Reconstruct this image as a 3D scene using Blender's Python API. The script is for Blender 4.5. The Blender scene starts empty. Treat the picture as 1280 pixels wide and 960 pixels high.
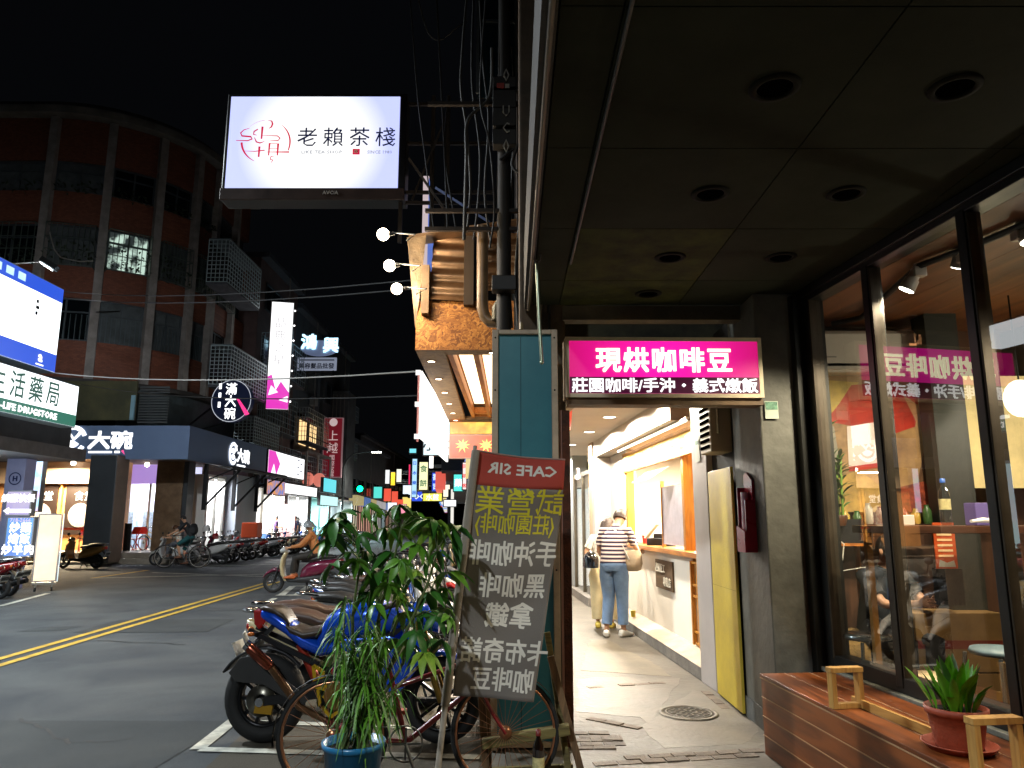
import bpy, math, random
from mathutils import Vector, Matrix
scene = bpy.context.scene
COL = scene.collection
V = Vector
R = math.radians
PI = math.pi

# ------------------------------------------------------------------ camera
FPX = 930.0
PITCH = R(10.36)
CAMZ = 1.55
ROAD = -0.08
cam_data = bpy.data.cameras.new('camera')
cam_data.sensor_width = 36.0
cam_data.lens = 36.0 * FPX / 1280.0
cam_data.clip_end = 2000.0
cam_data.clip_start = 0.05
cam = bpy.data.objects.new('camera', cam_data)
COL.objects.link(cam)
cam.location = (0, 0, CAMZ)
cam.rotation_euler = (PI / 2 + PITCH, 0, 0)
scene.camera = cam

# ------------------------------------------------------------------ night sky and exposure
world = bpy.data.worlds.new('World')
scene.world = world
world.use_nodes = True
bg = world.node_tree.nodes['Background']
bg.inputs['Color'].default_value = (0.55, 0.62, 0.8, 1)
bg.inputs['Strength'].default_value = 0.0028
scene.view_settings.view_transform = 'Standard'
scene.view_settings.look = 'None'
scene.view_settings.exposure = 0.0
scene.view_settings.gamma = 1.0
scene.view_settings.use_curve_mapping = False
scene.cycles.use_denoising = True
scene.cycles.max_bounces = 6
scene.cycles.diffuse_bounces = 4
scene.cycles.glossy_bounces = 3
scene.cycles.transparent_max_bounces = 12
scene.cycles.sample_clamp_indirect = 4.0
scene.cycles.caustics_reflective = False
scene.cycles.caustics_refractive = False


def ray(px, py):
    u = (px - 640) / FPX
    v = (480 - py) / FPX
    c, s = math.cos(PITCH), math.sin(PITCH)
    return V((u, c - v * s, s + v * c))


def P(px, py, Y):            # the point of a sight line at distance Y ahead of the camera
    d = ray(px, py)
    return V((0, 0, CAMZ)) + d * (Y / d.y)


def G(px, py, z=0.0):        # where a sight line meets the level z
    d = ray(px, py)
    return V((0, 0, CAMZ)) + d * ((z - CAMZ) / d.z)


def PX(px, py, X):           # where a sight line meets the plane x = X
    d = ray(px, py)
    return V((0, 0, CAMZ)) + d * (X / d.x)


# ------------------------------------------------------------------ materials
MATS = {}


def lin(c):
    if isinstance(c, str):
        c = [int(c[i:i + 2], 16) / 255 for i in (0, 2, 4)]
        return tuple((x / 12.92 if x <= .04045 else ((x + .055) / 1.055) ** 2.4) for x in c)
    return tuple(c)


def mat(name, col, rough=0.6, metal=0.0, var=0.0, vs=3.0, bump=0.0, bs=40.0, col2=None, emit=None, es=0.0,
        coat=0.0, spec=0.5, sub=0.0):
    if name in MATS:
        return MATS[name]
    m = bpy.data.materials.new(name)
    m.use_nodes = True
    nt = m.node_tree
    b = nt.nodes['Principled BSDF']
    c = lin(col)
    b.inputs['Base Color'].default_value = (*c, 1)
    b.inputs['Roughness'].default_value = rough
    b.inputs['Metallic'].default_value = metal
    b.inputs['Specular IOR Level'].default_value = spec
    if coat:
        b.inputs['Coat Weight'].default_value = coat
        b.inputs['Coat Roughness'].default_value = 0.08
    if emit is not None:
        b.inputs['Emission Color'].default_value = (*lin(emit), 1)
        b.inputs['Emission Strength'].default_value = es
    if var or bump or col2:
        tc = nt.nodes.new('ShaderNodeTexCoord')
    if var or col2:
        n = nt.nodes.new('ShaderNodeTexNoise')
        n.inputs['Scale'].default_value = vs
        n.inputs['Detail'].default_value = 8
        n.inputs['Roughness'].default_value = 0.65
        nt.links.new(tc.outputs['Object'], n.inputs['Vector'])
        r = nt.nodes.new('ShaderNodeValToRGB')
        c2 = lin(col2) if col2 else tuple(max(0, x * (1 - var)) for x in c)
        c1 = c if col2 else tuple(min(1, x * (1 + var)) for x in c)
        r.color_ramp.elements[0].position = 0.36
        r.color_ramp.elements[1].position = 0.66
        r.color_ramp.elements[0].color = (*c2, 1)
        r.color_ramp.elements[1].color = (*c1, 1)
        nt.links.new(n.outputs['Fac'], r.inputs['Fac'])
        nt.links.new(r.outputs['Color'], b.inputs['Base Color'])
        mr = nt.nodes.new('ShaderNodeMapRange')
        mr.inputs['To Min'].default_value = max(0, rough - .12)
        mr.inputs['To Max'].default_value = min(1, rough + .12)
        nt.links.new(n.outputs['Fac'], mr.inputs['Value'])
        nt.links.new(mr.outputs['Result'], b.inputs['Roughness'])
    if bump:
        n2 = nt.nodes.new('ShaderNodeTexNoise')
        n2.inputs['Scale'].default_value = bs
        n2.inputs['Detail'].default_value = 5
        nt.links.new(tc.outputs['Object'], n2.inputs['Vector'])
        bp = nt.nodes.new('ShaderNodeBump')
        bp.inputs['Strength'].default_value = bump
        bp.inputs['Distance'].default_value = 0.02
        nt.links.new(n2.outputs['Fac'], bp.inputs['Height'])
        nt.links.new(bp.outputs['Normal'], b.inputs['Normal'])
    MATS[name] = m
    return m


def glow(name, col, es, base=None):
    return mat(name, base or (0.25, 0.25, 0.25), 0.5, emit=col, es=es)


def glow_var(name, c1, c2, es, scale, pos=(0.4, 0.6), detail=4, stretch=(1, 1, 1)):
    """a lit panel whose print changes colour (flat print on a lightbox)"""
    if name in MATS:
        return MATS[name]
    m = mat(name, (0.2, 0.2, 0.2), 0.5, emit=c1, es=es)
    nt = m.node_tree
    b = nt.nodes['Principled BSDF']
    tc = nt.nodes.new('ShaderNodeTexCoord')
    mp = nt.nodes.new('ShaderNodeMapping')
    mp.inputs['Scale'].default_value = stretch
    n = nt.nodes.new('ShaderNodeTexNoise')
    n.inputs['Scale'].default_value = scale
    n.inputs['Detail'].default_value = detail
    r = nt.nodes.new('ShaderNodeValToRGB')
    r.color_ramp.elements[0].position, r.color_ramp.elements[1].position = pos
    r.color_ramp.elements[0].color = (*lin(c1), 1)
    r.color_ramp.elements[1].color = (*lin(c2), 1)
    nt.links.new(tc.outputs['Object'], mp.inputs['Vector'])
    nt.links.new(mp.outputs['Vector'], n.inputs['Vector'])
    nt.links.new(n.outputs['Fac'], r.inputs['Fac'])
    nt.links.new(r.outputs['Color'], b.inputs['Emission Color'])
    return m


def wood(name, c1, c2, rough=0.45, scale=6.0, axis='X', bump=0.15):
    if name in MATS:
        return MATS[name]
    m = mat(name, c1, rough)
    nt = m.node_tree
    b = nt.nodes['Principled BSDF']
    tc = nt.nodes.new('ShaderNodeTexCoord')
    mp = nt.nodes.new('ShaderNodeMapping')
    s = {'X': (.12, 1, 1), 'Y': (1, .12, 1), 'Z': (1, 1, .12)}[axis]
    mp.inputs['Scale'].default_value = [k * scale for k in s]
    oi = nt.nodes.new('ShaderNodeObjectInfo')
    ad = nt.nodes.new('ShaderNodeVectorMath')
    sc = nt.nodes.new('ShaderNodeMath')
    sc.operation = 'MULTIPLY'
    sc.inputs[1].default_value = 37.0
    nt.links.new(oi.outputs['Random'], sc.inputs[0])
    nt.links.new(tc.outputs['Object'], mp.inputs['Vector'])
    nt.links.new(mp.outputs['Vector'], ad.inputs[0])
    nt.links.new(sc.outputs[0], ad.inputs[1])
    n = nt.nodes.new('ShaderNodeTexNoise')
    n.inputs['Scale'].default_value = 3.0
    n.inputs['Detail'].default_value = 9
    n.inputs['Distortion'].default_value = 1.2
    nt.links.new(ad.outputs[0], n.inputs['Vector'])
    r = nt.nodes.new('ShaderNodeValToRGB')
    r.color_ramp.elements[0].position = .35
    r.color_ramp.elements[1].position = .65
    r.color_ramp.elements[0].color = (*lin(c2), 1)
    r.color_ramp.elements[1].color = (*lin(c1), 1)
    nt.links.new(n.outputs['Fac'], r.inputs['Fac'])
    nt.links.new(r.outputs['Color'], b.inputs['Base Color'])
    bp = nt.nodes.new('ShaderNodeBump')
    bp.inputs['Strength'].default_value = bump
    bp.inputs['Distance'].default_value = 0.01
    nt.links.new(n.outputs['Fac'], bp.inputs['Height'])
    nt.links.new(bp.outputs['Normal'], b.inputs['Normal'])
    return m


def glass(name, tint=(0.9, 0.95, 0.95), refl=1.0, opac=0.0, ior=1.5):
    if name in MATS:
        return MATS[name]
    m = bpy.data.materials.new(name)
    m.use_nodes = True
    nt = m.node_tree
    nt.nodes.remove(nt.nodes['Principled BSDF'])
    out = nt.nodes['Material Output']
    t = nt.nodes.new('ShaderNodeBsdfTransparent')
    t.inputs['Color'].default_value = (*tint, 1)
    g = nt.nodes.new('ShaderNodeBsdfGlossy')
    g.inputs['Roughness'].default_value = 0.0
    g.inputs['Color'].default_value = (refl, refl, refl, 1)
    lw = nt.nodes.new('ShaderNodeLayerWeight')
    lw.inputs['Blend'].default_value = .5
    pw = nt.nodes.new('ShaderNodeMath')
    pw.operation = 'POWER'
    pw.inputs[1].default_value = 4
    fr = nt.nodes.new('ShaderNodeMapRange')
    fr.inputs['To Min'].default_value = ((ior - 1) / (ior + 1)) ** 2 * 2
    nt.links.new(lw.outputs['Facing'], pw.inputs[0])
    nt.links.new(pw.outputs[0], fr.inputs['Value'])
    mx = nt.nodes.new('ShaderNodeMixShader')
    nt.links.new(fr.outputs[0], mx.inputs[0])
    nt.links.new(t.outputs[0], mx.inputs[1])
    nt.links.new(g.outputs[0], mx.inputs[2])
    nt.links.new(mx.outputs[0], out.inputs['Surface'])
    MATS[name] = m
    return m


# ------------------------------------------------------------------ mesh helpers
class MB:
    def __init__(s, m=None):
        s.v, s.f, s.sm = [], [], []
        s.m = m or Matrix.Identity(4)

    def add(s, vs, fs, smooth=False):
        n = len(s.v)
        s.v += [tuple(s.m @ V(p)) for p in vs]
        s.f += [tuple(i + n for i in f) for f in fs]
        s.sm += [smooth] * len(fs)
        return s

    def bx(s, x0, x1, y0, y1, z0, z1):
        vs = [(x, y, z) for z in (z0, z1) for y in (y0, y1) for x in (x0, x1)]
        return s.add(vs, [(0, 2, 3, 1), (4, 5, 7, 6), (0, 1, 5, 4), (1, 3, 7, 5), (3, 2, 6, 7), (2, 0, 4, 6)])

    def box(s, c, sz, rot=(0, 0, 0)):
        old = s.m
        s.m = old @ Matrix.Translation(c) @ Matrix.Rotation(rot[2], 4, 'Z') @ Matrix.Rotation(rot[1], 4, 'Y') @ Matrix.Rotation(rot[0], 4, 'X')
        h = [k / 2 for k in sz]
        s.bx(-h[0], h[0], -h[1], h[1], -h[2], h[2])
        s.m = old
        return s

    def bar(s, a, b, w, h=None, up=(0, 0, 1)):
        """rectangular bar from a to b"""
        a, b = V(a), V(b)
        h = h or w
        d = (b - a).normalized()
        u = V(up)
        if abs(d.dot(u)) > .97:
            u = V((1, 0, 0))
        x = d.cross(u).normalized()
        y = x.cross(d)
        vs = []
        for p in (a, b):
            for i, j in ((-1, -1), (1, -1), (1, 1), (-1, 1)):
                vs.append(p + x * (i * w / 2) + y * (j * h / 2))
        return s.add(vs, [(3, 2, 1, 0), (4, 5, 6, 7), (0, 1, 5, 4), (1, 2, 6, 5), (2, 3, 7, 6), (3, 0, 4, 7)])

    def tube(s, pts, r, n=8, closed=False, caps=True, smooth=True, flat=1.0):
        pts = [V(p) for p in pts]
        k = len(pts)
        rs = r if isinstance(r, (list, tuple)) else [r] * k
        t0 = (pts[1] - pts[0]).normalized()
        ref = V((0, 0, 1)) if abs(t0.z) < .9 else V((0, 1, 0))
        x = t0.cross(ref).normalized()
        rings = []
        for i, p in enumerate(pts):
            if closed:
                t = (pts[(i + 1) % k] - pts[i - 1]).normalized()
            else:
                t = (pts[min(i + 1, k - 1)] - pts[max(i - 1, 0)])
                t = t.normalized() if t.length > 1e-9 else t0
            x = (x - t * x.dot(t))
            x = x.normalized() if x.length > 1e-6 else t.orthogonal().normalized()
            y = t.cross(x)
            rings.append([p + x * (rs[i] * math.cos(a)) + y * (rs[i] * flat * math.sin(a)) for a in [2 * PI * j / n for j in range(n)]])
        return s.loft(rings, closed, caps, smooth)

    def loft(s, rings, closed=False, caps=True, smooth=True):
        n = len(rings[0])
        k = len(rings)
        vs = [p for r in rings for p in r]
        fs = []
        for i in range(k if closed else k - 1):
            a, b = i * n, ((i + 1) % k) * n
            for j in range(n):
                fs.append((a + j, a + (j + 1) % n, b + (j + 1) % n, b + j))
        s.add(vs, fs, smooth)
        if caps and not closed:
            s.add(rings[0], [tuple(reversed(range(n)))], False)
            s.add(rings[-1], [tuple(range(n))], False)
        return s

    def lathe(s, prof, n=16, c=(0, 0, 0), axis='Z', closed=False, smooth=True, caps=False):
        c = V(c)
        rings = []
        for r, h in prof:
            ring = []
            for j in range(n):
                a = 2 * PI * j / n
                x, y = r * math.cos(a), r * math.sin(a)
                p = {'Z': (x, y, h), 'Y': (x, h, -y), 'X': (h, x, y)}[axis]
                ring.append(c + V(p))
            rings.append(ring)
        return s.loft(rings, closed, caps, smooth)

    def body(s, st, n=12, pw=2.4, caps=True):
        """stations along x: (x, z, half height, half width[, y])"""
        rings = []
        for q in st:
            x, z, hh, hw = q[:4]
            y = q[4] if len(q) > 4 else 0
            ring = []
            for j in range(n):
                a = 2 * PI * j / n + PI / n
                ca, sa = math.cos(a), math.sin(a)
                e = 2 / pw
                ring.append((x, y + hw * math.copysign(abs(ca) ** e, ca), z + hh * math.copysign(abs(sa) ** e, sa)))
            rings.append(ring)
        return s.loft(rings, caps=caps)

    def prism(s, poly, d0, d1, plane='XZ', smooth=False):
        """extrude a 2-D outline (plane XZ extrudes along y, XY along z, YZ along x)"""
        def q(p, d):
            return {'XZ': (p[0], d, p[1]), 'XY': (p[0], p[1], d), 'YZ': (d, p[0], p[1])}[plane]
        n = len(poly)
        area = sum(poly[i][0] * poly[(i + 1) % n][1] - poly[(i + 1) % n][0] * poly[i][1] for i in range(n))
        flip = (area > 0) ^ (plane == 'XZ') ^ (d1 < d0)
        vs = [q(p, d0) for p in poly] + [q(p, d1) for p in poly]
        fs = [tuple(range(n)), tuple(range(2 * n - 1, n - 1, -1))]
        fs += [(i, i + n, (i + 1) % n + n, (i + 1) % n) for i in range(n)]
        if flip:
            fs = [tuple(reversed(f)) for f in fs]
        return s.add(vs, fs, smooth)

    def quad(s, a, b, c, d):
        return s.add([a, b, c, d], [(0, 1, 2, 3)])

    def ball(s, c, r, n=12, sc=(1, 1, 1)):
        c = V(c)
        rings = []
        m = max(5, n // 2 + 1)
        for i in range(m + 1):
            t = PI * i / m
            rr = max(r * math.sin(t), r * .01)
            rings.append([c + V((rr * math.cos(2 * PI * j / n) * sc[0], rr * math.sin(2 * PI * j / n) * sc[1], -r * math.cos(t) * sc[2])) for j in range(n)])
        return s.loft(rings)

    def build(s, name, m, parent=None, kind=None, bev=0.0, label=None, loc=None, rot=None):
        me = bpy.data.meshes.new(name)
        me.from_pydata(s.v, [], s.f)
        me.polygons.foreach_set('use_smooth', s.sm)
        me.materials.append(m)
        me.update()
        o = bpy.data.objects.new(name, me)
        COL.objects.link(o)
        if parent is not None:
            o.parent = parent
        if kind:
            o['kind'] = kind
        if label:
            o['label'] = label
        if loc is not None:
            o.location = loc
        if rot is not None:
            o.rotation_euler = rot
        if bev:
            b = o.modifiers.new('bevel', 'BEVEL')
            b.width = bev
            b.segments = 2
            b.limit_method = 'ANGLE'
            b.angle_limit = R(40)
        return o


def thing(name, label, cat, loc=(0, 0, 0), rz=0.0, group=None):
    o = bpy.data.objects.new(name, None)
    o.empty_display_size = 0.1
    COL.objects.link(o)
    o.location = loc
    o.rotation_euler = (0, 0, rz)
    o['label'] = label
    o['category'] = cat
    if group:
        o['group'] = group
    return o


def tag(o, label, cat, group=None):
    o['label'] = label
    o['category'] = cat
    if group:
        o['group'] = group
    return o


def kids(o):
    return [c for c in bpy.data.objects if c.parent == o]


def tree(o):
    return (o, [tree(c) for c in kids(o)])


def dup(tr, loc=None, rz=None, label=None, group=None, parent=None):
    """copy a thing with its parts and sub-parts (tr from tree())"""
    o, ch = tr
    c = o.copy()
    COL.objects.link(c)
    if parent is not None:
        c.parent = parent
    if loc is not None:
        c.location = loc
    if rz is not None:
        c.rotation_euler = (0, 0, rz)
    if label:
        c['label'] = label
    if group:
        c['group'] = group
    for t in ch:
        dup(t, parent=c)
    return c


def recol(root, part, m):
    for c in root.children:
        if c.name.split('.')[0] == part:
            sl = c.material_slots[0]
            sl.link = 'OBJECT'
            sl.material = m


def share(o, name, m, parent, loc, rot=(0, 0, 0), sc=(1, 1, 1)):
    """another object on o's mesh"""
    c = bpy.data.objects.new(name, o.data)
    COL.objects.link(c)
    if parent is not None:
        c.parent = parent
    c.location = loc
    c.rotation_euler = rot
    c.scale = sc
    if m is not None:
        c.material_slots[0].link = 'OBJECT'
        c.material_slots[0].material = m
    return c


_dg = None


def text(body, size, m, parent, x, z, y=-0.004, bold=0.0, mirror=False, name='lettering', align='CENTER', sx=1.0, depth=0.003,
         spacing=1.0, line=1.0):
    """flat lettering on a sign: local frame of the sign, x right, z up, facing -y; x, z = centre of the words"""
    c = bpy.data.curves.new('words', 'FONT')
    c.body = body
    c.size = size
    c.extrude = depth
    c.align_x = align
    c.resolution_u = 1
    c.space_character = spacing
    c.space_line = line
    o = bpy.data.objects.new('words', c)
    COL.objects.link(o)
    dg = bpy.context.evaluated_depsgraph_get()
    me = bpy.data.meshes.new_from_object(o.evaluated_get(dg))
    bpy.data.objects.remove(o)
    bpy.data.curves.remove(c)
    ys = [v.co.y for v in me.vertices]
    cy = (min(ys) + max(ys)) / 2
    k = -1 if mirror else 1
    if bold > .004:          # heavier strokes: the same outline laid a few times side by side
        e = bold * size
        vs = [tuple(v.co) for v in me.vertices]
        fs = [tuple(p.vertices) for p in me.polygons]
        mb = MB()
        for i, (dx, dz) in enumerate(((-e, -e), (e, -e), (-e, e), (e, e))):
            mb.add([(x + dx, y + dz, z + i * .0004) for x, y, z in vs], fs)
        me = bpy.data.meshes.new(name)
        me.from_pydata(mb.v, [], mb.f)
    for v in me.vertices:
        a, b, d = v.co
        v.co = (a * sx * k, -d, b - cy)
    if mirror:
        me.flip_normals()
    me.name = name
    me.materials.clear()
    me.materials.append(m)
    o = bpy.data.objects.new(name, me)
    COL.objects.link(o)
    o.parent = parent
    o.location = (x, y - depth, z)
    return o


def lamp(name, kind, loc, power, col=(1, 1, 1), size=0.1, rot=(0, 0, 0), spot=120, blend=0.6, parent=None):
    l = bpy.data.lights.new(name, kind)
    l.energy = power
    l.color = col
    if kind == 'AREA':
        l.shape = 'DISK'
        l.size = size
    else:
        l.shadow_soft_size = size
    if kind == 'SPOT':
        l.spot_size = R(spot)
        l.spot_blend = blend
    o = bpy.data.objects.new(name, l)
    COL.objects.link(o)
    o.location = loc
    o.rotation_euler = rot
    if parent is not None:
        o.parent = parent
    return o


WARM = (1.0, 0.78, 0.5)
SOFT = (1.0, 0.88, 0.7)
COOL = (0.75, 0.9, 1.0)
blackm = mat('black metal', '17171a', 0.45, 0.3, var=.2)
alu = mat('aluminium', '9a9a96', 0.4, 0.8, var=.15)
steel = mat('galvanised steel', '7d8080', 0.45, 0.7, var=.25, vs=8)
creamframe = mat('cream frame', 'b9a58c', 0.5, 0.1, var=.18, vs=6, bump=.1)
rubber = mat('tyre rubber', '131313', 0.75, bump=.3, bs=120)
cable_m = mat('cable sheath', '0c0b0b', 0.6)
cable_p = mat('grey cable', '2a2926', 0.5)


def sgn(name, label, cat, bl, br, h, d, face, frame=None, rim=0.04, group=None, z=None):
    """lightbox sign: bl, br = bottom corners of its front, as one sees it; returns thing with frame and face, origin at the bottom middle"""
    bl, br = V(bl), V(br)
    if z is not None:
        bl.z = br.z = z
    mid = (bl + br) / 2
    w = (V((br.x, br.y)) - V((bl.x, bl.y))).length
    rz = math.atan2(br.y - bl.y, br.x - bl.x)
    t = thing(name, label, cat, mid, rz, group)
    MB().bx(-w / 2, w / 2, 0, d, 0, h).build('casing', frame or blackm, t, bev=.006 if w < 4 else 0)
    MB().bx(-w / 2 + rim, w / 2 - rim, -0.006, 0.002, rim, h - rim).build('face', face, t)
    t['w'] = w
    return t

ordn = ['first', 'second', 'third', 'fourth', 'fifth', 'sixth', 'seventh', 'eighth', 'ninth', 'tenth', 'eleventh', 'twelfth', 'thirteenth', 'fourteenth', 'fifteenth', 'sixteenth', 'seventeenth', 'eighteenth', 'nineteenth', 'twentieth',
        'twenty-first', 'twenty-second', 'twenty-third', 'twenty-fourth', 'twenty-fifth', 'twenty-sixth', 'twenty-seventh', 'twenty-eighth', 'twenty-ninth', 'thirtieth', 'thirty-first', 'thirty-second']
# ------------------------------------------------------------------ ground, road, markings
def road_mat(name, c1, c2, c3):
    m = mat(name, c1, 0.75, var=.25, vs=1.3, bump=.6, bs=220)
    nt = m.node_tree
    b = nt.nodes['Principled BSDF']
    tc = nt.nodes.new('ShaderNodeTexCoord')
    big = nt.nodes.new('ShaderNodeTexNoise')
    big.inputs['Scale'].default_value = .8
    big.inputs['Distortion'].default_value = .6
    big.inputs['Detail'].default_value = 10
    fine = nt.nodes.new('ShaderNodeTexNoise')
    fine.inputs['Scale'].default_value = 90
    fine.inputs['Detail'].default_value = 3
    nt.links.new(tc.outputs['Object'], big.inputs['Vector'])
    nt.links.new(tc.outputs['Object'], fine.inputs['Vector'])
    r1 = nt.nodes.new('ShaderNodeValToRGB')
    r1.color_ramp.elements[0].position = .35
    r1.color_ramp.elements[1].position = .65
    r1.color_ramp.elements[0].color = (*lin(c1), 1)
    r1.color_ramp.elements[1].color = (*lin(c2), 1)
    r2 = nt.nodes.new('ShaderNodeValToRGB')
    r2.color_ramp.elements[0].position = .4
    r2.color_ramp.elements[1].position = .72
    r2.color_ramp.elements[0].color = (.72, .72, .72, 1)
    r2.color_ramp.elements[1].color = (*lin(c3), 1)
    mx = nt.nodes.new('ShaderNodeMix')
    mx.data_type = 'RGBA'
    mx.blend_type = 'MULTIPLY'
    mx.inputs[0].default_value = 1
    nt.links.new(big.outputs['Fac'], r1.inputs['Fac'])
    nt.links.new(fine.outputs['Fac'], r2.inputs['Fac'])
    nt.links.new(r1.outputs['Color'], mx.inputs[6])
    nt.links.new(r2.outputs['Color'], mx.inputs[7])
    nt.links.new(mx.outputs[2], b.inputs['Base Color'])
    return m


asph = road_mat('asphalt', '3c4147', '565a5c', 'ffffff')
asph2 = road_mat('older asphalt', '383d40', '44494b', 'eeeeee')
asph3 = road_mat('brown gutter asphalt', '4a443b', '57503f', 'ffffff')


def sheet(name, pts, z, m, kind='structure', parent=None):
    mb = MB()
    mb.add([(p[0], p[1], z) for p in pts], [tuple(range(len(pts)))])
    o = mb.build(name, m, parent, kind=kind)
    if o.data.polygons[0].normal.z < 0:
        o.data.flip_normals()
    return o


sheet('ground', [(-220, -60), (220, -60), (220, 420), (-220, 420)], ROAD - .3, mat('bare ground', '22211f', .9))
MB().bx(-70, 40, -30, 260, ROAD - .2, ROAD).build('road', asph, kind='structure')
g = lambda x, y: G(x, y, ROAD)
# the darker patch of newer asphalt in the foreground, and the brown strip the motorcycles stand on
a, b = g(0, 897), g(290, 902)
sheet('asphalt_patch', [(-30, -8), (g(195, 960).x + .25, -8), (g(195, 960).x, g(195, 960).y), (b.x, b.y), (a.x - 9, a.y)], ROAD + .004, asph2)
sx = lambda Y: -2.05 - .045 * (Y - 5.4)
sheet('parking_strip', [(sx(-3), -3), (3, -3), (0, 40), (sx(40), 40)], ROAD + .002, asph3)

paint_w = mat('white road paint', 'b9b8ac', .7, var=.35, vs=9, bump=.2, bs=90)
paint_y = mat('yellow road paint', 'c8a235', .7, var=.3, vs=7, bump=.2, bs=90)


def stripe(a, b, w, m=paint_w, name='road_marking', z=.008):
    a, b = V((a[0], a[1])), V((b[0], b[1]))
    d = (b - a).normalized()
    n = V((-d.y, d.x)) * (w / 2)
    return sheet(name, [a + n, b + n, b - n, a - n], ROAD + z, m)


# double yellow line
ya, yb = g(0, 828), g(345, 727)
d = (yb - ya).normalized()
for off in (-.13, .13):
    n = V((-d.y, d.x, 0)) * off
    stripe(ya - d * 9 + n, yb + n, .11, paint_y, 'yellow_line')
# second double line further along the street, past the junction
n0, n1 = V((-5.9, 46, 0)), V((-6.6, 110, 0))
for off in (-.13, .13):
    stripe(n0 + V((off, 0, 0)), n1 + V((off, 0, 0)), .11, paint_y, 'yellow_line')
# junction lines and box
stripe(g(115, 723), g(330, 718), .16)
stripe(g(115, 723), g(185, 713), .16, paint_y, 'yellow_line')
stripe(g(190, 716), g(330, 721), .14)
stripe(g(250, 708), g(420, 704), .14)
stripe(g(0, 758), g(60, 742), .12)
stripe(g(330, 755), g(344, 748), .12)
# hatched letters painted on the lane by the riders
for i in range(4):
    stripe(g(352 + i * 19, 744), g(366 + i * 20, 733), .16)
stripe(g(345, 744.5), g(432, 744), .16, z=.010)
stripe(g(366, 733), g(436, 733), .13, z=.010)
# parking bay lines by the near motorcycle
stripe(g(246, 938), g(322, 878), .11)
stripe(g(300, 903), g(560, 912), .10, z=.010)
stripe(g(250, 938), g(600, 948), .10, z=.010)
for k in range(1, 9):
    Y = 6.2 + k * 2.0
    stripe((sx(Y) - .1, Y), (sx(Y) + 2.0, Y), .1, z=.010)
stripe((sx(7.1) - .15, 7.1), (sx(24) - .15, 24), .1)

# tar patches and cracks in the road
tarm = mat('tar seam', '202224', .6, var=.2, vs=9, bump=.4)
random.seed(14)
for q in (((0, 815), (120, 801), (230, 806)), ((60, 768), (180, 762), (330, 764)), ((20, 900), (90, 930), (160, 925))):
    w = [g(*p) for p in q]
    pts = []
    for i in range(len(w) - 1):
        for j in range(9):
            pts.append(w[i].lerp(w[i + 1], j / 9) + V((random.uniform(-.05, .05), random.uniform(-.05, .05), 0)))
    pts.append(w[-1])
    mb = MB()
    n = len(pts)
    mb.add([(p.x, p.y, ROAD + .0055) for p in pts] + [(p.x + .02, p.y + random.uniform(.012, .04), ROAD + .0055) for p in pts], [(i, i + 1, i + 1 + n, i + n) for i in range(n - 1)])
    mb.build('road_crack', tarm, kind='structure')
for k, (a_, b_) in enumerate((((150, 775), (250, 790)), ((20, 790), (95, 783)))):
    p, q = g(*a_), g(*b_)
    sheet('road_patch', [(p.x, p.y), (q.x, p.y + .1), (q.x + .1, q.y), (p.x + .05, q.y - .1)], ROAD + .005, asph2)
# arcade floor, one step above the road
EX = lambda Y: -.02 - .0575 * (Y - 5)
conc = mat('worn concrete', '6f685c', .6, var=.32, vs=1.7, bump=.45, bs=14, col2='544d42')
nt = conc.node_tree
fl = MB()
fl.prism([(EX(-5), -5), (9, -5), (9, 110), (EX(110), 110)], ROAD - .1, 0, 'XY')
floor = fl.build('arcade_floor', conc, kind='structure')
kerb = MB()
kerb.prism([(EX(-5) - .14, -5), (EX(-5) - .003, -5), (EX(110) - .003, 110), (EX(110) - .14, 110)], ROAD - .1, -.012, 'XY')
kerb.build('kerb', mat('kerb stone', '6e6960', .8, var=.3, vs=5, bump=.4), kind='structure')
# concrete repair patches lying a little proud of the floor
patch = mat('newer concrete patch', '776f62', .55, var=.2, vs=2.5, bump=.3, bs=20, col2='5d5549')
patch2 = mat('dark trodden patch', '5e5344', .65, var=.25, vs=4, bump=.5, bs=18, col2='453b2f')


def blob(name, px, z, m):
    random.seed(len(px))
    pts = []
    w = [G(x, y, 0) for x, y in px]
    for i, p in enumerate(w):
        q = w[(i + 1) % len(w)]
        k = max(1, int((q - p).length / .12))
        for j in range(k):
            r = p.lerp(q, j / k)
            pts.append((r.x + random.uniform(-.018, .018), r.y + random.uniform(-.018, .018)))
    mb = MB()
    mb.prism(pts, .0005, z, 'XY')
    o = mb.build(name, m, floor)
    return o


blob('concrete_patch', [(722, 850), (742, 846), (850, 848), (838, 868), (812, 905), (800, 897), (722, 890)], .002, patch)
blob('concrete_patch', [(800, 908), (832, 936), (930, 930), (955, 905), (905, 875), (868, 862)], .0015, patch)
blob('concrete_patch', [(725, 838), (738, 800), (760, 800), (830, 836), (838, 846)], .0025, mat('warm concrete patch', '7a705e', .6, var=.2, vs=3, bump=.2, bs=20, col2='625947'))

# brick courses set in the floor, every brick a piece
brick_m = mat('floor brick', '6f5f50', .7, var=.25, vs=14, bump=.5, bs=50)
brick_b = mat('floor brick dark', '5c4e42', .7, var=.25, vs=14, bump=.5, bs=50)
bb = MB().bx(-.075, .075, -.038, .038, 0, .012).build('brick', brick_m, floor, bev=.004)
random.seed(4)


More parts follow.
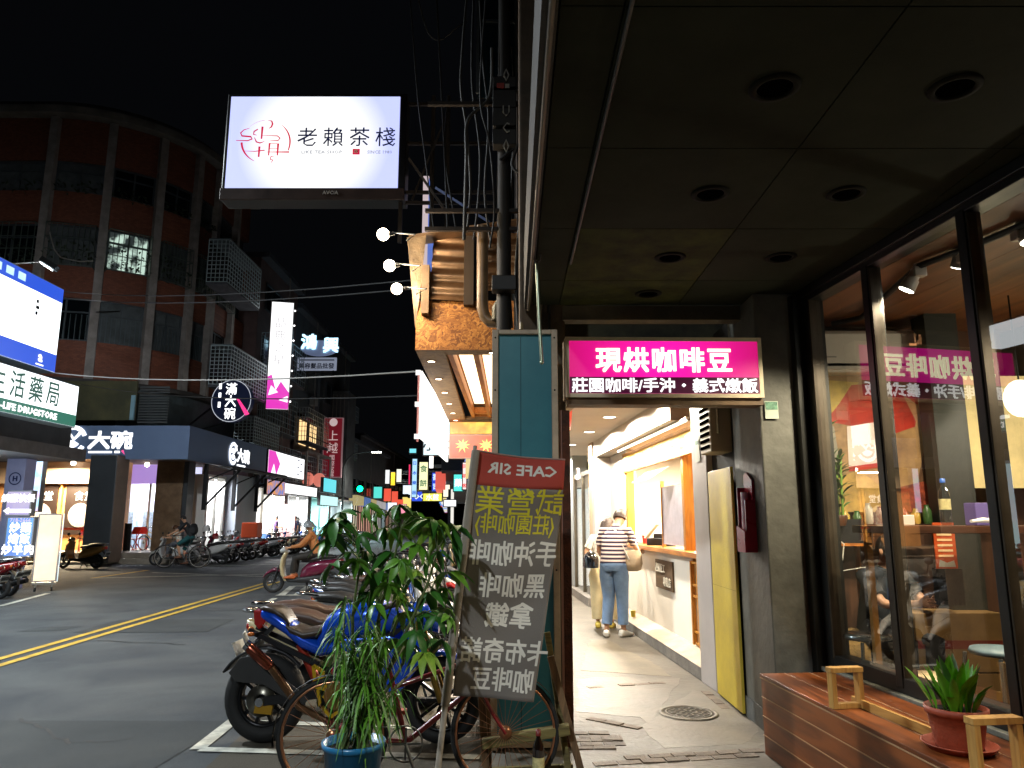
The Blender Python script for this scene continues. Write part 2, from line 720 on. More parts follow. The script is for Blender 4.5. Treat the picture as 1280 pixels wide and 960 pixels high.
def bricks(a, b, rows, first=False):
    a, b = V(a), V(b)
    d = (b - a).normalized()
    n = V((-d.y, d.x, 0))
    k = int((b - a).length / .162)
    ang = math.atan2(d.y, d.x)
    for r in range(rows):
        for i in range(k + 1):
            p = a + d * (i * .162 + (.08 if r % 2 else 0) + random.uniform(-.006, .006)) + n * (r * .088)
            if random.random() < .06:
                continue
            share(bb, 'brick', random.choice([brick_m, brick_m, brick_b]), floor, (p.x, p.y, -.006 + random.uniform(-.003, .003)),
                  (random.uniform(-.02, .02), random.uniform(-.02, .02), ang + random.uniform(-.03, .03)))


bricks(G(757, 955), G(948, 944), 2)
bricks(G(744, 859), G(836, 853), 1)
bricks(G(727, 935), G(764, 935), 5)
bricks(G(745, 900), G(800, 911), 1)
bricks(G(878, 862), G(905, 884), 1)
bb.location = (G(765, 925).x, G(765, 925).y, .001)
# manhole cover
mh = G(861, 892)
t = thing('manhole_cover', 'round cast iron manhole cover set in the arcade floor beside the yellow board', 'manhole cover', (mh.x, mh.y, .004), .2)
iron = mat('cast iron', '6d665b', .55, .5, var=.4, vs=12, bump=.3)
irond = mat('cast iron pit', '3a342c', .8)
MB().lathe([(.001, .003), (.205, .003)], 40).build('plate', irond, t)
MB().lathe([(.205, 0), (.205, .008), (.235, .008), (.24, 0)], 40).build('rim', iron, t)
rb = MB()
for i in range(-5, 6):
    for j in range(-5, 6):
        x, y = i * .034, j * .034
        if x * x + y * y < .17 ** 2 and (i + j) % 2 == 0:
            rb.box((x, y, .005), (.04, .014, .006), (0, 0, 0 if (i + j) % 4 == 0 else PI / 2))
rb.lathe([(.175, .002), (.175, .008), (.188, .008), (.188, .002)], 40)
rb.build('raised_pattern', iron, t, kind='stuff')

# ------------------------------------------------------------------ near arcade: ceiling, fascia, columns
tile_m = mat('ceiling board', '32352a', .85, spec=.08, var=.15, vs=1.5, bump=.1, bs=12, col2='25281d')
tile_s = mat('water stained ceiling board', '464a2a', .8, spec=.05, var=.3, vs=4.5, bump=.2, bs=10, col2='2b2e20')
ceil = MB().prism([(.16, -3), (3.7, -3), (3.7, 5.95), (.16, 5.95)], 3.33, 3.6, 'XY').build('arcade_ceiling', mat('dark ceiling void', '15150f', .9), kind='structure')
xs = [.165, .39, 1.37, 2.35, 3.33]
ys = [-1.7, -.7, .3, 1.3, 2.3, 3.3, 4.3, 5.3, 5.94]
gap = .0035
for i in range(4):
    for j in range(8):
        mm = tile_s if (i == 1 and j >= 6) else tile_m
        MB().bx(xs[i] + gap, xs[i + 1] - gap, ys[j] + gap, ys[j + 1] - gap, 3.30 + (.002 if i == 0 else 0), 3.329).build('ceiling_tile', mm, ceil)
con = MB().tube([(.41, -1, 3.29), (.41, 2.8, 3.29), (.405, 4.9, 3.29)], .009).build('conduit', cable_p, ceil)
ring_m = mat('downlight ring', '16160f', .8, .0, spec=.1, var=.2)
hole_m = mat('downlight well', '050505', 1, spec=0)  # black stands for the shade inside downlight wells and slots
spots_dl = [(1.08, 1.8, 'nearest the camera'), (1.08, 2.79, ''), (1.08, 3.8, ''), (1.07, 4.8, ''), (1.07, 5.62, ''), (1.82, 2.79, ''), (1.82, 3.8, ''), (1.82, 4.8, '')]
words = {(1.08, 1.8): 'unlit downlight above the camera in the board nearest the lens',
         (1.08, 2.79): 'largest unlit downlight in the column of holes nearer the street',
         (1.08, 3.8): 'unlit downlight above the left end of the water stain in the arcade ceiling',
         (1.07, 4.8): 'unlit downlight in the middle of the stained ceiling board',
         (1.07, 5.62): 'small unlit downlight just before the beam above the pink sign',
         (1.82, 2.79): 'largest unlit downlight in the column of holes nearer the cafe window',
         (1.82, 3.8): 'middle unlit downlight of the column nearer the cafe window',
         (1.82, 4.8): 'farthest unlit downlight of the column nearer the cafe window'}
for x, y, _ in spots_dl:
    t = thing('recessed_downlight', words[(x, y)], 'ceiling light', (x, y, 3.3), 0, 'unlit downlights in the arcade ceiling')
    MB().lathe([(.072, .028), (.072, -.008), (.078, -.012), (.102, -.008), (.104, 0)], 28).build('ring', ring_m, t)
    MB().lathe([(.001, -.002), (.073, -.002)], 28).build('well', hole_m, t)  # flat disc at board level, the recess shade put into its colour
# ceiling edge trim and fascia toward the street
fas = MB().bx(.10, .158, -3, 5.95, 3.27, 3.8).build('arcade_fascia', mat('fascia board', '2a2620', .7, var=.3, vs=4, bump=.2), kind='structure')
MB().tube([(.135, -3, 3.262), (.135, 5.95, 3.262)], .012, 10).build('edge_trim', mat('pale edge trim', '6a6052', .5, .2, var=.2), fas)
# beam and void above the pink sign
bm = MB().bx(.42, 2.35, 5.96, 6.1, 3.18, 3.3).build('arcade_beam', mat('beam plaster', '5b513f', .7, var=.25, vs=5, bump=.3), kind='structure')
vw = MB().bx(.42, 2.4, 6.95, 7.05, 2.96, 3.9).build('void_wall', mat('old plaster', '4a4733', .8, var=.45, vs=2.2, bump=.3, col2='211f15'), kind='structure')
t = thing('timber_plank', 'tan plank lying in the dark gap above the left half of the pink sign', 'plank', (.82, 6.6, 3.02), .05)
MB().bx(-.3, .3, -.01, .01, 0, .16).build('board', mat('tan board', '8f7440', .7, var=.2, vs=5), t)
t = thing('timber_plank', 'small olive board behind the wires above the pink sign', 'plank', (1.35, 6.7, 3.0), .0)
MB().bx(-.1, .16, -.01, .01, 0, .18).build('board', mat('olive board', '6b6440', .7, var=.2, vs=5), t)
for k, (a, b2) in enumerate([((.5, 6.2, 3.02), (1.1, 6.3, 3.05)), ((.45, 6.25, 3.1), (1.9, 6.3, 3.0))]):
    tag(MB().tube([V(a), (V(a) + V(b2)) / 2 + V((0, 0, -.04)), V(b2)], .008, 6).build('cable', cable_m),
        ['short black wire sagging in the gap above the pink sign', 'long black wire crossing the whole gap above the pink sign'][k], 'cable', 'wires above the pink sign')

# column at the mouth of the arcade
colm = mat('dirty column render', '6a5643', .75, var=.35, vs=2.5, bump=.4, bs=18, col2='453829')
t = thing('arcade_column', 'brown rendered column rising behind the teal sign to the upper floors', 'column', (.25, 6.2, 0))
MB().bx(-.19, .19, -.2, .2, 0, 9.5).build('shaft', colm, t, bev=.02)
MB().tube([(-.02, -.225, 3), (-.02, -.225, 9.5)], .022, 8).build('drain_pipe', mat('thin grey pipe', '7a6c58', .5, .2, var=.2), t)
MB().tube([(.06, -.225, 3.1), (.05, -.225, 5), (.06, -.225, 9.5)], .012, 8).build('cable', cable_p, t)
tt = text('A\nE\nA\n·\n0\nE\n0\nE', .075, mat('faded lettering', '9ba69a', .6), t, -.09, 4.02, y=-.203, bold=.015, line=.62, name='lettering')

# ------------------------------------------------------------------ teal sign
tealf = mat('teal sign face', '3d8590', .35, var=.12, vs=1.2, bump=.03, bs=4, col2='337380', emit='1d5a66', es=.03)
Yt = 5.45
bl, br, top = P(612, 900, Yt), P(703, 900, Yt), P(650, 412, Yt).z
t = thing('standing_sign', 'tall blank teal sign box with cream frame standing behind the cloth banner', 'sign', ((bl.x + br.x) / 2 + .0, Yt, 0))
w2 = (br.x - bl.x) / 2 * .93
MB().bx(-w2 + .03, w2 - .03, .03, .16, .05, top - .03).build('face', tealf, t)
fr = MB()
fr.bx(-w2 - .012, -w2 + .034, -.005, .2, 0, top)
fr.build('frame_side', creamframe, t, bev=.004)
MB().bx(w2 - .034, w2 + .012, -.005, .2, 0, top).build('frame_side', creamframe, t, bev=.004)
MB().bx(-w2 + .035, w2 - .035, -.004, .2, top - .034, top - .001).build('frame_top', creamframe, t, bev=.004)
MB().bx(-w2 + .035, w2 - .035, -.004, .2, .02, .05).build('frame_bottom', creamframe, t)
MB().bx(-w2 + .2, -w2 + .204, .026, .03, .06, top - .05).build('face_seam', mat('seam', '1c474c', .6), t)
sc_m = mat('screw', '2a2622', .4, .8)
for zz in (.5, 1.2, 1.9, 2.5, 2.9):
    for xx in (-w2 + .012, w2 - .012):
        MB().lathe([(.001, 0), (.007, 0), (.007, .004)], 8, (xx, -.008, zz), 'Y').build('screw', sc_m, t)
# faint mirrored lettering on the face low down, red and white
lt = mat('faded navy lettering', '1d3d52', .5)
text('U\n10\nS', .16, lt, t, .12, 1.45, y=.028, mirror=True, line=1.6)
# rusty post to the right of it
bl_z = P(707, 500, 5.48).z - .07
t = thing('rusty_post', 'rusty brown steel post beside the teal sign at the arcade entrance', 'post', (P(711, 800, 5.5).x, 5.56, 0))
MB().bx(-.028, .03, -.03, .05, 0, bl_z).build('shaft', mat('rusted steel', '6b3a22', .7, .3, var=.5, vs=9, bump=.5, bs=60, col2='2e1a10'), t, bev=.004)
MB().bx(-.046, -.03, -.035, -.02, 0, bl_z).build('edge_strip', mat('pink grey strip', '9a7468', .5, .2, var=.2), t)

# rod hanging from the ceiling edge
t = thing('hanging_rod', 'thin pale green metal rod with a forked hook hanging before the teal sign', 'rod', (.165, 4.75, 3.26))
gm = mat('pale green metal', 'aeb79a', .3, .6)
MB().tube([(0, 0, -.02), (.012, -.02, -.38), (.028, -.03, -.70)], .011, 10).build('rod', gm, t)
MB().tube([(-.02, 0, .05), (-.018, 0, 0), (0, 0, -.02), (.02, 0, 0), (.028, 0, .06)], .006, 6).build('hook', steel, t)
MB().ball((.028, -.03, -.705), .014, 10).build('end_cap', gm, t)

# ------------------------------------------------------------------ pink lightbox
Yp = 5.48
bl, br = P(707, 495, Yp), P(955, 497, Yp + .03)
zt = P(800, 423, Yp).z
pf = bpy.data.materials.new('pink lightbox print')
pf.use_nodes = True
ntp = pf.node_tree
pb = ntp.nodes['Principled BSDF']
pb.inputs['Base Color'].default_value = (.3, .02, .1, 1)
tc = ntp.nodes.new('ShaderNodeTexCoord')
sp = ntp.nodes.new('ShaderNodeSeparateXYZ')
ntp.links.new(tc.outputs['Object'], sp.inputs[0])
# tubes inside: brightest along the middle
m1 = ntp.nodes.new('ShaderNodeMath'); m1.operation = 'MULTIPLY'; m1.inputs[1].default_value = 1.05
m2 = ntp.nodes.new('ShaderNodeMath'); m2.operation = 'ABSOLUTE'
rp = ntp.nodes.new('ShaderNodeValToRGB')
rp.color_ramp.elements[0].position = .1
rp.color_ramp.elements[0].color = (1.0, .008, .40, 1)
rp.color_ramp.elements[1].position = .82
rp.color_ramp.elements[1].color = (.50, .004, .12, 1)
ntp.links.new(sp.outputs[0], m1.inputs[0]); ntp.links.new(m1.outputs[0], m2.inputs[0]); ntp.links.new(m2.outputs[0], rp.inputs[0])
ntp.links.new(rp.outputs[0], pb.inputs['Emission Color'])
pb.inputs['Emission Strength'].default_value = 1.15
h = zt - bl.z + .02
t = sgn('shop_sign', 'bright pink and maroon lightbox with yellow-white Chinese words over the arcade entrance', 'sign', bl, br, h, .2,
        pf, creamframe, rim=.03, z=bl.z - .01)
w = t['w']
litf = mat('pink lit frame', 'd8c8a8', .45, var=.1, vs=6)  # paler copy of the cream frame, spill light put into the colour
for x in (-w / 2 + .015, w / 2 - .015):
    MB().bx(x - .015, x + .015, -.012, -.001, 0, h).build('frame_strip', litf, t)
for z in (.015, h - .015):
    MB().bx(-w / 2 + .031, w / 2 - .031, -.011, -.001, z - .015, z + .015).build('frame_strip', litf, t)
dkm = glow('maroon print', (.045, .003, .02), .9, (.05, .005, .02))
MB().bx(-w / 2 + .033, w / 2 - .033, -.009, -.006, .032, .032 + h * .265).build('lower_band', dkm, t)
yw = glow('warm white lettering', (1, .95, .6), 2.2)
ww = glow('white lettering', (1, 1, 1), 1.5)
text('現烘咖啡豆', .198, yw, t, -.0, h * .62, y=-.010, bold=.024, spacing=1.12, name='large_lettering')
text('莊園咖啡/手沖・義式燉飯', .115, ww, t, .0, h * .20, y=-.012, bold=.016, spacing=1.0, name='small_lettering', sx=1.08)
for xx in (-w / 2 + .012, -w * .05, w / 2 - .1):
    MB().ball((xx, -.004, h - .012), .006, 6).build('screw', sc_m, t)
    MB().ball((xx + .06, -.004, .012), .006, 6).build('screw', sc_m, t)
MB().bx(-w / 2 + .02, w / 2 - .0, .02, .19, -.05, -.004).build('underside_rail', mat('rail brown', '6b5338', .6, var=.3), t)

# ------------------------------------------------------------------ right side: wall between the coffee shop and the cafe
XR = 1.885
greyp = mat('grey painted render', '6f6d64', .6, var=.28, vs=2.2, bump=.25, bs=14, col2='4e4d46')
t = thing('arcade_pillar', 'grey rendered pillar between the yellow board and the cafe window', 'pillar', (2.08, 5.98, 0))
MB().bx(-.19, .25, -.36, .36, 0, 3.3).build('shaft', greyp, t, bev=.01)
MB().bx(-.2, -.192, -.36, .37, 0, .16).build('skirting', mat('grey skirting', '5e5f5c', .7, var=.25, vs=6, bump=.2), t)
yl = mat('yellow painted board', 'd0b63c', .5, vs=2.2, bump=.08, col2='b39a35')
p0, p1 = V((1.88, 7.13, 0)), V((XR, 6.36, 0))
zt = P(913, 590, 6.75).z
t = thing('leaning_board', 'tall yellow painted board standing against the dark gap beside the grey pillar', 'board', (XR - .02, 6.72, .02))
MB().bx(-.012, .012, -.37, .37, 0, zt).build('panel', yl, t, bev=.003)
MB().bx(-.0125, -.0118, -.369, .369, .95, .953).build('crack', mat('crack', '8a7526', .8), t)
MB().bx(1.93, 2.3, 6.34, 7.2, 0, 3.3).build('recess_wall', mat('dark recess', '0d0c0b', .9), kind='structure')
# beige outdoor unit on the wall above the board
t = thing('air_conditioner', 'beige slatted outdoor unit mounted high above the yellow board', 'air conditioner', (1.80, 6.62, P(900, 572, 6.62).z))
bg_m = mat('beige plastic', 'b0a184', .5, var=.1)
MB().bx(-.06, .13, -.12, .24, .04, .72).build('casing', bg_m, t, bev=.012)
for k in range(11):
    MB().bx(-.068, -.061, -.09, .21, .08 + k * .057, .108 + k * .057).build('slot', hole_m, t)
MB().tube([(-.0, -.16, .70), (-.0, -.16, .2)], .012).build('pipe', bg_m, t)
# notes taped up
pap = mat('paper', 'b9c2b2', .6, var=.1)
pt = P(947, 512, 5.6)
t = thing('paper_notice', 'curling white and green paper notice taped under the right end of the pink sign', 'notice', (1.925, 5.605, pt.z - .07), 0)
MB().bx(-.0, .1, -.004, -.001, 0, .135).build('sheet', pap, t)
MB().bx(.005, .095, -.006, -.004, .07, .13).build('print', mat('green print', '5c8a70', .6, var=.5, vs=60), t)
# pink bag dispenser
t = thing('umbrella_bag_holder', 'crimson plastic umbrella bag holder hanging on the grey pillar', 'bag holder', (1.868, 5.95, P(935, 690, 5.95).z))
crim = mat('crimson plastic', 'a01a3c', .3, var=.15, coat=.4)
MB().prism([(-.10, 0), (.10, 0), (.10, .60), (.03, .62), (-.10, .55)], -.0, .02, 'YZ').build('back', crim, t)
MB().prism([(-.10, .0), (.10, .0), (.10, .2), (-.1, .16)], -.075, -.06, 'YZ').build('front', crim, t)
MB().bx(-.059, .0, -.1, -.088, 0, .4).build('side', crim, t)
MB().bx(-.059, .0, .088, .1, 0, .5).build('side', crim, t)
bagm = mat('milky plastic bags', 'd8a8c0', .18, var=.2, vs=10, bump=.6, bs=12)
MB().loft([[(-.03 + r * math.cos(a), r * 1.6 * math.sin(a), zz) for a in [2 * PI * i / 10 for i in range(10)]] for r, zz in ((.022, .03), (.028, .2), (.026, .34), (.03, .46))]).build('bags', bagm, t)
# tan sign on the column next to the cafe frame
# ------------------------------------------------------------------ coffee counter in the next arcade
RZ = math.atan(.0575)
cw = mat('white shop wall', 'ece5d8', .55, var=.05, vs=1.4, bump=.06, bs=10)
cwg = mat('grey white pillar paint', 'b3aba6', .55, var=.1, vs=1.6, bump=.08, bs=10)
ochre = wood('ochre wood', 'c98a2e', '9c6118', .45, 5, 'Z')
ochx = wood('ochre wood rail', 'cf9236', 'a1671c', .45, 5, 'Y')
shop = thing('coffee_shop', 'brightly lit white coffee counter with ochre wood frames where the couple stands', 'shop', (1.85, 7.65, 0), RZ)
W = lambda: MB()
W().bx(-.005, .3, -.46, -.0, 0, 2.95).build('corner_pillar', cwg, shop, bev=.008)
kb = mat('grey kerb concrete', '77726b', .7, var=.25, vs=5, bump=.3)
kt = mat('pale kerb top', 'b5a48c', .6, var=.2, vs=5, bump=.2)
W().bx(0, .24, .0, 5.9, 0, .13).build('step', kb, shop, bev=.01)
W().add([(-.003, .002, .131), (.25, .002, .19), (.25, 5.9, .19), (-.003, 5.9, .131)], [(0, 1, 2, 3)]).build('step_top', kt, shop)
# lower wall, in pieces round the lattice
W().bx(.24, .40, .95, 5.6, .12, 1.14).build('lower_wall', cw, shop)
W().bx(.24, .40, .0, .2, .12, 2.66).build('wall_end', cwg, shop)
W().bx(.24, .40, 4.4, 5.9, 1.14, 2.66).build('wall_end', cw, shop)
W().bx(.28, .40, .2, .95, .12, 1.14).build('lattice_backing', mat('pale amber paint', 'd9b27a', .6, var=.1, vs=3), shop)
lat = shop
for y in (.23, .46, .69, .92):
    W().bx(.2, .245, y - .018, y + .018, .2, 1.1).build('lattice_bar', ochre, lat)
for z in (.22, .34, .72, .84, 1.08):
    W().bx(.215, .238, .2, .94, z - .012, z + .012).build('lattice_bar', ochx, lat)
# counter ledge
W().bx(.15, .62, .18, 4.5, 1.14, 1.2).build('counter', wood('counter wood', 'b9782c', '8c5118', .35, 4, 'Y'), shop, bev=.006)
# opening: frame posts, menu board
fz = 2.34
for y, w_ in ((.42, .06), (1.18, .09), (4.35, .12)):
    W().bx(.24, .36, y, y + w_, 1.2, fz).build('frame_post', ochre, shop, bev=.004)
W().bx(.28, .30, 1.33, 2.35, 1.24, 1.98).build('sliding_pane', mat('white paper on pane', 'cfcbd8', .4, var=.1, vs=9), shop)
for a_, b_ in ((1.30, 1.34), (2.34, 2.38)):
    W().bx(.27, .31, a_, b_, 1.2, 2.06).build('pane_frame', ochre, shop)
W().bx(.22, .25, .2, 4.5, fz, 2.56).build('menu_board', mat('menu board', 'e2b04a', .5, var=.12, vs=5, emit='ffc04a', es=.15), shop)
W().bx(.205, .26, .2, 4.5, fz - .045, fz).build('menu_rail', ochx, shop)
W().bx(.205, .26, .2, 4.5, 2.56, 2.60).build('menu_rail', ochx, shop)
gmn = mat('green and brown menu print', '6f7a22', .6, var=.5, vs=40)
random.seed(8)
for y in [0.5, .62, 1.0, 1.12, 1.5, 1.9, 2.0, 2.5, 3.0, 3.1, 3.6, 4.0]:
    for k in range(3):
        W().bx(.216, .2195, y, y + random.uniform(.05, .16), 2.38 + k * .055, 2.405 + k * .055).build('menu_line', gmn, shop)
t_ = W().add([(.16, 1.5, 2.2), (-.05, 1.7, 2.05), (-.05, 2.7, 2.05), (.16, 2.7, 2.2)], [(0, 1, 2, 3)]).add([(.16, 1.5, 2.2), (.16, 2.7, 2.2), (-.05, 2.7, 2.05)], [(0, 1, 2)])
t_.build('paper_flap', mat('white card', 'd8cdb0', .6), shop)
# interior room
W().bx(2.2, 2.25, -.2, 5.9, 0, 2.9).build('inner_wall', cw, shop)
W().bx(.41, 2.2, 5.75, 5.8, 0, 2.9).build('inner_wall', cw, shop)
W().bx(.41, 2.2, -.1, -.05, 0, 2.9).build('inner_wall', cw, shop)
W().bx(.41, 2.2, -.04, 5.74, 0, .1).build('inner_floor', mat('shop floor', '8a7a66', .6), shop)
W().bx(.41, 2.2, -.04, 5.74, 2.67, 2.72).build('inner_ceiling', cw, shop)
W().bx(1.9, 2.15, .3, 3.0, 1.5, 1.54).build('shelf', ochx, shop)
W().bx(1.9, 2.15, 1.6, 5.0, 2.0, 2.04).build('shelf', ochx, shop)
# bulkhead, ceiling and left beam
W().bx(-.02, 2.25, .72, 5.95, 2.67, 2.95).build('bulkhead', cw, shop)
W().bx(-.015, .3, .70, .715, 2.66, 2.95).build('bulkhead_end', mat('brown bulkhead end', '6f5a49', .7, var=.2, vs=3), shop)
W().bx(-1.2, 2.6, -1.0, 16, 2.95, 3.1).build('ceiling', cw, shop)
W().bx(-1.75, -1.2, -.4, 16, 2.7, 3.1).build('street_beam', mat('cream beam', 'd3b994', .6, var=.1, vs=2), shop)
W().bx(-.9, 3, 11, 11.2, 2.35, 2.95).build('cross_beam', cw, shop)
lm_on = glow('lit downlight', (1, .93, .8), 9)
for i, y in enumerate((.9, 2.55, 4.3, 6.4, 9.0, 12.5)):
    t = thing('downlight', ['lit round downlight nearest the pink sign in the coffee shop ceiling', 'second lit downlight behind the pink sign', 'third lit downlight above the waiting couple',
                            'fourth lit downlight beyond the couple', 'fifth lit downlight deep in the arcade', 'last lit downlight at the end of the arcade'][i], 'ceiling light',
              V((1.85, 7.65, 0)) + Matrix.Rotation(RZ, 3, 'Z') @ V((-.36, y, 2.95)), 0, 'lit downlights in the next arcade')
    W().lathe([(.001, -.006), (.085, -.006)], 24).build('lens', lm_on, t)
    W().lathe([(.085, -.002), (.088, -.010), (.108, -.008), (.11, 0)], 24).build('trim', cw, t)
    lamp('downlight_lamp', 'SPOT', (0, 0, -.02), [300, 470, 680, 750, 700, 600][i], (1, .91, .77), .08, (0, 0, 0), 172, .15, parent=t)
# light inside the counter, from two flush fittings
for y in (1.3, 3.6):
    p = V((1.85, 7.65, 0)) + Matrix.Rotation(RZ, 3, 'Z') @ V((1.2, y, 2.66))
    t = thing('flush_ceiling_light', 'glowing flush light on the ceiling inside the coffee counter, %s' % ('nearer the pillar' if y < 2 else 'nearer the couple'), 'ceiling light', p, RZ)
    W().bx(-.3, .3, -.12, .12, -.03, 0).build('diffuser', glow('flush diffuser', (1, .85, .62), 6), t)
    lamp('flush_lamp', 'AREA', (0, 0, -.05), 420, (1, .82, .58), .5, parent=t)
# wall wash strip above the menu (the white glare over the menu board)
t = thing('light_tube', 'white light tube above the ochre menu board washing the wall', 'light tube', V((1.85, 7.65, 0)) + Matrix.Rotation(RZ, 3, 'Z') @ V((.1, 2.4, 2.63)), RZ)
W().tube([(0, -1.9, 0), (0, 1.9, 0)], .014).build('tube', glow('tube glow', (1, .9, .7), 5), t)
W().bx(-.02, .02, -1.95, 1.95, .015, .035).build('batten', cw, t)
# plaque
pq = V((1.85, 7.65, 0)) + Matrix.Rotation(RZ, 3, 'Z') @ V((.235, 2.15, .68))
t = thing('wall_plaque', 'brown wooden plaque with white handwriting on the white counter wall', 'plaque', pq, RZ - PI / 2)
W().bx(-.42, .42, -.02, 0, 0, .36).build('board', wood('plaque wood', '5a4226', '463017', .6, 4, 'X'), t)
pw = mat('white handwriting', 'd9d3c4', .6)
text('莊園豆工', .12, pw, t, -.15, .26, y=-.024, bold=.02)
text('專賣店', .12, pw, t, .18, .1, y=-.024, bold=.02)
# things on the counter
FS = lambda x, y, z: V((1.85, 7.65, 0)) + Matrix.Rotation(RZ, 3, 'Z') @ V((x, y, z))
t = thing('tablet_terminal', 'black till screen with purple picture standing on the coffee counter', 'till', FS(.42, 2.65, 1.2), RZ - PI / 2 - .3)
W().box((0, 0, .16), (.26, .02, .24), (.2, 0, 0)).build('screen', blackm, t, bev=.008)
W().box((0, -.013, .16), (.23, .004, .2), (.2, 0, 0)).build('display', glow('purple display', (.3, .15, .7), .7), t)
W().bx(-.06, .06, -.08, .1, 0, .03).build('foot', blackm, t)
t = thing('card_reader', 'small black box with leaning white cards on the counter near the couple', 'box', FS(.4, 3.1, 1.2), RZ - .4)
W().bx(-.14, .14, -.16, .16, 0, .1).build('box', blackm, t, bev=.01)
W().box((-.1, .1, .2), (.02, .34, .26), (0, .7, 0)).build('card', mat('white card', 'd8cdb0', .6), t)
W().bx(-.05, .1, -.1, .0, .1, .16).build('pad', blackm, t)
t = thing('red_cup', 'red and white paper cup on the coffee counter beside the couple', 'cup', FS(.36, 3.75, 1.2))
W().lathe([(.03, 0), (.042, .12)], 14, caps=True).build('cup', mat('red paper', 'b02020', .5), t)
W().lathe([(.043, .12), (.045, .20), (.03, .26)], 14, caps=True).build('top', cw, t)
t = thing('green_tray', 'small green stack of cloths on the ledge by the near ochre post', 'cloths', FS(.42, .75, 1.2), RZ)
for k in range(4):
    W().bx(-.1, .1 - k * .01, -.12, .12, k * .03, k * .03 + .026).build('cloth', mat('green cloth', '4b5a34' if k % 2 else '8f8a5c', .8, var=.2), t, bev=.006)
p = G(797, 762, 0.19)
t = thing('yellow_cup', 'small yellow cup left on the pale step by the man in stripes', 'cup', FS(.12, 3.6, .165))
W().lathe([(.03, 0), (.04, .09)], 12, caps=True).build('cup', mat('yellow plastic', 'cdb13c', .5), t)
# notice on the pillar
t = thing('paper_notice', 'small white notice with green heading on the pale pillar by the menu board', 'notice', FS(-.01, -.22, 2.12), RZ - PI / 2)
W().bx(-.07, .07, -.003, 0, 0, .24).build('sheet', pap, t)
W().bx(-.05, .05, -.005, -.003, .17, .21).build('print', mat('green print', '5c8a70', .6), t)

# shop front past the counter
far = thing('glass_shopfront', 'narrow glass shopfront with dark frame beyond the couple', 'shopfront', FS(0, 0, 0), RZ)
dfr = mat('dark bronze frame', '4b4232', .5, .3, var=.2)
W().bx(-.05, .35, 5.95, 6.35, 0, 2.95).build('pilaster', wood('pale wood pilaster', 'b99f80', '9c8262', .5, 3, 'Z'), far)
W().bx(-.06, .3, 5.72, 5.945, 0, 2.66).build('pilaster', cwg, far)
for y in (6.4, 7.55, 8.7):
    W().bx(0, .08, y, y + .08, .15, 2.5).build('mullion', dfr, far)
W().bx(0, .08, 6.4, 8.78, 2.42, 2.5).build('head', dfr, far)
W().bx(-.1, .3, 6.36, 11, 0, .15).build('step', kb, far)
W().bx(.03, .045, 6.48, 7.55, .15, 2.42).build('pane', glass('shop glass'), far)
W().bx(.03, .045, 7.63, 8.7, .15, 2.42).build('pane', glass('shop glass'), far)
W().bx(1.2, 1.25, 6, 9.4, 0, 2.7).build('display_wall', glow_var('lit shelves', (.9, .75, .5), (.35, .8, .75), .85, 2.5, stretch=(1, 1, .6)), far)
for k in range(4):
    W().bx(.5, 1.15, 6.5, 8.6, .5 + k * .5, .53 + k * .5).build('shelf', ochx, far)
W().bx(-.02, .3, 8.8, 11, 0, 2.95).build('side_wall', mat('grey blue wall', '8d9496', .6, var=.1, vs=2), far)
W().bx(-1.2, -.1, 10.8, 10.85, 0, 2.3).build('end_panel', glow_var('bright end shop', (1, .93, .8), (.75, .9, .9), .9, 1.3), far)
W().tube([(-.15, 7.0, 2.55), (-.15, 7.0, 2.4)], .03).ball((-.16, 7.0, 2.36), .06, 10).build('camera_dome', cwg, far)
# red lantern-like sign seen past the left end of the pink sign
t = thing('red_banner_sign', 'small red and orange sign curving down at the left end under the pink sign', 'sign', P(712, 548, 9.5), 0)
h = P(712, 497, 9.5).z - P(712, 548, 9.5).z
W().prism([(-.06, 0), (.02, .12), (.05, h), (-.08, h)], 0, .03).build('panel', glow('red sign panel', (.9, .03, .01), .9), t)
W().prism([(-.06, 0), (.01, .12), (-.01, .2), (-.06, .2)], -.01, -.001).build('orange_patch', glow('orange patch', (1, .4, .03), 1), t)
# ------------------------------------------------------------------ cafe behind the window on the right
XA, YA = 2.27, 5.53        # far end of the window wall, where the frame meets the pillar
SW = -.12
RC = math.atan(-SW)        # local y runs along the wall away from the camera
frm = mat('black window frame', '242422', .38, .4, var=.2, vs=4)
frl = mat('window frame edge', '3d352a', .4, .4, var=.2, vs=4)
cafe = thing('cafe_window', 'black framed cafe window wall beside the wooden bench', 'shop window', (XA, YA, 0), RC)
HT = 3.27
LEN = -6.5
def frame(name, x0, x1, y0, y1, z0, z1, mt=frm, bev=.004):
    return MB().bx(x0, x1, y0, y1, z0, z1).build(name, mt, cafe, bev=bev)
frame('end_post', -.03, .1, -.06, .03, 0, HT)
frame('end_post_edge', -.032, .06, -.085, -.0615, .6, HT - .07, frl)
frame('outer_post', -.1, .08, .032, .14, 0, HT)
ms = []
for px in (1099, 1232):
    # the mullion's distance from where its sight line crosses the wall
    d = ray(px, 500)
    k = (XA + SW * (0 - YA)) / (d.x - SW * d.y)
    yy = d.y * k
    ms.append((yy - YA) / math.cos(RC))
ms += [ms[-1] - 1.0, ms[-1] - 2.0]
for i, y in enumerate(ms):
    frame('mullion', -.035, .07, y - .035, y + .03, .56, HT - .06)
    frame('mullion_edge', -.028, .05, y - .052, y - .036, .6, HT - .08, frl)
frame('head', -.03, .1, LEN, -.062, HT - .075, HT)
frame('head_lip', -.06, -.031, LEN, .03, HT - .04, HT + .02)
frame('bottom_rail', -.03, .1, LEN, -.062, .50, .62)
frame('apron', -.02, .1, LEN, -.062, 0, .498, mat('navy apron panel', '1b2127', .5, .1, var=.2, vs=5))
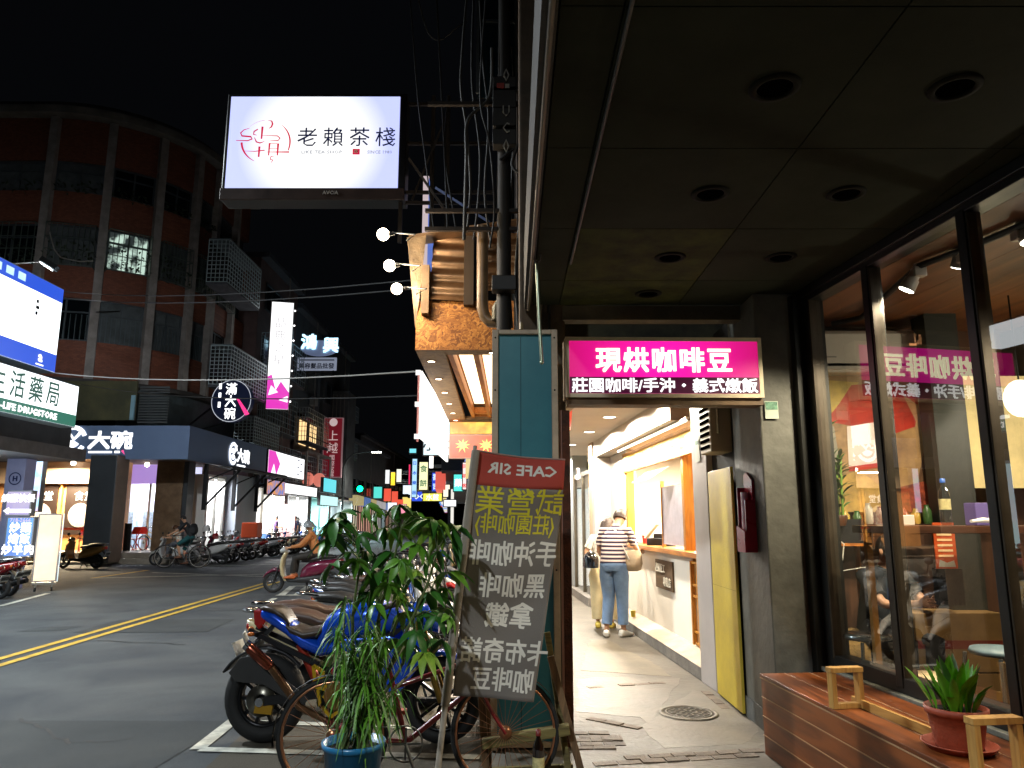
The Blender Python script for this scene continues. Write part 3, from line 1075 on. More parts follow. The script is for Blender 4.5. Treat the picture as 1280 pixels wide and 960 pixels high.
sill = frame('sill', -.075, -.031, LEN, .1, .50, .53, mat('worn pale sill edge', '8d8c80', .5, .4, var=.3, vs=9))
gl = glass('window glass', (.86, .9, .88), 1.0, ior=1.8)
edges = [-.07] + ms + [LEN]
for i in range(len(edges) - 1):
    hi = edges[i] - (.02 if i == 0 else .054)
    lo = edges[i + 1] + .031
    MB().add([(.0, lo, .62), (.0, hi, .62), (.0, hi, HT - .075), (.0, lo, HT - .075)], [(0, 1, 2, 3)]).build('pane', gl, cafe)

Cc = Matrix.Translation((XA, YA, 0)) @ Matrix.Rotation(RC, 4, 'Z')
def CW(x, y, z):
    return Cc @ V((x, y, z))
# interior shell
iw = wood('cafe wood ceiling', '7b4a26', '54301a', .5, 2, 'Y')
dk = mat('dark cafe wall', '2a221c', .7, var=.2, vs=2)
room = thing('cafe_room', 'dark interior of the cafe with wooden ceiling behind the window', 'room', (XA, YA, 0), RC)
for k in range(8):
    MB().bx(.11 + k * .6, .11 + k * .6 + .595, LEN, .68, 3.2, 3.24).build('ceiling_plank', iw, room)
MB().bx(.10, 5.5, .70, .8, 0, 3.3).build('end_wall', wood('cafe end wall', '5b3a24', '3c2517', .6, 2.5, 'Z'), room)
MB().bx(5.4, 5.5, LEN, .7, 0, 3.3).build('back_wall', dk, room)
MB().bx(.10, 5.5, LEN, .7, 0, .05).build('floor', wood('cafe floor', '4a3524', '33231a', .5, 3, 'Y'), room)
MB().bx(.10, 5.5, LEN - .1, LEN, 0, 3.3).build('rear_wall', dk, room)
MB().bx(2.2, 5.4, -.15, .69, 2.75, 3.19).build('dropped_soffit', dk, room)

YE = YA + .66
def E(px, py, dy=0.0):      # a point on the end wall
    return P(px, py, YE + dy)
re = 0.0
# split air conditioner
a, b = E(1018, 465, -.2), E(1165, 412, -.2)
t = thing('air_conditioner', 'long white split air conditioner on the cafe end wall behind the glass', 'air conditioner', ((a.x + b.x) / 2, a.y, a.z), 0)
wl = b.x - a.x
hh = b.z - a.z
wh = mat('white plastic', 'cbc5b8', .35, var=.04)
MB().prism([(0, 0.05), (.02, 0), (.18, .0), (.18, hh), (.03, hh), (0, hh * .9)], -wl / 2, wl / 2, 'YZ').build('casing', wh, t, bev=.012)
MB().bx(-wl / 2 + .03, wl / 2 - .03, -.004, .02, .052, .072).build('slot', hole_m, t)
MB().bx(-wl / 2 + .05, wl / 2 - .1, -.012, .01, .02, .045).build('louvre', wh, t)
MB().bx(wl / 2 - .2, wl / 2 - .14, -.003, .001, hh * .62, hh * .67).build('indicator', glow('orange indicator', (1, .4, .15), .8), t)
MB().bx(-wl / 2 + .07, -wl / 2 + .19, -.003, .0, hh * .34, hh * .37).build('maker_mark', mat('grey lettering', '8c8c86', .5), t)
# photo mural: a flat print of someone in red holding a white bag among coffee sacks
a, b = E(1016, 640, -.02), E(1200, 470, -.02)
wl, hh = b.x - a.x, b.z - a.z
t = thing('wall_mural', 'large coloured photo print of a red shirt and coffee sacks on the cafe end wall', 'poster', ((a.x + b.x) / 2, a.y, a.z), 0)
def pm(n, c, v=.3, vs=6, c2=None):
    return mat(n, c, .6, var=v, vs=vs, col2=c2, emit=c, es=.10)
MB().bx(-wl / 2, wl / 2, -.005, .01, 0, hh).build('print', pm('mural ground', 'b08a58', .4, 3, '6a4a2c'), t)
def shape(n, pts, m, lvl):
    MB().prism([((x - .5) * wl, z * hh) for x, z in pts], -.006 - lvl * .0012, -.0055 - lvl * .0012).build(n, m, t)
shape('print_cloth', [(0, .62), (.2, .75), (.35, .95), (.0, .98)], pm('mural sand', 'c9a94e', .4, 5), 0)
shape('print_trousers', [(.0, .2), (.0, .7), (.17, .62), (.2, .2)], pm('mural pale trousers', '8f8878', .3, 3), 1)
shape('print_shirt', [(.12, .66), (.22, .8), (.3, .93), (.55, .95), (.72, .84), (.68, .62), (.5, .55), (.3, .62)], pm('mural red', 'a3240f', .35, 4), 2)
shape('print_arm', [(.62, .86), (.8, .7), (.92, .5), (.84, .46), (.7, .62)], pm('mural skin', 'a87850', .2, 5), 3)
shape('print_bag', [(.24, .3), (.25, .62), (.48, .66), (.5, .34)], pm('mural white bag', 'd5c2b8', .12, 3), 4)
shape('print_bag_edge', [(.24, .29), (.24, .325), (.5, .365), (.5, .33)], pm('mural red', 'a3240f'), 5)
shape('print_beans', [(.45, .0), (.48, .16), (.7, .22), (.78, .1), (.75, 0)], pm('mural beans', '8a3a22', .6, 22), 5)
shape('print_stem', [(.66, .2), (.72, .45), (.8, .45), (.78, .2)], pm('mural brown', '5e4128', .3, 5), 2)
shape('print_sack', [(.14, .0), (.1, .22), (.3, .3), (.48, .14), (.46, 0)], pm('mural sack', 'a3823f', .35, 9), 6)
# second lit poster right of the dark column
a, b = E(1212, 610, -.25), E(1330, 470, -.25)
wl2, hh2 = b.x - a.x, b.z - a.z
t = thing('burlap_poster', 'cream lit burlap poster with faint brown capitals right of the dark cafe column', 'poster', ((a.x + b.x) / 2, a.y, a.z), 0)
MB().bx(-wl2 / 2, wl2 / 2, 0, .02, 0, hh2).build('print', mat('cream burlap print', 'b7a06a', .7, var=.2, vs=5, bump=.2, emit='ffe6a0', es=.35), t)  # glow in the print stands for lamplight falling on it
text('TA\nALA\nSAN', .1, mat('brown capitals', '6b5128', .7), t, -wl2 / 2 + .22, hh2 * .24, y=-.004)
MB().bx(-wl2 / 2 - .28, -wl2 / 2 - .02, -.1, .1, -1.75, 1.6).build('dark_column', mat('dark green column', '1e211b', .5, var=.15), t)
# glowing lampshade at the right edge
lp = P(1276, 498, 5.35)
t = thing('table_lamp', 'blazing pale globe lamp behind the rightmost pane by the burlap poster', 'lamp', lp, 0)
MB().ball((0, 0, 0), .11, 18, (1, 1, 1.25)).build('globe', glow('globe glow', (1, .93, .66), 3.2), t)
MB().tube([(0, 0, .13), (0, 0, 3.2 - lp.z)], .006).build('cord', blackm, t)
lamp('globe_lamp', 'POINT', (0, 0, 0), 60, (1, .85, .6), .12, parent=t)
# ceiling track and spotlights
t = thing('light_track', 'black ceiling track curving along the cafe ceiling that carries the spotlights', 'track', (0, 0, 0))
tp = [P(1040, 400, 6.05), P(1075, 372, 5.85), P(1150, 335, 4.6), P(1206, 300, 4.3), P(1290, 240, 3.85)]
tp = [V((p.x, p.y, 3.17)) for p in tp]
MB().tube(tp, .022, 8).build('rail', blackm, t)
spw = mat('white spotlight body', 'b4a89a', .4, var=.05)
def spot(px, py, Y, tilt, label, po):
    p = P(px, py, Y)
    t = thing('spotlight', label, 'spotlight', p, 0, 'spotlights on the cafe track')
    MB().tube([(0, 0, 3.165 - p.z), (0, 0, .04)], .012).build('stem', spw, t)
    MB().bx(-.05, .03, -.03, .03, 3.10 - p.z, 3.165 - p.z).build('adapter', spw, t, bev=.006)
    d = V((tilt[0], tilt[1], -1)).normalized()
    q = V((0, 0, .03))
    MB().tube([q, q + d * .09, q + d * .095, q + d * .17], [.034, .036, .046, .052], 16).build('barrel', spw, t)
    MB().tube([q + d * .165, q + d * .176], [.048, .046], 16).build('lens', glow('spot lens', (1, .95, .85), 14), t)
    rot = d.to_track_quat('-Z', 'Y').to_euler()
    lamp('spot_lamp', 'SPOT', q + d * .19, po, (1, .84, .62), .04, rot, 95, .5, parent=t)
spot(1150, 338, 4.62, (-.5, .35), 'tilted white spotlight leaning left above the air conditioner', 260)
spot(1206, 305, 4.34, (.05, .6), 'white spotlight pointing down behind the middle glass', 330)
spot(1275, 275, 3.98, (.1, -.2), 'spotlight cut by the right edge of the photo, blazing white', 320)
# two pendant lamps added out of view to light the bench through the glass
for k, (yy, po) in enumerate(((-2.6, 170), (-4.1, 230))):
    p = CW(.75, yy, 2.55)
    t = thing('pendant_lamp', ['first white pendant lamp inside the cafe near the camera', 'second white pendant lamp inside the cafe behind the camera'][k], 'lamp', p)
    MB().lathe([(.03, .2), (.06, .18), (.16, .02), (.17, 0)], 20).build('shade', spw, t)
    MB().ball((0, 0, .06), .05, 12).build('bulb', glow('pendant bulb', (1, .85, .6), 10), t)
    MB().tube([(0, 0, .2), (0, 0, .64)], .006).build('cord', blackm, t)
    lamp('pendant_light', 'POINT', (0, 0, .06), po, (1, .82, .58), .08, parent=t)

p = V((4.3, 4.7, 2.45))  # pendant added out of view to brighten the air conditioner and room
t = thing('pendant_lamp', 'white pendant lamp deep in the cafe beyond the right edge of the photo', 'lamp', p)
MB().lathe([(.03, .2), (.06, .18), (.16, .02), (.17, 0)], 20).build('shade', spw, t)
MB().ball((0, 0, -.02), .05, 12).build('bulb', glow('pendant bulb', (1, .85, .6), 10), t)
MB().tube([(0, 0, .2), (0, 0, .74)], .006).build('cord', blackm, t)
lamp('pendant_light', 'POINT', (0, 0, -.1), 80, (1, .85, .65), .08, parent=t)
# bar table along the glass, with stools
bt = P(1170, 657, 5.0)
t = thing('bar_table', 'dark wooden bar table inside the cafe behind the glass with a bottle on it', 'table', (3.05, 5.1, 0), .05)
dwt = wood('dark table wood', '4f3020', '331d13', .35, 3, 'X')
zt_ = bt.z
MB().bx(-.68, .9, -.2, .2, zt_ - .05, zt_).build('top', dwt, t, bev=.004)
for x, y in ((-.6, .15), (.8, .15), (.8, -.15), (-.6, -.15)):
    MB().bx(x - .02, x + .02, y - .02, y + .02, .05, zt_ - .05).build('leg', mat('ochre table leg', '9a6a2c', .5, var=.2), t)
pb_ = P(1183, 650, 5.05)
t = thing('water_bottle', 'clear plastic water bottle with blue cap on the dark bar table', 'bottle', (pb_.x, 5.05, zt_))
cl = glass('clear plastic', (.82, .88, .9), 1, ior=1.6)
MB().lathe([(.03, 0), (.036, .02), (.034, .08), (.036, .1), (.036, .19), (.03, .23), (.014, .26), (.014, .285)], 20).build('bottle_body', cl, t)
MB().lathe([(.0365, .105), (.0365, .175)], 20).build('bottle_label', mat('cream label', 'c9bd86', .5, var=.3, vs=30), t)
MB().lathe([(.017, .283), (.017, .31), (.001, .312)], 14).build('cap', mat('blue cap', '1f4f9c', .4), t)
pm_ = P(1228, 636, 4.95)
t = thing('paper_roll', 'long white paper wrap lying on the bar table beside the bottle', 'paper', (pm_.x, 4.95, zt_ + .028), .25)
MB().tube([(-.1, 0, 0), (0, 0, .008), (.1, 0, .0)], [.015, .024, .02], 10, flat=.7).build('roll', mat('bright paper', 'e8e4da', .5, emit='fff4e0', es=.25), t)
# cardboard sacks and crates low down behind the glass
sk = mat('burlap sack', '7d6234', .85, var=.35, vs=6, bump=.8, bs=60)
for k, (px, py, Y, w_, h_, lb) in enumerate(((1078, 815, 5.95, .62, .62, 'full burlap sack leaning behind the leftmost cafe pane'),
                                         (1165, 815, 5.75, .5, .5, 'burlap sack in the middle behind the silver stool'))):
    p = P(px, py, Y)
    t = thing('burlap_sack', lb, 'sack', (p.x, Y, .05), .1 * k, 'burlap sacks in the cafe')
    MB().body([(-w_ / 2, h_ * .45, h_ * .3, .08), (-w_ / 2.3, h_ * .48, h_ * .46, .15), (-.1, h_ * .5, h_ * .5, .18), (.12, h_ * .5, h_ * .47, .19), (w_ / 2.3, h_ * .46, h_ * .44, .14), (w_ / 2, h_ * .42, h_ * .28, .07)], 16, 3).build('sack', sk, t)
    MB().tube([(-.12, 0, h_), (-.08, 0, h_ + .04), (.06, 0, h_ + .03), (.1, 0, h_)], [.04, .03, .035, .05], 8).build('knot', sk, t)
ob = wood('orange shelf wood', 'b26a22', '8a4c14', .5, 4, 'Z')
a, b = P(1043, 822, 5.85), P(1072, 682, 5.85)
t = thing('wooden_stand', 'open ochre wooden stand behind the leftmost pane with a white cable', 'stand', ((a.x + b.x) / 2 + .03, 5.85, .05), 0)
zz = b.z - .05
for x in (-.13, .13):
    for y in (-.1, .1):
        MB().bx(x - .015, x + .015, y - .015, y + .015, 0, zz).build('leg', ob, t)
MB().bx(-.15, .15, -.12, .12, zz, zz + .02).build('top', ob, t)
MB().bx(-.13, .13, -.1, .1, .35, .37).build('shelf', ob, t)
MB().bx(-.11, .11, -.09, .09, zz + .021, zz + .2).build('black_box', blackm, t)
cb = [P(1040, 668, 5.7), P(1055, 680, 5.68), P(1053, 700, 5.68), P(1046, 715, 5.7), P(1062, 712, 5.66), P(1090, 708, 5.6)]
tag(MB().tube(cb, .005, 6).build('charging_cable', mat('white cable', 'cfc8bb', .4)), 'thin white charging cable looping over the ochre stand', 'cable')
# bamboo in the corner
t = thing('bamboo_plant', 'leafy green bamboo plant standing on the ochre stand behind the glass', 'plant', (P(1046, 650, 5.75).x, 5.75, zz + .27))
random.seed(11)
gleaf = mat('indoor leaf', '35561e', .5, var=.4, vs=8, spec=.4)
def leafmesh(mb, base, dirv, L, w_, droop=.3, fold=.15):
    d = V(dirv).normalized()
    side = d.cross(V((0, 0, 1)))
    side = side.normalized() if side.length > .05 else V((1, 0, 0))
    up = side.cross(d)
    vs, fs = [], []
    for i, (tt, ww) in enumerate(((0, .12), (.25, .8), (.55, 1), (.8, .6), (1, .02))):
        c = V(base) + d * (L * tt) - V((0, 0, 1)) * (droop * L * tt * tt)
        k = w_ / 2 * ww
        vs += [c - side * k + up * (k * fold * 2), c, c + side * k + up * (k * fold * 2)]
        if i:
            a_ = (i - 1) * 3
            fs += [(a_, a_ + 3, a_ + 4, a_ + 1), (a_ + 1, a_ + 4, a_ + 5, a_ + 2)]
    mb.add(vs, fs, True)
lf, st = MB(), MB()
for k in range(4):
    x, y = random.uniform(-.06, .06), random.uniform(-.05, .05)
    h_ = random.uniform(.35, .7)
    st.tube([(x, y, -.05), (x * 1.2, y, h_ * .5), (x * 1.5, y, h_)], .011, 8)
    for j in range(20):
        z = h_ * (.15 + .85 * j / 19)
        a_ = random.uniform(0, 2 * PI)
        leafmesh(lf, (x * 1.3, y, z), (math.cos(a_), math.sin(a_), random.uniform(.6, 1.6)), random.uniform(.1, .2), .03, .3)
st.build('stem', mat('bamboo stem', '5d7a2e', .4), t)
lf.build('foliage', gleaf, t, kind='stuff')
MB().lathe([(.06, -.07), (.08, .0), (.075, .01)], 16, caps=True).build('pot', mat('brown glazed pot', '4b2c1a', .3), t)
# silver stools behind the glass
slv = mat('silver tube', '93999a', .25, .85)
def stool(px, py, Y, h_, lb, seatc=None):
    p = P(px, py, Y)
    t = thing('bar_stool', lb, 'stool', (p.x, Y, .05), .2, 'stools inside the cafe')
    mb = MB()
    for sx_, sy_ in ((-1, -1), (1, -1), (1, 1), (-1, 1)):
        MB().tube([(sx_ * .19, sy_ * .19, 0), (sx_ * .13, sy_ * .13, h_)], .012, 8).build('leg', slv, t)
    q = [(-.17, -.17, .25), (.17, -.17, .25), (.17, .17, .25), (-.17, .17, .25)]
    MB().tube(q, .009, 6, closed=True).build('foot_ring', slv, t)
    MB().lathe([(.001, h_), (.16, h_), (.17, h_ + .015), (.16, h_ + .035), (.001, h_ + .045)], 20).build('seat', seatc or slv, t)
    return t
stool(1085, 820, 5.45, .68, 'silver stool behind the leftmost pane of the cafe window')
stool(1170, 845, 4.95, .5, 'stool with a pale round seat behind the middle pane', mat('pale seat', 'b8a480', .5, var=.1))
stool(1255, 850, 4.6, .72, 'grey blue stool behind the pane right of the thick mullion', mat('blue grey seat', '5a6c74', .5))
# jars, cups and a shelf of clutter under the mural
sh_ = thing('wall_shelf', 'dark wall shelf full of jars under the photo mural', 'shelf', (P(1120, 655, 6.0).x, 6.03, P(1120, 655, 6.0).z))
MB().bx(-.55, .5, -.12, .1, -.03, 0).build('board', dwt, sh_)
MB().bx(-.5, -.46, -.08, .08, -.3, -.031).build('bracket', blackm, sh_)
MB().bx(.4, .44, -.08, .08, -.3, -.031).build('bracket', blackm, sh_)
random.seed(41)
for k in range(11):
    x = sh_.location.x - .5 + k * .093
    h_ = random.uniform(.05, .13)
    c_ = ['8a3a22', 'b09040', '3c5a30', 'a8a090', '5a2c18', '7a7a74'][k % 6]
    j = thing('glass_jar', ['rust', 'sand', 'green', 'pale', 'brown', 'grey'][k % 6] + ' jar, %s from the left on the shelf under the mural' % ordn[k], 'jar', (x, 5.98, sh_.location.z), 0, 'jars on the cafe shelf')
    MB().lathe([(.03, .001), (.036, .02), (.034, h_), (.02, h_ + .02), (.02, h_ + .04)], 12, caps=True).build('jar_body', mat('jar ' + c_, c_, .25, coat=.5), j)
for k in range(2):
    t = thing('tissue_box', ['white tissue box at the left end of the bar table', 'pale violet card holder in the middle of the bar table'][k], 'box', (2.6 + k * .55, 5.08, zt_), .2)
    MB().bx(-.08, .08, -.05, .05, 0, .07 + k * .08).build('box', mat(['white card box', 'violet card box'][k], ['c0bcb4', '7060a0'][k], .5), t, bev=.005)
# menu stand with red print
a = P(1197, 712, 5.3)
t = thing('menu_stand', 'upright red and orange menu print standing behind the bottle', 'menu', (a.x, 5.42, a.z), 0)
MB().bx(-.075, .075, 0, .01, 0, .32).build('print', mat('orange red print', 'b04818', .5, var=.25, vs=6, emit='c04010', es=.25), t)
for k in range(6):
    MB().bx(-.055, .05, -.003, 0, .08 + k * .037, .095 + k * .037).build('print_line', mat('cream print', 'd9b27a', .5, emit='ffd0a0', es=.3), t)
MB().prism([(-.06, .01), (.06, .01), (.05, .055), (0, .04), (-.05, .06)], -.003, 0).build('print_swoosh', mat('white print', 'd8d0c0', .5), t)
MB().bx(-.09, .09, -.02, .04, -.25, 0).build('black_stand', blackm, t)
bx_m = mat('cardboard', '8a6a3c', .8, var=.15, vs=4)
p = P(1215, 770, 5.7)
for k in range(2):
    t = thing('cardboard_box', ['lower brown carton with a red stripe behind the middle pane', 'upper brown carton with a red stripe behind the middle pane'][k], 'box', (p.x - .1, 5.8, .05 + k * .42), 0, 'cartons in the cafe')
    MB().bx(-.35, .3, -.15, .15, 0, .41).build('carton', bx_m, t, bev=.005)
    MB().bx(-.351, .301, -.152, .152, .16, .22).build('stripe', mat('dull red stripe', '7a2416', .6), t)

# ------------------------------------------------------------------ wooden bench under the window
bw = wood('bench wood', '84461f', '56290f', .36, 3.5, 'Y')
bd = mat('bench gap', '9a6440', .5)
cA = G(953, 940, 0)
BX, BY = 1.70, 5.36
RB = math.atan(.083)
t = thing('wooden_bench', 'long red-brown plank bench under the cafe window', 'bench', (BX, BY, 0), RB)
bench = t
L0 = -5.6
for k in range(4):
    z0 = .006 + k * .122
    MB().bx(0, .022, L0, 0, z0, z0 + .117).build('front_plank', bw, t, bev=.003)
    MB().bx(.024, .5, -.022, 0, z0, z0 + .117).build('end_plank', bw, t, bev=.003)
for k in range(3):
    x0 = -.006 + k * .178
    MB().bx(x0, x0 + .173, L0, .004, .496, .518).build('seat_plank', bw, t, bev=.003)
MB().bx(.03, .48, L0, -.03, .02, .48).build('core', mat('bench core', '2a140a', .8), t)
MB().bx(-.007, -.001, L0, .003, .4885, .4945).build('edge_bead', mat('worn pale edge', 'b08a66', .5), t)  # thin pale line along the plank edge
for k in range(1, 4):
    MB().bx(-.004, .0215, L0, .002, .0015 + k * .122, .0055 + k * .122).build('edge_bead', mat('worn pale edge', 'b08a66', .5), t)
for k in range(1, 3):
    MB().bx(-.0105 + k * .178, -.0065 + k * .178, L0, .002, .5, .519).build('edge_bead', mat('worn pale edge', 'b08a66', .5), t)
Bm = Matrix.Translation((BX, BY, 0)) @ Matrix.Rotation(RB, 4, 'Z')
pine = wood('pale pine', 'b98d4a', '95692f', .55, 8, 'Z')
def pineframe(px, py, s_, rz, lb, w_=.028, dp=.14):
    p = G(px, py, .518)
    t = thing('square_stand', lb, 'stand', (p.x, p.y, .519), rz, 'square pine frames on the bench')
    h_ = s_
    MB().bx(-s_ / 2, -s_ / 2 + w_, -dp / 2, dp / 2, 0, h_).build('upright', pine, t, bev=.002)
    MB().bx(s_ / 2 - w_, s_ / 2, -dp / 2, dp / 2, 0, h_).build('upright', pine, t, bev=.002)
    MB().bx(-s_ / 2 + w_ + .001, s_ / 2 - w_ - .001, -dp / 2 + .003, dp / 2 - .003, 0, w_).build('rail', pine, t, bev=.002)
    MB().bx(-s_ / 2 - .004, s_ / 2 + .004, -dp / 2 - .003, dp / 2 + .003, h_ + .001, h_ + w_).build('rail', pine, t, bev=.002)
pineframe(1059, 885, .19, .16, 'small square pine frame standing on the far half of the bench', dp=.05)
pineframe(1250, 976, .215, .12, 'square pine frame cut by the lower right corner beside the terracotta pot', dp=.05)
a, b = G(1093, 889, .53), G(1160, 917, .53)
t = thing('pine_strip', 'pale pine strip standing on edge along the back of the bench behind the pot', 'strip', a.lerp(b, .5) - V((0, 0, .01)), math.atan2(b.y - a.y, b.x - a.x))
MB().bx(-.42, .42, -.01, .01, 0, .045).build('strip', wood('pale pine strip', 'b98d4a', '95692f', .55, 8, 'X'), t)
# potted plant on the bench
pp = G(1200, 937, .518)
t = thing('potted_plant', 'terracotta pot of upright bright green leaves on the bench', 'plant', (pp.x, pp.y, .519))
tc_m = mat('terracotta', '8f3a20', .6, var=.25, vs=8, bump=.2)
MB().lathe([(.001, 0), (.13, .0), (.155, .025), (.16, .03), (.15, .03), (.13, .012), (.1, .01)], 30).build('saucer', tc_m, t)
MB().lathe([(.095, .012), (.112, .09), (.122, .155), (.132, .157), (.134, .185), (.122, .186), (.115, .165), (.001, .16)], 30).build('pot', tc_m, t)
MB().lathe([(.001, .168), (.117, .166)], 24).build('soil', mat('soil', '1d130c', .95, bump=1, bs=60), t)
random.seed(21)
bright = mat('bright leaf', '5c9a1e', .4, var=.3, vs=10, spec=.4, sub=.1, emit=None)
bl0 = None
for k in range(46):
    a_ = random.uniform(0, 2 * PI)
    r_ = random.uniform(.0, .09)
    mb = MB()
    tl = random.uniform(.1, .55)
    leafmesh(mb, (r_ * math.cos(a_), r_ * math.sin(a_), .165), (math.cos(a_) * tl, math.sin(a_) * tl, 1.0), random.uniform(.14, .30), random.uniform(.035, .06), random.uniform(-.0, .25) * (1 if random.random() < .7 else 2), .25)
    mb.build('leaf', bright if random.random() < .8 else gleaf, t)
# ------------------------------------------------------------------ OSB canopy of the shop past the teal sign
ZC = 3.28
YC = 7.5
osb = mat('osb board', 'b57a35', .6, var=.3, vs=9, bump=.3, bs=60, col2='7a4718')
nt = osb.node_tree
b = nt.nodes['Principled BSDF']
tc = nt.nodes.new('ShaderNodeTexCoord')
vo = nt.nodes.new('ShaderNodeTexVoronoi')
vo.inputs['Scale'].default_value = 15
mp = nt.nodes.new('ShaderNodeMapping')
mp.inputs['Scale'].default_value = (1, 1, 2.2)
mp.inputs['Rotation'].default_value = (.3, .8, .4)
ns = nt.nodes.new('ShaderNodeTexNoise')
ns.inputs['Scale'].default_value = 7
ad = nt.nodes.new('ShaderNodeVectorMath')
nt.links.new(tc.outputs['Object'], mp.inputs[0])
nt.links.new(tc.outputs['Object'], ns.inputs['Vector'])
nt.links.new(mp.outputs[0], ad.inputs[0])
nt.links.new(ns.outputs['Color'], ad.inputs[1])
nt.links.new(ad.outputs[0], vo.inputs['Vector'])
sp = nt.nodes.new('ShaderNodeSeparateXYZ')
nt.links.new(vo.outputs['Color'], sp.inputs[0])
rr = nt.nodes.new('ShaderNodeValToRGB')
rr.color_ramp.elements[0].color = (*lin('6f3f14'), 1)
rr.color_ramp.elements[1].color = (*lin('c98c42'), 1)
el = rr.color_ramp.elements.new(.5)
el.color = (*lin('a4682a'), 1)
nt.links.new(sp.outputs[0], rr.inputs[0])
nt.links.new(rr.outputs[0], b.inputs['Base Color'])

can = thing('shop_canopy', 'chipboard box canopy with corrugated metal roof and lit soffit over the neighbouring shop', 'canopy', (0, 0, 0))
xl = P(519, 436, YC).x
xr = .02
zt = P(560, 376, YC).z
MB().bx(xl, xr, YC, YC + .03, ZC, zt).build('chipboard_front', osb, can)
sofm = mat('mottled soffit', 'a98a5c', .6, var=.25, vs=10, bump=.2, col2='7d5f38')
FAR = 13.4
ex = lambda Y: xl - (Y - YC) * .022
MB().prism([(ex(YC), YC + .031), (ex(YC) + .30, YC + .031), (ex(FAR) + .30, FAR), (ex(FAR), FAR)], ZC, ZC + .06, 'XY').build('soffit_edge', sofm, can)
MB().bx(ex(YC) + .301, xr, YC + .031, YC + .24, ZC + .001, ZC + .06).build('soffit_front', sofm, can)
MB().prism([(ex(YC), YC + .031), (ex(YC) + .03, YC + .031), (ex(FAR) + .03, FAR), (ex(FAR), FAR)], ZC + .061, zt, 'XY').build('chipboard_side', osb, can)
MB().prism([(ex(FAR) + .3, FAR - .5), (xr, FAR - .5), (xr, FAR), (ex(FAR) + .3, FAR)], ZC + .001, ZC + .06, 'XY').build('soffit_end', sofm, can)
# recessed bright ceiling: wood grid and glowing panels
oc = wood('orange beam', 'c27a2a', '9a5a1a', .5, 4, 'Y')
for x in (ex(8) + .34, ex(8) + .62, xr - .03):
    MB().bx(x - .03, x + .03, YC + .241, FAR - .5, ZC + .03, ZC + .16).build('ceiling_beam', oc, can)
for y in (YC + .27, 12.5, 12.8):
    MB().bx(ex(8) + .371, xr - .06, y - .03, y + .03, ZC + .04, ZC + .15).build('cross_beam', oc, can)
pg = glow('canopy light panel', (1, .80, .50), 2.6)
for x0, x1 in ((ex(8) + .38, ex(8) + .58), (ex(8) + .66, xr - .07)):
    MB().bx(x0, x1, YC + .31, 12.4, ZC + .2, ZC + .22).build('light_panel', pg, can)
MB().bx(ex(8) + .3, xr, YC + .1, FAR, ZC + .23, ZC + .26).build('panel_backing', osb, can)
dlm = glow('canopy downlight', (1, .86, .6), 12)
for k, (x, y) in enumerate([(ex(8) + .12, 8.05), (ex(9) + .12, 9.1), (ex(10) + .13, 10.1), (ex(11) + .13, 11.1), (ex(12) + .13, 12.1), (ex(13) + .13, 13), (xl + .80, YC + .13)]):
    t = thing('canopy_downlight', ['first lit downlight in the soffit strip by the street', 'second lit downlight in the soffit strip', 'third lit downlight in the soffit strip', 'fourth lit downlight in the soffit strip',
                                   'fifth lit downlight in the soffit strip', 'last lit downlight in the soffit strip', 'lit downlight just left of the teal sign top'][k], 'ceiling light', (x, y, ZC), 0, 'downlights in the chipboard canopy')
    MB().lathe([(.001, -.006), (.04, -.006)], 16).build('lens', dlm, t)
    MB().lathe([(.04, -.003), (.043, -.009), (.055, -.006), (.056, 0)], 16).build('trim', oc, t)
    lamp('canopy_lamp', 'AREA', (0, 0, -.015), 9, (1, .8, .55), .08, parent=t)
# corrugated roof sloping above the chipboard: front sheet leans back
cor = mat('corrugated steel', '9c7b5c', .32, .75, var=.35, vs=3)
zr0, zr1 = zt - .02, P(600, 305, YC + .4).z
def corr(x0, x1, y0, y1, z0, z1, n=6, name='corrugated_sheet'):
    rows = []
    k = n * 8
    for i in range(k + 1):
        t_ = i / k
        off = .022 * math.cos(2 * PI * t_ * n)
        rows.append((y0 + (y1 - y0) * t_ - off, z0 + (z1 - z0) * t_))
    vs = []
    for y, z in rows:
        vs += [(x0, y, z + .02), (x1, y, z + .0)]
    fs = [(2 * i, 2 * i + 1, 2 * i + 3, 2 * i + 2) for i in range(k)]
    return MB().add(vs, fs, True).build(name, cor, can)
corr(xl + .14, xr - .52, YC - .04, YC + .25, zr0, zr1, 5)
corr(xr - .40, xr + .3, YC - .02, YC + .27, zr0 + .1, zr1 + .06, 5)
MB().bx(xl + .06, xl + .14, YC - .1, YC + .02, zr0 - .14, zr0 + .38).build('wooden_bracket', mat('weathered wood', '6f5a45', .8, var=.3, vs=8), can)
MB().bx(xr - .52, xr - .42, YC - .1, YC + .02, zr0 - .05, zr1 - .1).build('wooden_bracket', mat('dark weathered wood', '3b2e22', .8), can)
MB().add([(xl - .08, YC - .12, zr1 - .12), (xr + .35, YC - .06, zr1 + .14), (xr + .35, YC + .3, zr1 + .17), (xl - .08, YC + .3, zr1 - .06),
          (xl - .08, YC - .12, zr1 - .10), (xr + .35, YC - .06, zr1 + .16), (xr + .35, YC + .3, zr1 + .19), (xl - .08, YC + .3, zr1 - .04)],
         [(3, 2, 1, 0), (4, 5, 6, 7), (0, 1, 5, 4), (1, 2, 6, 5), (2, 3, 7, 6), (3, 0, 4, 7)]).build('roof_sheet', cor, can)
cl_ = mat('plastic sheeting', '77644c', .5, var=.4, vs=8, bump=.8, bs=10)
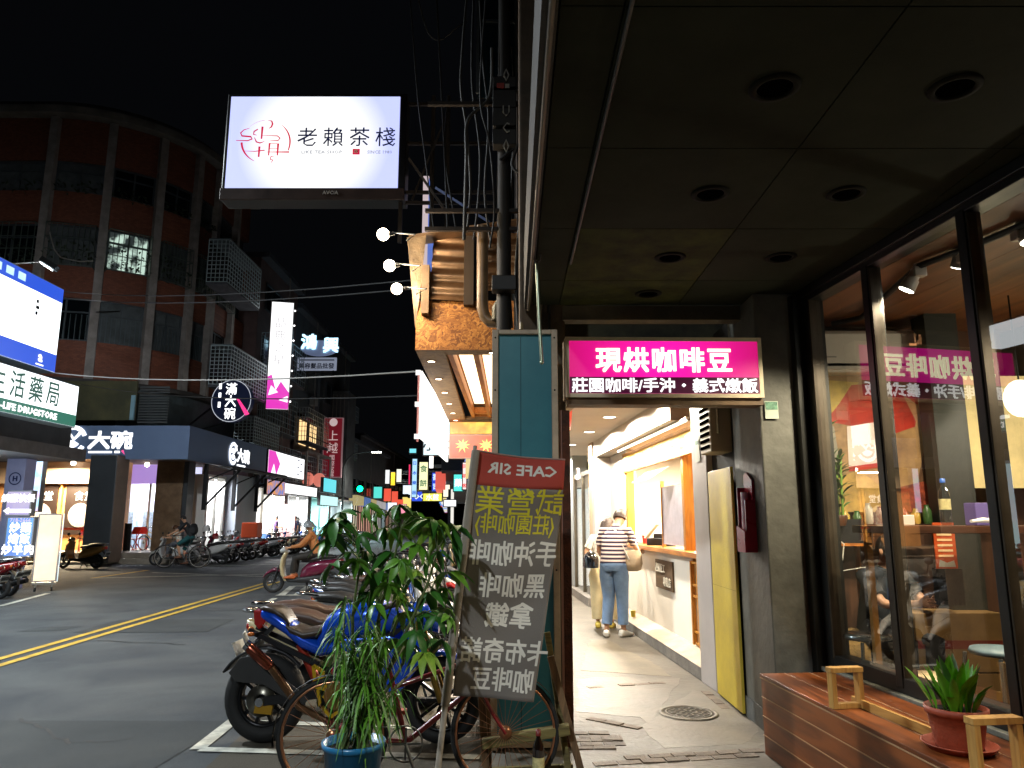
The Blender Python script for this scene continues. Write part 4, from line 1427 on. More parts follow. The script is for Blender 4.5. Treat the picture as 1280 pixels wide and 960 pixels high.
MB().add([(xl - .10, YC - .1, zr1 - .12), (xl + .1, YC - .08, zr1 - .06), (xl + .04, YC - .05, zr0 + .05), (xl - .01, YC + .02, zt - .28), (xl - .0, YC + .5, zt - .3), (xl - .1, YC + .6, zr1 - .1)],
         [(0, 1, 2, 3), (0, 3, 4, 5)]).build('sheeting', cl_, can)
# three bare bulbs on thin arms
for k, (px, py, Y) in enumerate(((479, 293, 6.5), (487, 332, 6.9), (496, 361, 7.2))):
    p = P(px, py, Y)
    t = thing('floodlight_bulb', ['topmost glowing bulb on a thin arm left of the chipboard canopy', 'middle glowing bulb left of the chipboard canopy', 'lowest glowing bulb left of the chipboard canopy'][k], 'lamp', p, 0, 'bare bulbs on arms')
    MB().ball((0, 0, 0), .058, 16).build('bulb', glow('bare bulb', (1, .82, .58), 16), t)
    MB().tube([(.06, 0, .02), (.3, 0, .0), (xl - p.x + .03, 0, -.06)], .008).build('arm', steel, t)
    MB().tube([(.05, 0, .0), (.1, 0, .01)], .02).build('socket', blackm, t)
    lamp('bulb_lamp', 'POINT', (0, 0, 0), 75, (1, .8, .55), .08, parent=t)
# fish scale: red sign under the canopy
def figure_star(t, x, z, s_, m, y=-.012):
    pts = []
    for i in range(18):
        a_ = 2 * PI * i / 18 + .1
        r_ = s_ * (1 if i % 2 == 0 else .42) * (1.1 if i in (12, 14) else .9)
        pts.append((x + r_ * math.cos(a_), z + r_ * .85 * math.sin(a_)))
    MB().prism(pts, y, y + .004).build('yellow_figure', m, t)
bl, br = P(561, 573, 12.6), P(622, 571, 12.6)
h = P(590, 543, 12.6).z - bl.z
redf = glow_var('red sign print', (.95, .02, .0), (.9, .09, .01), 1.0, 2.5)
t = sgn('red_shop_sign', 'red lightbox with yellow flame figures hanging below the chipboard canopy', 'sign', bl, br, h, .1, redf, glow('pale rim', (1, .5, .35), .5), .015, z=bl.z)
yf = glow('yellow figure print', (1, .75, .1), 1.4)
figure_star(t, -.18, h * .55, h * .36, yf)
figure_star(t, .22, h * .55, h * .36, yf)
bl, br = P(562, 543, 12.9), P(622, 541, 12.9)
t = sgn('orange_shop_panel', 'orange yellow lit panel under the canopy just above the red sign', 'sign', bl, br, P(590, 527, 12.9).z - bl.z, .08, glow_var('orange panel print', (1, .3, .02), (1, .75, .08), 1.2, 3.2), oc, .01, z=bl.z)
# white banner seen edge on along the canopy edge
p0, p1 = P(528, 470, 9.2), P(546, 520, 13)
t = thing('white_banner_sign', 'bright white banner sign hanging under the outer edge of the chipboard canopy', 'sign', (ex(10) - .06, 9, 0), 0)
zb = P(527, 548, 9.2).z
zt2 = P(530, 466, 9.2).z
MB().bx(-.03, .0, .1, 4.0, zb, zt2).build('lit_face', glow('banner white', (1, .97, .92), 1.9), t)
MB().bx(-.055, -.035, .08, .12, zb - .05, zt2).build('red_edge', glow('red edge', (.7, .05, .06), .5), t)
for k in range(3):
    MB().bx(-.08, -.02, .05, .09, zb + (zt2 - zb) * k * .48 - .02, zb + (zt2 - zb) * k * .48 + .04).build('clamp', glow('clamp white', (1, 1, 1), .9), t)
p = P(539, 585, 13.0)
MB().tube([(p.x - ex(10) + .06, 4.0, zb + .1), (p.x - ex(10) + .06, 4.0, p.z)], .035).build('lower_tube', glow('banner white', (1, 1, 1), 2.5), t)
bl, br = P(528, 570, 14.2), P(563, 570, 14.2)
t = sgn('pale_blue_sign', 'pale blue lightbox with black characters half hidden behind the white banner', 'sign', bl, br, P(540, 500, 14.2).z - bl.z, .15, glow_var('pale blue print', (.75, .93, 1), (.55, .85, 1), 1.15, 1.5), blackm, .02, z=bl.z)
text('小尔', .26, glow('black print', (0, 0, 0), 0, (.01, .01, .01)), t, .0, .22, bold=.01)
# back wall of that shop, so the light has something to fall on
MB().bx(.05, .2, 6.9, 30, 2.6, 10).build('shop_back_wall', mat('dark shop wall', '3a3027', .8, var=.3, vs=2), kind='structure')

# ------------------------------------------------------------------ teahouse LED sign on its bracket
Yl = 9.0
bl, br = P(281, 235, Yl), P(497, 235, Yl)
tl = P(289, 121, Yl)
zb, hl = bl.z, P(400, 121, Yl).z - bl.z
wl = br.x - bl.x
scr = bpy.data.materials.new('led screen print')
scr.use_nodes = True
ntp = scr.node_tree
pb = ntp.nodes['Principled BSDF']
pb.inputs['Base Color'].default_value = (.1, .1, .1, 1)
tc = ntp.nodes.new('ShaderNodeTexCoord')
mp = ntp.nodes.new('ShaderNodeMapping')
mp.inputs['Location'].default_value = (0, 0, -hl / 2)
vl = ntp.nodes.new('ShaderNodeVectorMath'); vl.operation = 'LENGTH'
rp = ntp.nodes.new('ShaderNodeValToRGB')
rp.color_ramp.elements[0].position = .55
rp.color_ramp.elements[0].color = (1, 1, .98, 1)
rp.color_ramp.elements[1].position = 1.15
rp.color_ramp.elements[1].color = (.50, .55, 1, 1)
ntp.links.new(tc.outputs['Object'], mp.inputs[0]); ntp.links.new(mp.outputs[0], vl.inputs[0]); ntp.links.new(vl.outputs['Value'], rp.inputs[0])
ntp.links.new(rp.outputs[0], pb.inputs['Emission Color'])
pb.inputs['Emission Strength'].default_value = 1.25
t = thing('led_billboard', 'big glowing white teahouse screen with red round logo above the street', 'sign', ((bl.x + br.x) / 2, Yl, zb), .0)
blk = mat('black casing', '0c0c0e', .35, .2)
MB().bx(-wl / 2 - .05, wl / 2 + .09, .01, .3, -.16, hl + .05).build('casing', blk, t, bev=.01)
MB().bx(-wl / 2, wl / 2, -.004, .012, 0, hl).build('screen', scr, t)
MB().bx(-wl / 2 - .05, wl / 2 + .09, -.03, .009, -.17, -.012).build('lower_rail', mat('brown casing rail', '2a1d18', .4, .3, var=.3), t, bev=.006)
text('AVCiA', .07, mat('silver letters', 'b0b0b0', .3, .5), t, .26, -.08, y=-.034, bold=.01, name='maker_plate')
navy = glow('navy print', (.004, .01, .06), .6, (.01, .01, .03))
redp = glow('red print', (.62, .012, .06), .9, (.3, .01, .03))
grp = glow('grey print', (.22, .24, .32), .9, (.2, .2, .2))
cx = lambda px: (px - 389) / 216 * wl
cz = lambda py: (235 - py) / 114 * hl
for c_, px in zip('老賴茶棧', (381, 414, 447, 480)):
    text(c_, .285, navy, t, cx(px), cz(172), bold=-.004, sx=.98)
text('LIKE TEA SHOP', .062, grp, t, cx(400), cz(191), sx=1.28, bold=-.01)
text('SINCE 1980', .062, grp, t, cx(473), cz(191), sx=1.05, bold=-.01)
MB().bx(cx(439), cx(448), -.008, -.004, cz(194), cz(187)).build('red_seal', redp, t)
text('賴', .055, glow('white print', (1, 1, 1), 1), t, cx(443.5), cz(190.5), y=-.010)
# round emblem: broken ring and brush strokes
def stroke(pts, w0, w1, wm=None):
    pts = [V((cx(270 + x * .1875), 0, cz(110 + y * .1875))) for x, y in pts]
    n = len(pts)
    L, Rr = [], []
    for i, p in enumerate(pts):
        d = (pts[min(i + 1, n - 1)] - pts[max(i - 1, 0)]).normalized()
        s_ = V((-d.z, 0, d.x))
        k = i / (n - 1)
        w_ = (w0 + (w1 - w0) * k) if wm is None else (w0 * (1 - k) ** 2 + 2 * wm * k * (1 - k) + w1 * k * k)
        L.append(p + s_ * w_ * .5 * .0018)
        Rr.append(p - s_ * w_ * .5 * .0018)
    mb = MB()
    for dy in (-.008,):
        mb.add([(p.x, dy, p.z) for p in L + Rr], [(i, i + n, i + n + 1, i + 1) for i in range(n - 1)])
    o = mb.build('emblem_stroke', redp, t)
    return o
def arc(cx_, cy_, r_, a0, a1, n=16, ry=None):
    return [(cx_ + r_ * math.cos(R(a0 + (a1 - a0) * i / n)), cy_ + (ry or r_) * math.sin(R(a0 + (a1 - a0) * i / n))) for i in range(n + 1)]
stroke(arc(312, 370, 165, -52, 20, ry=150), 2, 8, 18)
stroke(arc(312, 355, 162, 175, 115, ry=150), 16, 3, 14)
stroke(arc(312, 370, 160, -135, -95, ry=150), 1, 3)
stroke([(200, 272), (160, 285), (140, 305), (150, 325), (210, 330), (220, 345), (190, 357), (112, 355)], 3, 5, 22)
stroke([(255, 280), (230, 295), (228, 315), (250, 320)], 10, 4, 14)
stroke([(285, 262), (283, 345)], 16, 12)
stroke([(320, 222), (345, 225), (352, 245), (345, 265), (330, 275)], 3, 5, 24)
stroke([(235, 335), (250, 365), (275, 372), (305, 362)], 5, 4, 18)
stroke([(290, 322), (390, 325), (408, 340), (395, 357), (340, 355)], 3, 3, 18)
stroke([(175, 425), (240, 428), (310, 420)], 3, 9)
stroke([(273, 395), (272, 465)], 16, 12)
stroke([(340, 372), (338, 455)], 14, 9)
stroke([(398, 375), (397, 455)], 16, 10)
stroke([(340, 375), (400, 378)], 4, 5)
stroke([(340, 410), (400, 410)], 4, 4)
stroke([(325, 432), (475, 432)], 4, 12)
stroke([(380, 458), (355, 462), (350, 480), (368, 485), (360, 502)], 3, 5, 14)
# steel bracket
rst = mat('rusted dark steel', '26201c', .6, .5, var=.4, vs=8)
t = thing('sign_bracket', 'dark steel bracket frame tying the glowing billboard to the building', 'bracket', (0, 0, 0))
xe = P(500, 180, Yl).x
for py in (131, 180, 241, 254):
    z = P(520, py, Yl + .15).z
    MB().bx(xe, -.25, Yl + .12, Yl + .16, z - .02, z + .02).build('rail', rst, t)
for px in (503, 541, 560):
    x = P(px, 180, Yl + .1).x
    MB().bx(x - .025, x + .025, Yl + .08, Yl + .119, P(500, 300, Yl).z, P(500, 115, Yl).z).build('upright', rst, t)
MB().bar(P(511, 198, 9.05), P(560, 268, 9.05), .03).build('brace', mat('pale steel', '4a4542', .5, .5), t)
MB().bar(P(545, 235, 9.0), P(612, 278, 8.6), .03).build('brace', mat('blue tube', '15264e', .4, .4), t)
MB().bar(P(560, 140, 9.05), P(515, 250, 9.05), .025).build('brace', rst, t)
# narrow blue and white sign behind the bracket
Yb = 10.4
a, b = P(527, 314, Yb), P(545, 314, Yb)
zz = P(530, 220, Yb).z
t = thing('blue_white_sign', 'narrow vertical sign edge in pink white and blue above the chipboard canopy', 'sign', (a.x, Yb, a.z), 0)
MB().bx(0, .085, 0, .05, -.3, zz - a.z).build('white_edge', glow('pink white edge', (.85, .68, .72), .62), t)
MB().prism([(.086, -.3), (.20, -.3), (.12, (zz - a.z) * .8), (.086, (zz - a.z) * .98)], .0, .04).build('blue_face', glow('blue face', (.03, .13, .62), .75), t)

# ------------------------------------------------------------------ utility pole, pipes, cables, dark facade of the right side
t = thing('utility_pole', 'dark utility pole with insulators and junction boxes beside the arcade column', 'pole', (P(630, 300, 6.7).x, 6.7, 0))
MB().tube([(0, 0, 0), (0, 0, 9.8)], [.075, .055], 14).build('shaft', mat('dark pole', '1c1916', .7, var=.3, vs=6), t)
for k, (py, s_) in enumerate(((110, .10), (125, .14), (150, .12), (175, .1), (355, .09))):
    z = P(632, py, 6.65).z
    MB().bx(-.11, .12, -.16, -.02, z - s_, z + s_ * .6).build('junction_box', mat('dark box', '181614', .5, .2, var=.3), t, bev=.01)
for py in (128, 262, 285):
    z = P(632, py, 6.65).z
    MB().bx(-.75, .35, -.04, .0, z - .018, z + .018).build('cross_arm', rst, t)
wt = mat('white lettering paint', '8f8f88', .6)
for c_, py, s_ in (('0', 92, .2), ('U', 137, .16), ('C', 158, .15), ('0', 181, .2)):
    text(c_, s_, wt, t, .02, P(632, py, 6.5).z, y=-.175, sx=.7, name='painted_mark')
MB().bx(-.07, -.0, -.172, -.165, P(632, 115, 6.6).z, P(632, 109, 6.6).z).build('red_tag', mat('red tag', '8c2a22', .5), t)
MB().bx(.01, .05, -.172, -.165, P(632, 115, 6.6).z, P(632, 110, 6.6).z).build('white_tag', mat('white tag', '9a9a94', .5), t)
# pipes
pb_ = mat('buff drain pipe', '7c6448', .4, .1, var=.25, vs=4)
a = P(603, 292, 6.9); b = P(603, 385, 6.9); c = P(612, 402, 6.9); d = P(632, 404, 6.85)
t = thing('drain_pipe', 'thick buff drain pipe with an elbow in front of the corrugated roof', 'pipe', (0, 0, 0))
MB().tube([a, b, b.lerp(c, .5) + V((-.01, 0, -.02)), c, d], .055, 14).build('pipe', pb_, t)
MB().tube([a, a + V((0, 0, .07))], .065, 14).build('collar', pb_, t)
MB().tube([P(620, 400, 6.8), P(620, 385, 6.8), P(628, 372, 6.8), P(640, 370, 6.8)], .04, 10).build('flex_pipe', mat('grey flex pipe', '5e5a4a', .4, .3, bump=.6, bs=60), t)
tag(MB().tube([P(651, 320, 6.2), P(652, 412, 6.0)], .018, 8).build('thin_pipe', mat('thin buff pipe', '8a7550', .4)), 'thin buff pipe running down to the top of the teal sign', 'pipe')
random.seed(5)
cabs = [((583, 0), (578, 60), (576, 110), (583, 160), (588, 230), (584, 290)), ((592, 0), (590, 100), (600, 190), (597, 260), (592, 300)),
        ((600, 0), (604, 80), (611, 150), (606, 240), (613, 300)), ((607, 0), (600, 120), (612, 180), (618, 260), (612, 310)),
        ((615, 60), (612, 120), (585, 150), (583, 200), (580, 300)), ((640, 60), (644, 140), (640, 220), (636, 330), (640, 410)),
        ((625, 200), (650, 185), (655, 230), (645, 330), (648, 412)), ((560, 120), (556, 190), (566, 260), (572, 300)),
        ((523, 0), (535, 40), (550, 50), (572, 34), (584, 26)), ((546, 0), (551, 100), (556, 200), (560, 300)),
        ((513, 0), (522, 120), (532, 200), (545, 312)), ((648, 180), (640, 205), (650, 215), (664, 200))]
lb = ['cable dangling left of the utility pole where two lights glint', 'black cable just left of the pole boxes', 'black cable bending behind the pole boxes', 'thin cable weaving behind the insulators',
      'pale cable kinked at the left of the junction boxes', 'cable running down the right face of the utility pole', 'cable looped between pole and column', 'cable hanging behind the bracket uprights',
      'grey cable drooping in a U at the top of the photo', 'straight thin wire right of the billboard', 'thin wire slanting from the sky down to the canopy', 'short dark cable loop by the column']
for k, cpts in enumerate(cabs):
    Y = 6.45 + random.uniform(0, .5)
    if k in (7, 8, 9, 10):
        Y = 8.7
    pts = [P(x, y, Y + random.uniform(-.03, .03)) for x, y in cpts]
    # smooth the run
    fine = []
    for i in range(len(pts) - 1):
        q0, q1, q2, q3 = pts[max(i - 1, 0)], pts[i], pts[i + 1], pts[min(i + 2, len(pts) - 1)]
        for j in range(6):
            s_ = j / 6
            fine.append(.5 * ((2 * q1) + (q2 - q0) * s_ + (2 * q0 - 5 * q1 + 4 * q2 - q3) * s_ ** 2 + (3 * q1 - q0 - 3 * q2 + q3) * s_ ** 3))
    fine.append(pts[-1])
    tag(MB().tube(fine, random.choice([.009, .012, .016]), 6).build('cable', cable_p if k in (0, 4, 8) else cable_m), lb[k], 'cable', 'cables round the utility pole')
# buildings of the right side of the street: dark, seen as silhouettes
dkw = mat('dark wall', '252320', .85, var=.3, vs=.7)
dgl = mat('dark window glass', '0b1114', .12, .0, spec=.8)
wfr = mat('dull window frame', '3b4145', .5, .4)
def rbuild(Y0, Y1, x0, h_, lbl):
    t = thing('street_building', lbl, 'building', (x0, Y0, 0), RZ if Y0 < 24 else .085)
    L = Y1 - Y0
    MB().bx(0, 9, 0, L, 3.14, h_).build('wall', dkw, t)
    MB().bx(-.12, 9.1, -.05, L + .05, h_, h_ + .25).build('cornice', dkw, t)
    n = max(1, int(L / 3))
    fl_ = int((h_ - 3) / 3.2)
    for f_ in range(fl_):
        for i in range(n):
            y = (i + .5) * L / n
            z = 4.0 + f_ * 3.2
            w_ = MB().bx(-.06, -.001, y - .8, y - .74, z, z + 1.5).bx(-.06, -.001, y + .74, y + .8, z, z + 1.5).bx(-.06, -.001, y - .739, y + .739, z, z + .06).bx(-.06, -.001, y - .739, y + .739, z + 1.44, z + 1.5).bx(-.05, -.001, y - .02, y + .02, z + .061, z + 1.439).build('window', wfr, t)
            MB().bx(-.02, -.002, y - .738, y + .738, z + .06, z + 1.44).build('pane', dgl, w_)
    # front wall end window facing us
    return t
rbuild(6.95, 13.5, .55, 9.5, 'dark street building directly behind the utility pole')
rbuild(13.8, 24, .1, 12, 'dark building with plain windows beyond the chipboard canopy')
rbuild(24.3, 40, -2.3, 10, 'third dark building along the right side of the street')
rbuild(40.5, 75, -3.7, 13, 'long dark building near the far end of the right side')
fe = thing('window_frame', 'tall dark blue window frame high behind the utility pole', 'window', (0, 0, 0))
for px in (597, 645):
    q0, q1 = P(px, 120, 6.98), P(px, -40, 6.98)
    MB().bar(V((q0.x, 6.93, q0.z)), V((q0.x, 6.93, q1.z)), .03).build('jamb', wfr, fe)
q0, q1 = P(598, 26, 6.93), P(645, 28, 6.93)
MB().bar(q0, q1, .03).build('rail', wfr, fe)
MB().bx(P(598, 0, 6.95).x, P(645, 0, 6.95).x, 6.935, 6.945, P(600, 120, 6.9).z, 9.4).build('pane', mat('blue black glass', '10222a', .1), fe)

# ------------------------------------------------------------------ small bright signs far down the right side
fs = [  # px0, px1, ytop, ybottom, distance, colour, lettering, letter colour, label
    (511, 521, 560, 567, 30, (.2, .75, .85), None, None, 'small cyan sign floating high over the far street'),
    (481, 487, 587, 605, 62, (.85, .85, .85), None, None, 'small white vertical sign farthest left in the distance'),
    (488, 494, 590, 607, 58, (1, .62, .02), None, None, 'small orange vertical sign in the distance'),
    (495, 502, 586, 603, 54, (.95, .95, .8), None, None, 'small cream vertical sign in the distance'),
    (510, 513, 580, 606, 42, (.8, .03, .12), None, None, 'thin red vertical sign beside the blue and white one'),
    (514, 521, 573, 622, 40, (.45, .75, 1), '日本樂器', (.02, .1, .5), 'tall thin white and blue vertical sign in the distance'),
    (523, 535, 577, 613, 36, (1, .97, .55), '食餅', (.1, .2, .1), 'yellow and white vertical sign with two dark characters'),
    (539, 551, 590, 615, 33, (.02, .06, .55), '壽司', (.6, .8, 1), 'deep blue vertical sign with pale characters'),
    (528, 553, 616, 627, 30, (.9, .85, .1), '水煎', (1, 1, 1), 'yellow horizontal sign with white characters above the scooters'),
    (566, 580, 592, 615, 24, (.1, .75, .65), '藥', (1, 1, 1), 'teal green sign just left of the banner pole'),
    (577, 584, 577, 613, 20, (1, .75, .72), '回頭客', (.7, .05, .05), 'pale pink vertical sign touching the banner pole'),
    (554, 571, 624, 634, 26, (1, 1, 1), None, None, 'bright white shop panel low beside the banner pole'),
    (553, 563, 605, 622, 27, (1, .97, .75), None, None, 'glaring pale yellow box light left of the teal sign'),
    (503, 517, 606, 618, 44, (.8, .9, 1), None, None, 'pale blue white sign panel above the distant traffic'),
    (514, 528, 614, 627, 41, (.03, .08, .7), 'TOG', (.8, .9, 1), 'blue sign with white capitals in the distance'),
]
for k, (x0, x1, y0, y1, Y, c_, tx, tcol, lb_) in enumerate(fs):
    bl, br = P(x0, y1, Y), P(x1, y1, Y)
    h = P(x0, y0, Y).z - bl.z
    t = sgn('distant_sign', lb_, 'sign', bl, br, h, .25, mat('far sign %02d' % k, tuple(x * .3 for x in c_), .5, emit=c_, es=1.15), blackm, .03, z=bl.z)
    if tx:
        n = len(tx)
        tm = mat('far lettering %02d' % k, tcol, .5, emit=tcol, es=1.1)
        if h > (br.x - bl.x) * 1.2:
            s_ = min((br.x - bl.x) * .75, h / n * .85)
            for i, ch in enumerate(tx):
                text(ch, s_, tm, t, 0, h * (1 - (i + .5) / n), y=-.03, bold=.02)
        else:
            text(tx, h * .75, tm, t, 0, h / 2, y=-.03, bold=.02)
    p = bl.lerp(br, .5)
    L_ = -.3 - .085 * Y - p.x
    if k > 0 and L_ > .3:
        for z in (.15, .82):
            MB().bx(.0, L_, .1, .16, h * z, h * z + .05).build('arm', steel, t)
# shops at street level along the right, glowing far away
random.seed(9)
for k in range(18):
    Y = 15 + k * 5.5
    x = -.2 - .085 * Y + (.9 if Y < 24 else 0)
    c_ = random.choice([(1, .85, .6), (1, .95, .85), (.8, .95, 1), (1, .6, .4)])
    t = thing('distant_shopfront', 'glowing shopfront, %s from the chipboard canopy along the right pavement' % ordn[k],
              'shop', (x, Y, 0), .085, 'shops along the far right pavement')
    MB().bx(.3, .4, 0, 4.6, 0, 2.6).build('glass_front', mat('far shop %02d' % k, (.2, .2, .2), .5, emit=c_, es=.9), t)
    MB().bx(-.25, .1, 0, 4.6, 2.61, 3.2).build('fascia', mat('far fascia %02d' % k, (.2, .2, .2), .5, emit=random.choice([(.9, .1, .05), (.1, .3, .9), (1, .8, .3), (.9, .9, .9)]), es=.8), t)
    for y in (0, 1.5, 3.0, 4.5):
        MB().bx(.2, .297, y, y + .1, 0, 2.6).build('mullion', blackm, t)
    if k % 2 and k > 5:
        MB().bx(-.8, -.3, .5, .6, 3.4, 3.4 + random.uniform(1, 2.2)).build('blade_sign', mat('blade %02d' % k, (.2, .2, .2), .5, emit=random.choice([(.9, .1, .05), (.1, .3, .9), (1, .8, .2), (.9, .9, .9), (.1, .8, .7)]), es=1), t)
# ------------------------------------------------------------------ left side: rounded brick corner building
brick_w = mat('orange brown wall tile', '7c4a36', .75, var=.2, vs=.9, bump=.1, bs=20)
nt = brick_w.node_tree
b = nt.nodes['Principled BSDF']
tc = nt.nodes.new('ShaderNodeTexCoord')
mp = nt.nodes.new('ShaderNodeMapping')
mp.inputs['Rotation'].default_value = (PI / 2, 0, 0)
bt_ = nt.nodes.new('ShaderNodeTexBrick')
bt_.inputs['Scale'].default_value = 4
bt_.inputs['Color1'].default_value = (*lin('85503a'), 1)
bt_.inputs['Color2'].default_value = (*lin('6e3f2e'), 1)
bt_.inputs['Mortar'].default_value = (*lin('5d3a2c'), 1)
bt_.inputs['Mortar Size'].default_value = .015
mx = nt.nodes.new('ShaderNodeMix'); mx.data_type = 'RGBA'; mx.blend_type = 'MULTIPLY'; mx.inputs[0].default_value = .6
old = [l for l in nt.links if l.to_socket == b.inputs['Base Color']][0].from_socket
nt.links.new(tc.outputs['Object'], mp.inputs[0]); nt.links.new(mp.outputs[0], bt_.inputs['Vector'])
nt.links.new(bt_.outputs['Color'], mx.inputs[6])
rm = nt.nodes.new('ShaderNodeValToRGB'); rm.color_ramp.elements[0].color = (.55, .5, .5, 1); rm.color_ramp.elements[1].color = (1.2, 1.15, 1.1, 1)
n9 = nt.nodes.new('ShaderNodeTexNoise'); n9.inputs['Scale'].default_value = .35; n9.inputs['Detail'].default_value = 8
nt.links.new(tc.outputs['Object'], n9.inputs['Vector']); nt.links.new(n9.outputs['Fac'], rm.inputs['Fac']); nt.links.new(rm.outputs[0], mx.inputs[7])
nt.links.new(mx.outputs[2], b.inputs['Base Color'])
ribm = mat('pale concrete rib', '8b8580', .75, var=.25, vs=2, bump=.2)
darkin = mat('dark window recess', '121416', .7)
AC, AR, FY = V((-20.3, 35.6)), 5.4, 30.2
FL = 17.7
def path(s, off=0.0):
    if s < FL:
        return V((-38 + s, FY - off)), V((0, -1))
    if s < FL + AR * PI / 2:
        a_ = (s - FL) / AR - PI / 2
        n = V((math.cos(a_), math.sin(a_)))
        return AC + n * (AR + off), n
    return V((AC.x + AR + off, AC.y + s - FL - AR * PI / 2)), V((1, 0))
SE = FL + AR * PI / 2 + 4.4
def band(name, s0, s1, z0, z1, off0, off1, m, parent, step=.45):
    n = max(1, int((s1 - s0) / step))
    rings = []
    for i in range(n + 1):
        s = s0 + (s1 - s0) * i / n
        p, q = path(s, off1)[0], path(s, off0)[0]
        rings.append([(p.x, p.y, z0), (p.x, p.y, z1), (q.x, q.y, z1), (q.x, q.y, z0)])
    return MB().loft(rings, smooth=False).build(name, m, parent)
B1 = thing('corner_building', 'rounded brown tiled corner building with pale vertical ribs and barred windows', 'building', (0, 0, 0))
band('core', 0, SE, 5.0, 19, -1.2, -.32, darkin, B1)
for z0, z1 in ((7.35, 9.0), (10.85, 12.25), (14.1, 15.6), (17.0, 19.0)):
    band('spandrel_wall', 0, SE, z0, z1, -.3, 0, brick_w, B1)
band('cornice', 0, SE, 19.001, 19.35, -.6, .55, mat('cornice concrete', '6d6b66', .8, var=.3, vs=1), B1)
band('parapet', 0, SE, 19.351, 19.75, -.3, .1, mat('parapet', '4a4845', .8, var=.3, vs=1), B1)
band('lower_ledge', 0, SE, 7.15, 7.349, -.3, .35, mat('ledge concrete', '3f3c3a', .8, var=.3, vs=1), B1)
ribs = [FL - 7.8, FL - 5.2, FL - 2.6] + [FL + AR * R(a_) for a_ in (3, 27, 49, 69, 86)] + [FL + AR * PI / 2 + 2.2]
for s in ribs:
    p, n = path(s, .1)
    MB().box((p.x, p.y, 13.1), (.34, .34, 11.7), (0, 0, math.atan2(n.y, n.x) + PI / 2)).build('rib', ribm, B1)
winm = mat('old window frame', '4b5358', .5, .3, var=.2)
bars = mat('window bars', '59666a', .5, .5)
curt = mat('dim curtain', '4b5254', .8, var=.3, vs=3)
litw = glow_var('lit window with plants', (.75, 1, .85), (.02, .03, .03), .75, 1.6, (.45, .55))
wrow = [(9.0, 10.85), (12.25, 14.1), (15.6, 17.0)]
rr_ = ribs
random.seed(31)
for fi, (z0, z1) in enumerate(wrow):
    for i in range(len(rr_) - 1):
        s0, s1 = rr_[i], rr_[i + 1]
        mid = (s0 + s1) / 2
        p, n = path(mid, -.14)
        a_ = math.atan2(n.y, n.x) + PI / 2
        w = (s1 - s0) - .36
        h = z1 - z0
        M_ = Matrix.Translation((p.x, p.y, z0)) @ Matrix.Rotation(a_, 4, 'Z')
        wf = MB(M_)
        wf.bx(-w / 2, w / 2, -.05, .03, .0, .07).bx(-w / 2, w / 2, -.05, .03, h - .07, h)
        wf.bx(-w / 2, -w / 2 + .07, -.05, .03, .07, h - .07).bx(w / 2 - .07, w / 2, -.05, .03, .07, h - .07)
        wf.bx(-.035, .035, -.05, .03, .071, h - .071).bx(-w / 2 + .07, -.036, -.05, .02, h * .66, h * .66 + .06).bx(.036, w / 2 - .07, -.05, .02, h * .66, h * .66 + .06)
        wo = wf.build('window', winm, B1)
        pm_m = dgl
        if fi == 1 and i == 4:
            pm_m = litw
        elif random.random() < .5:
            pm_m = curt
        MB(M_).bx(-w / 2 + .07, w / 2 - .07, .0, .012, .07, h - .07).build('pane', pm_m, wo)
        if fi == 0:
            g_ = MB(M_)
            for k in range(9):
                x = -w / 2 + .1 + (w - .2) * k / 8
                g_.bx(x - .015, x + .015, -.09, -.06, .02, h * .62)
            g_.build('bars', bars, wo)
        elif fi == 1 and i >= 2:
            # cage of bars standing out from the wall
            cg = MB(M_)
            d_ = .55
            for k in range(10):
                x = -w / 2 + w * k / 9
                cg.bx(x - .014, x + .014, -d_, -d_ + .028, -.1, h - .1)
            for z in (-.1, h * .3, h * .6, h - .13):
                cg.bx(-w / 2, w / 2, -d_ - .01, -d_ + .02, z, z + .03)
                cg.bx(-w / 2, -w / 2 + .03, -d_ + .021, .0, z, z + .03)
                cg.bx(w / 2 - .03, w / 2, -d_ + .021, .0, z, z + .03)
            cg.build('cage', mat('window cage', '59665f', .5, .5, var=.3), wo)
            lf = MB(M_)
            for k in range(70):
                leafmesh(lf, (random.uniform(-w / 2, w / 2), -random.uniform(.1, d_), random.uniform(-.05, h * .5)), (random.uniform(-1, 1), random.uniform(-1, 0), random.uniform(0, 1)), .22, .09)
            lf.build('plants', mat('balcony plants', '26351f', .7, var=.4), wo)
        elif fi == 2:
            lf = MB(M_)
            for k in range(40):
                leafmesh(lf, (random.uniform(-w / 2, w / 2), -random.uniform(.02, .25), random.uniform(-.1, h * .3)), (random.uniform(-1, 1), random.uniform(-1, 0), random.uniform(-.5, 1)), .25, .09)
            lf.build('plants', mat('balcony plants', '26351f', .7, var=.4), wo)
# cable dangling on the wall
tag(MB().tube([P(62, 290, 29.6), P(68, 312, 29.6), P(76, 322, 29.6), P(100, 327, 29.7), P(116, 326, 29.8)], .03, 6).build('cable', mat('pale loose cable', '8d8a84', .5)), 'pale loose cable hanging in a curve on the brown wall left of the cages', 'cable')
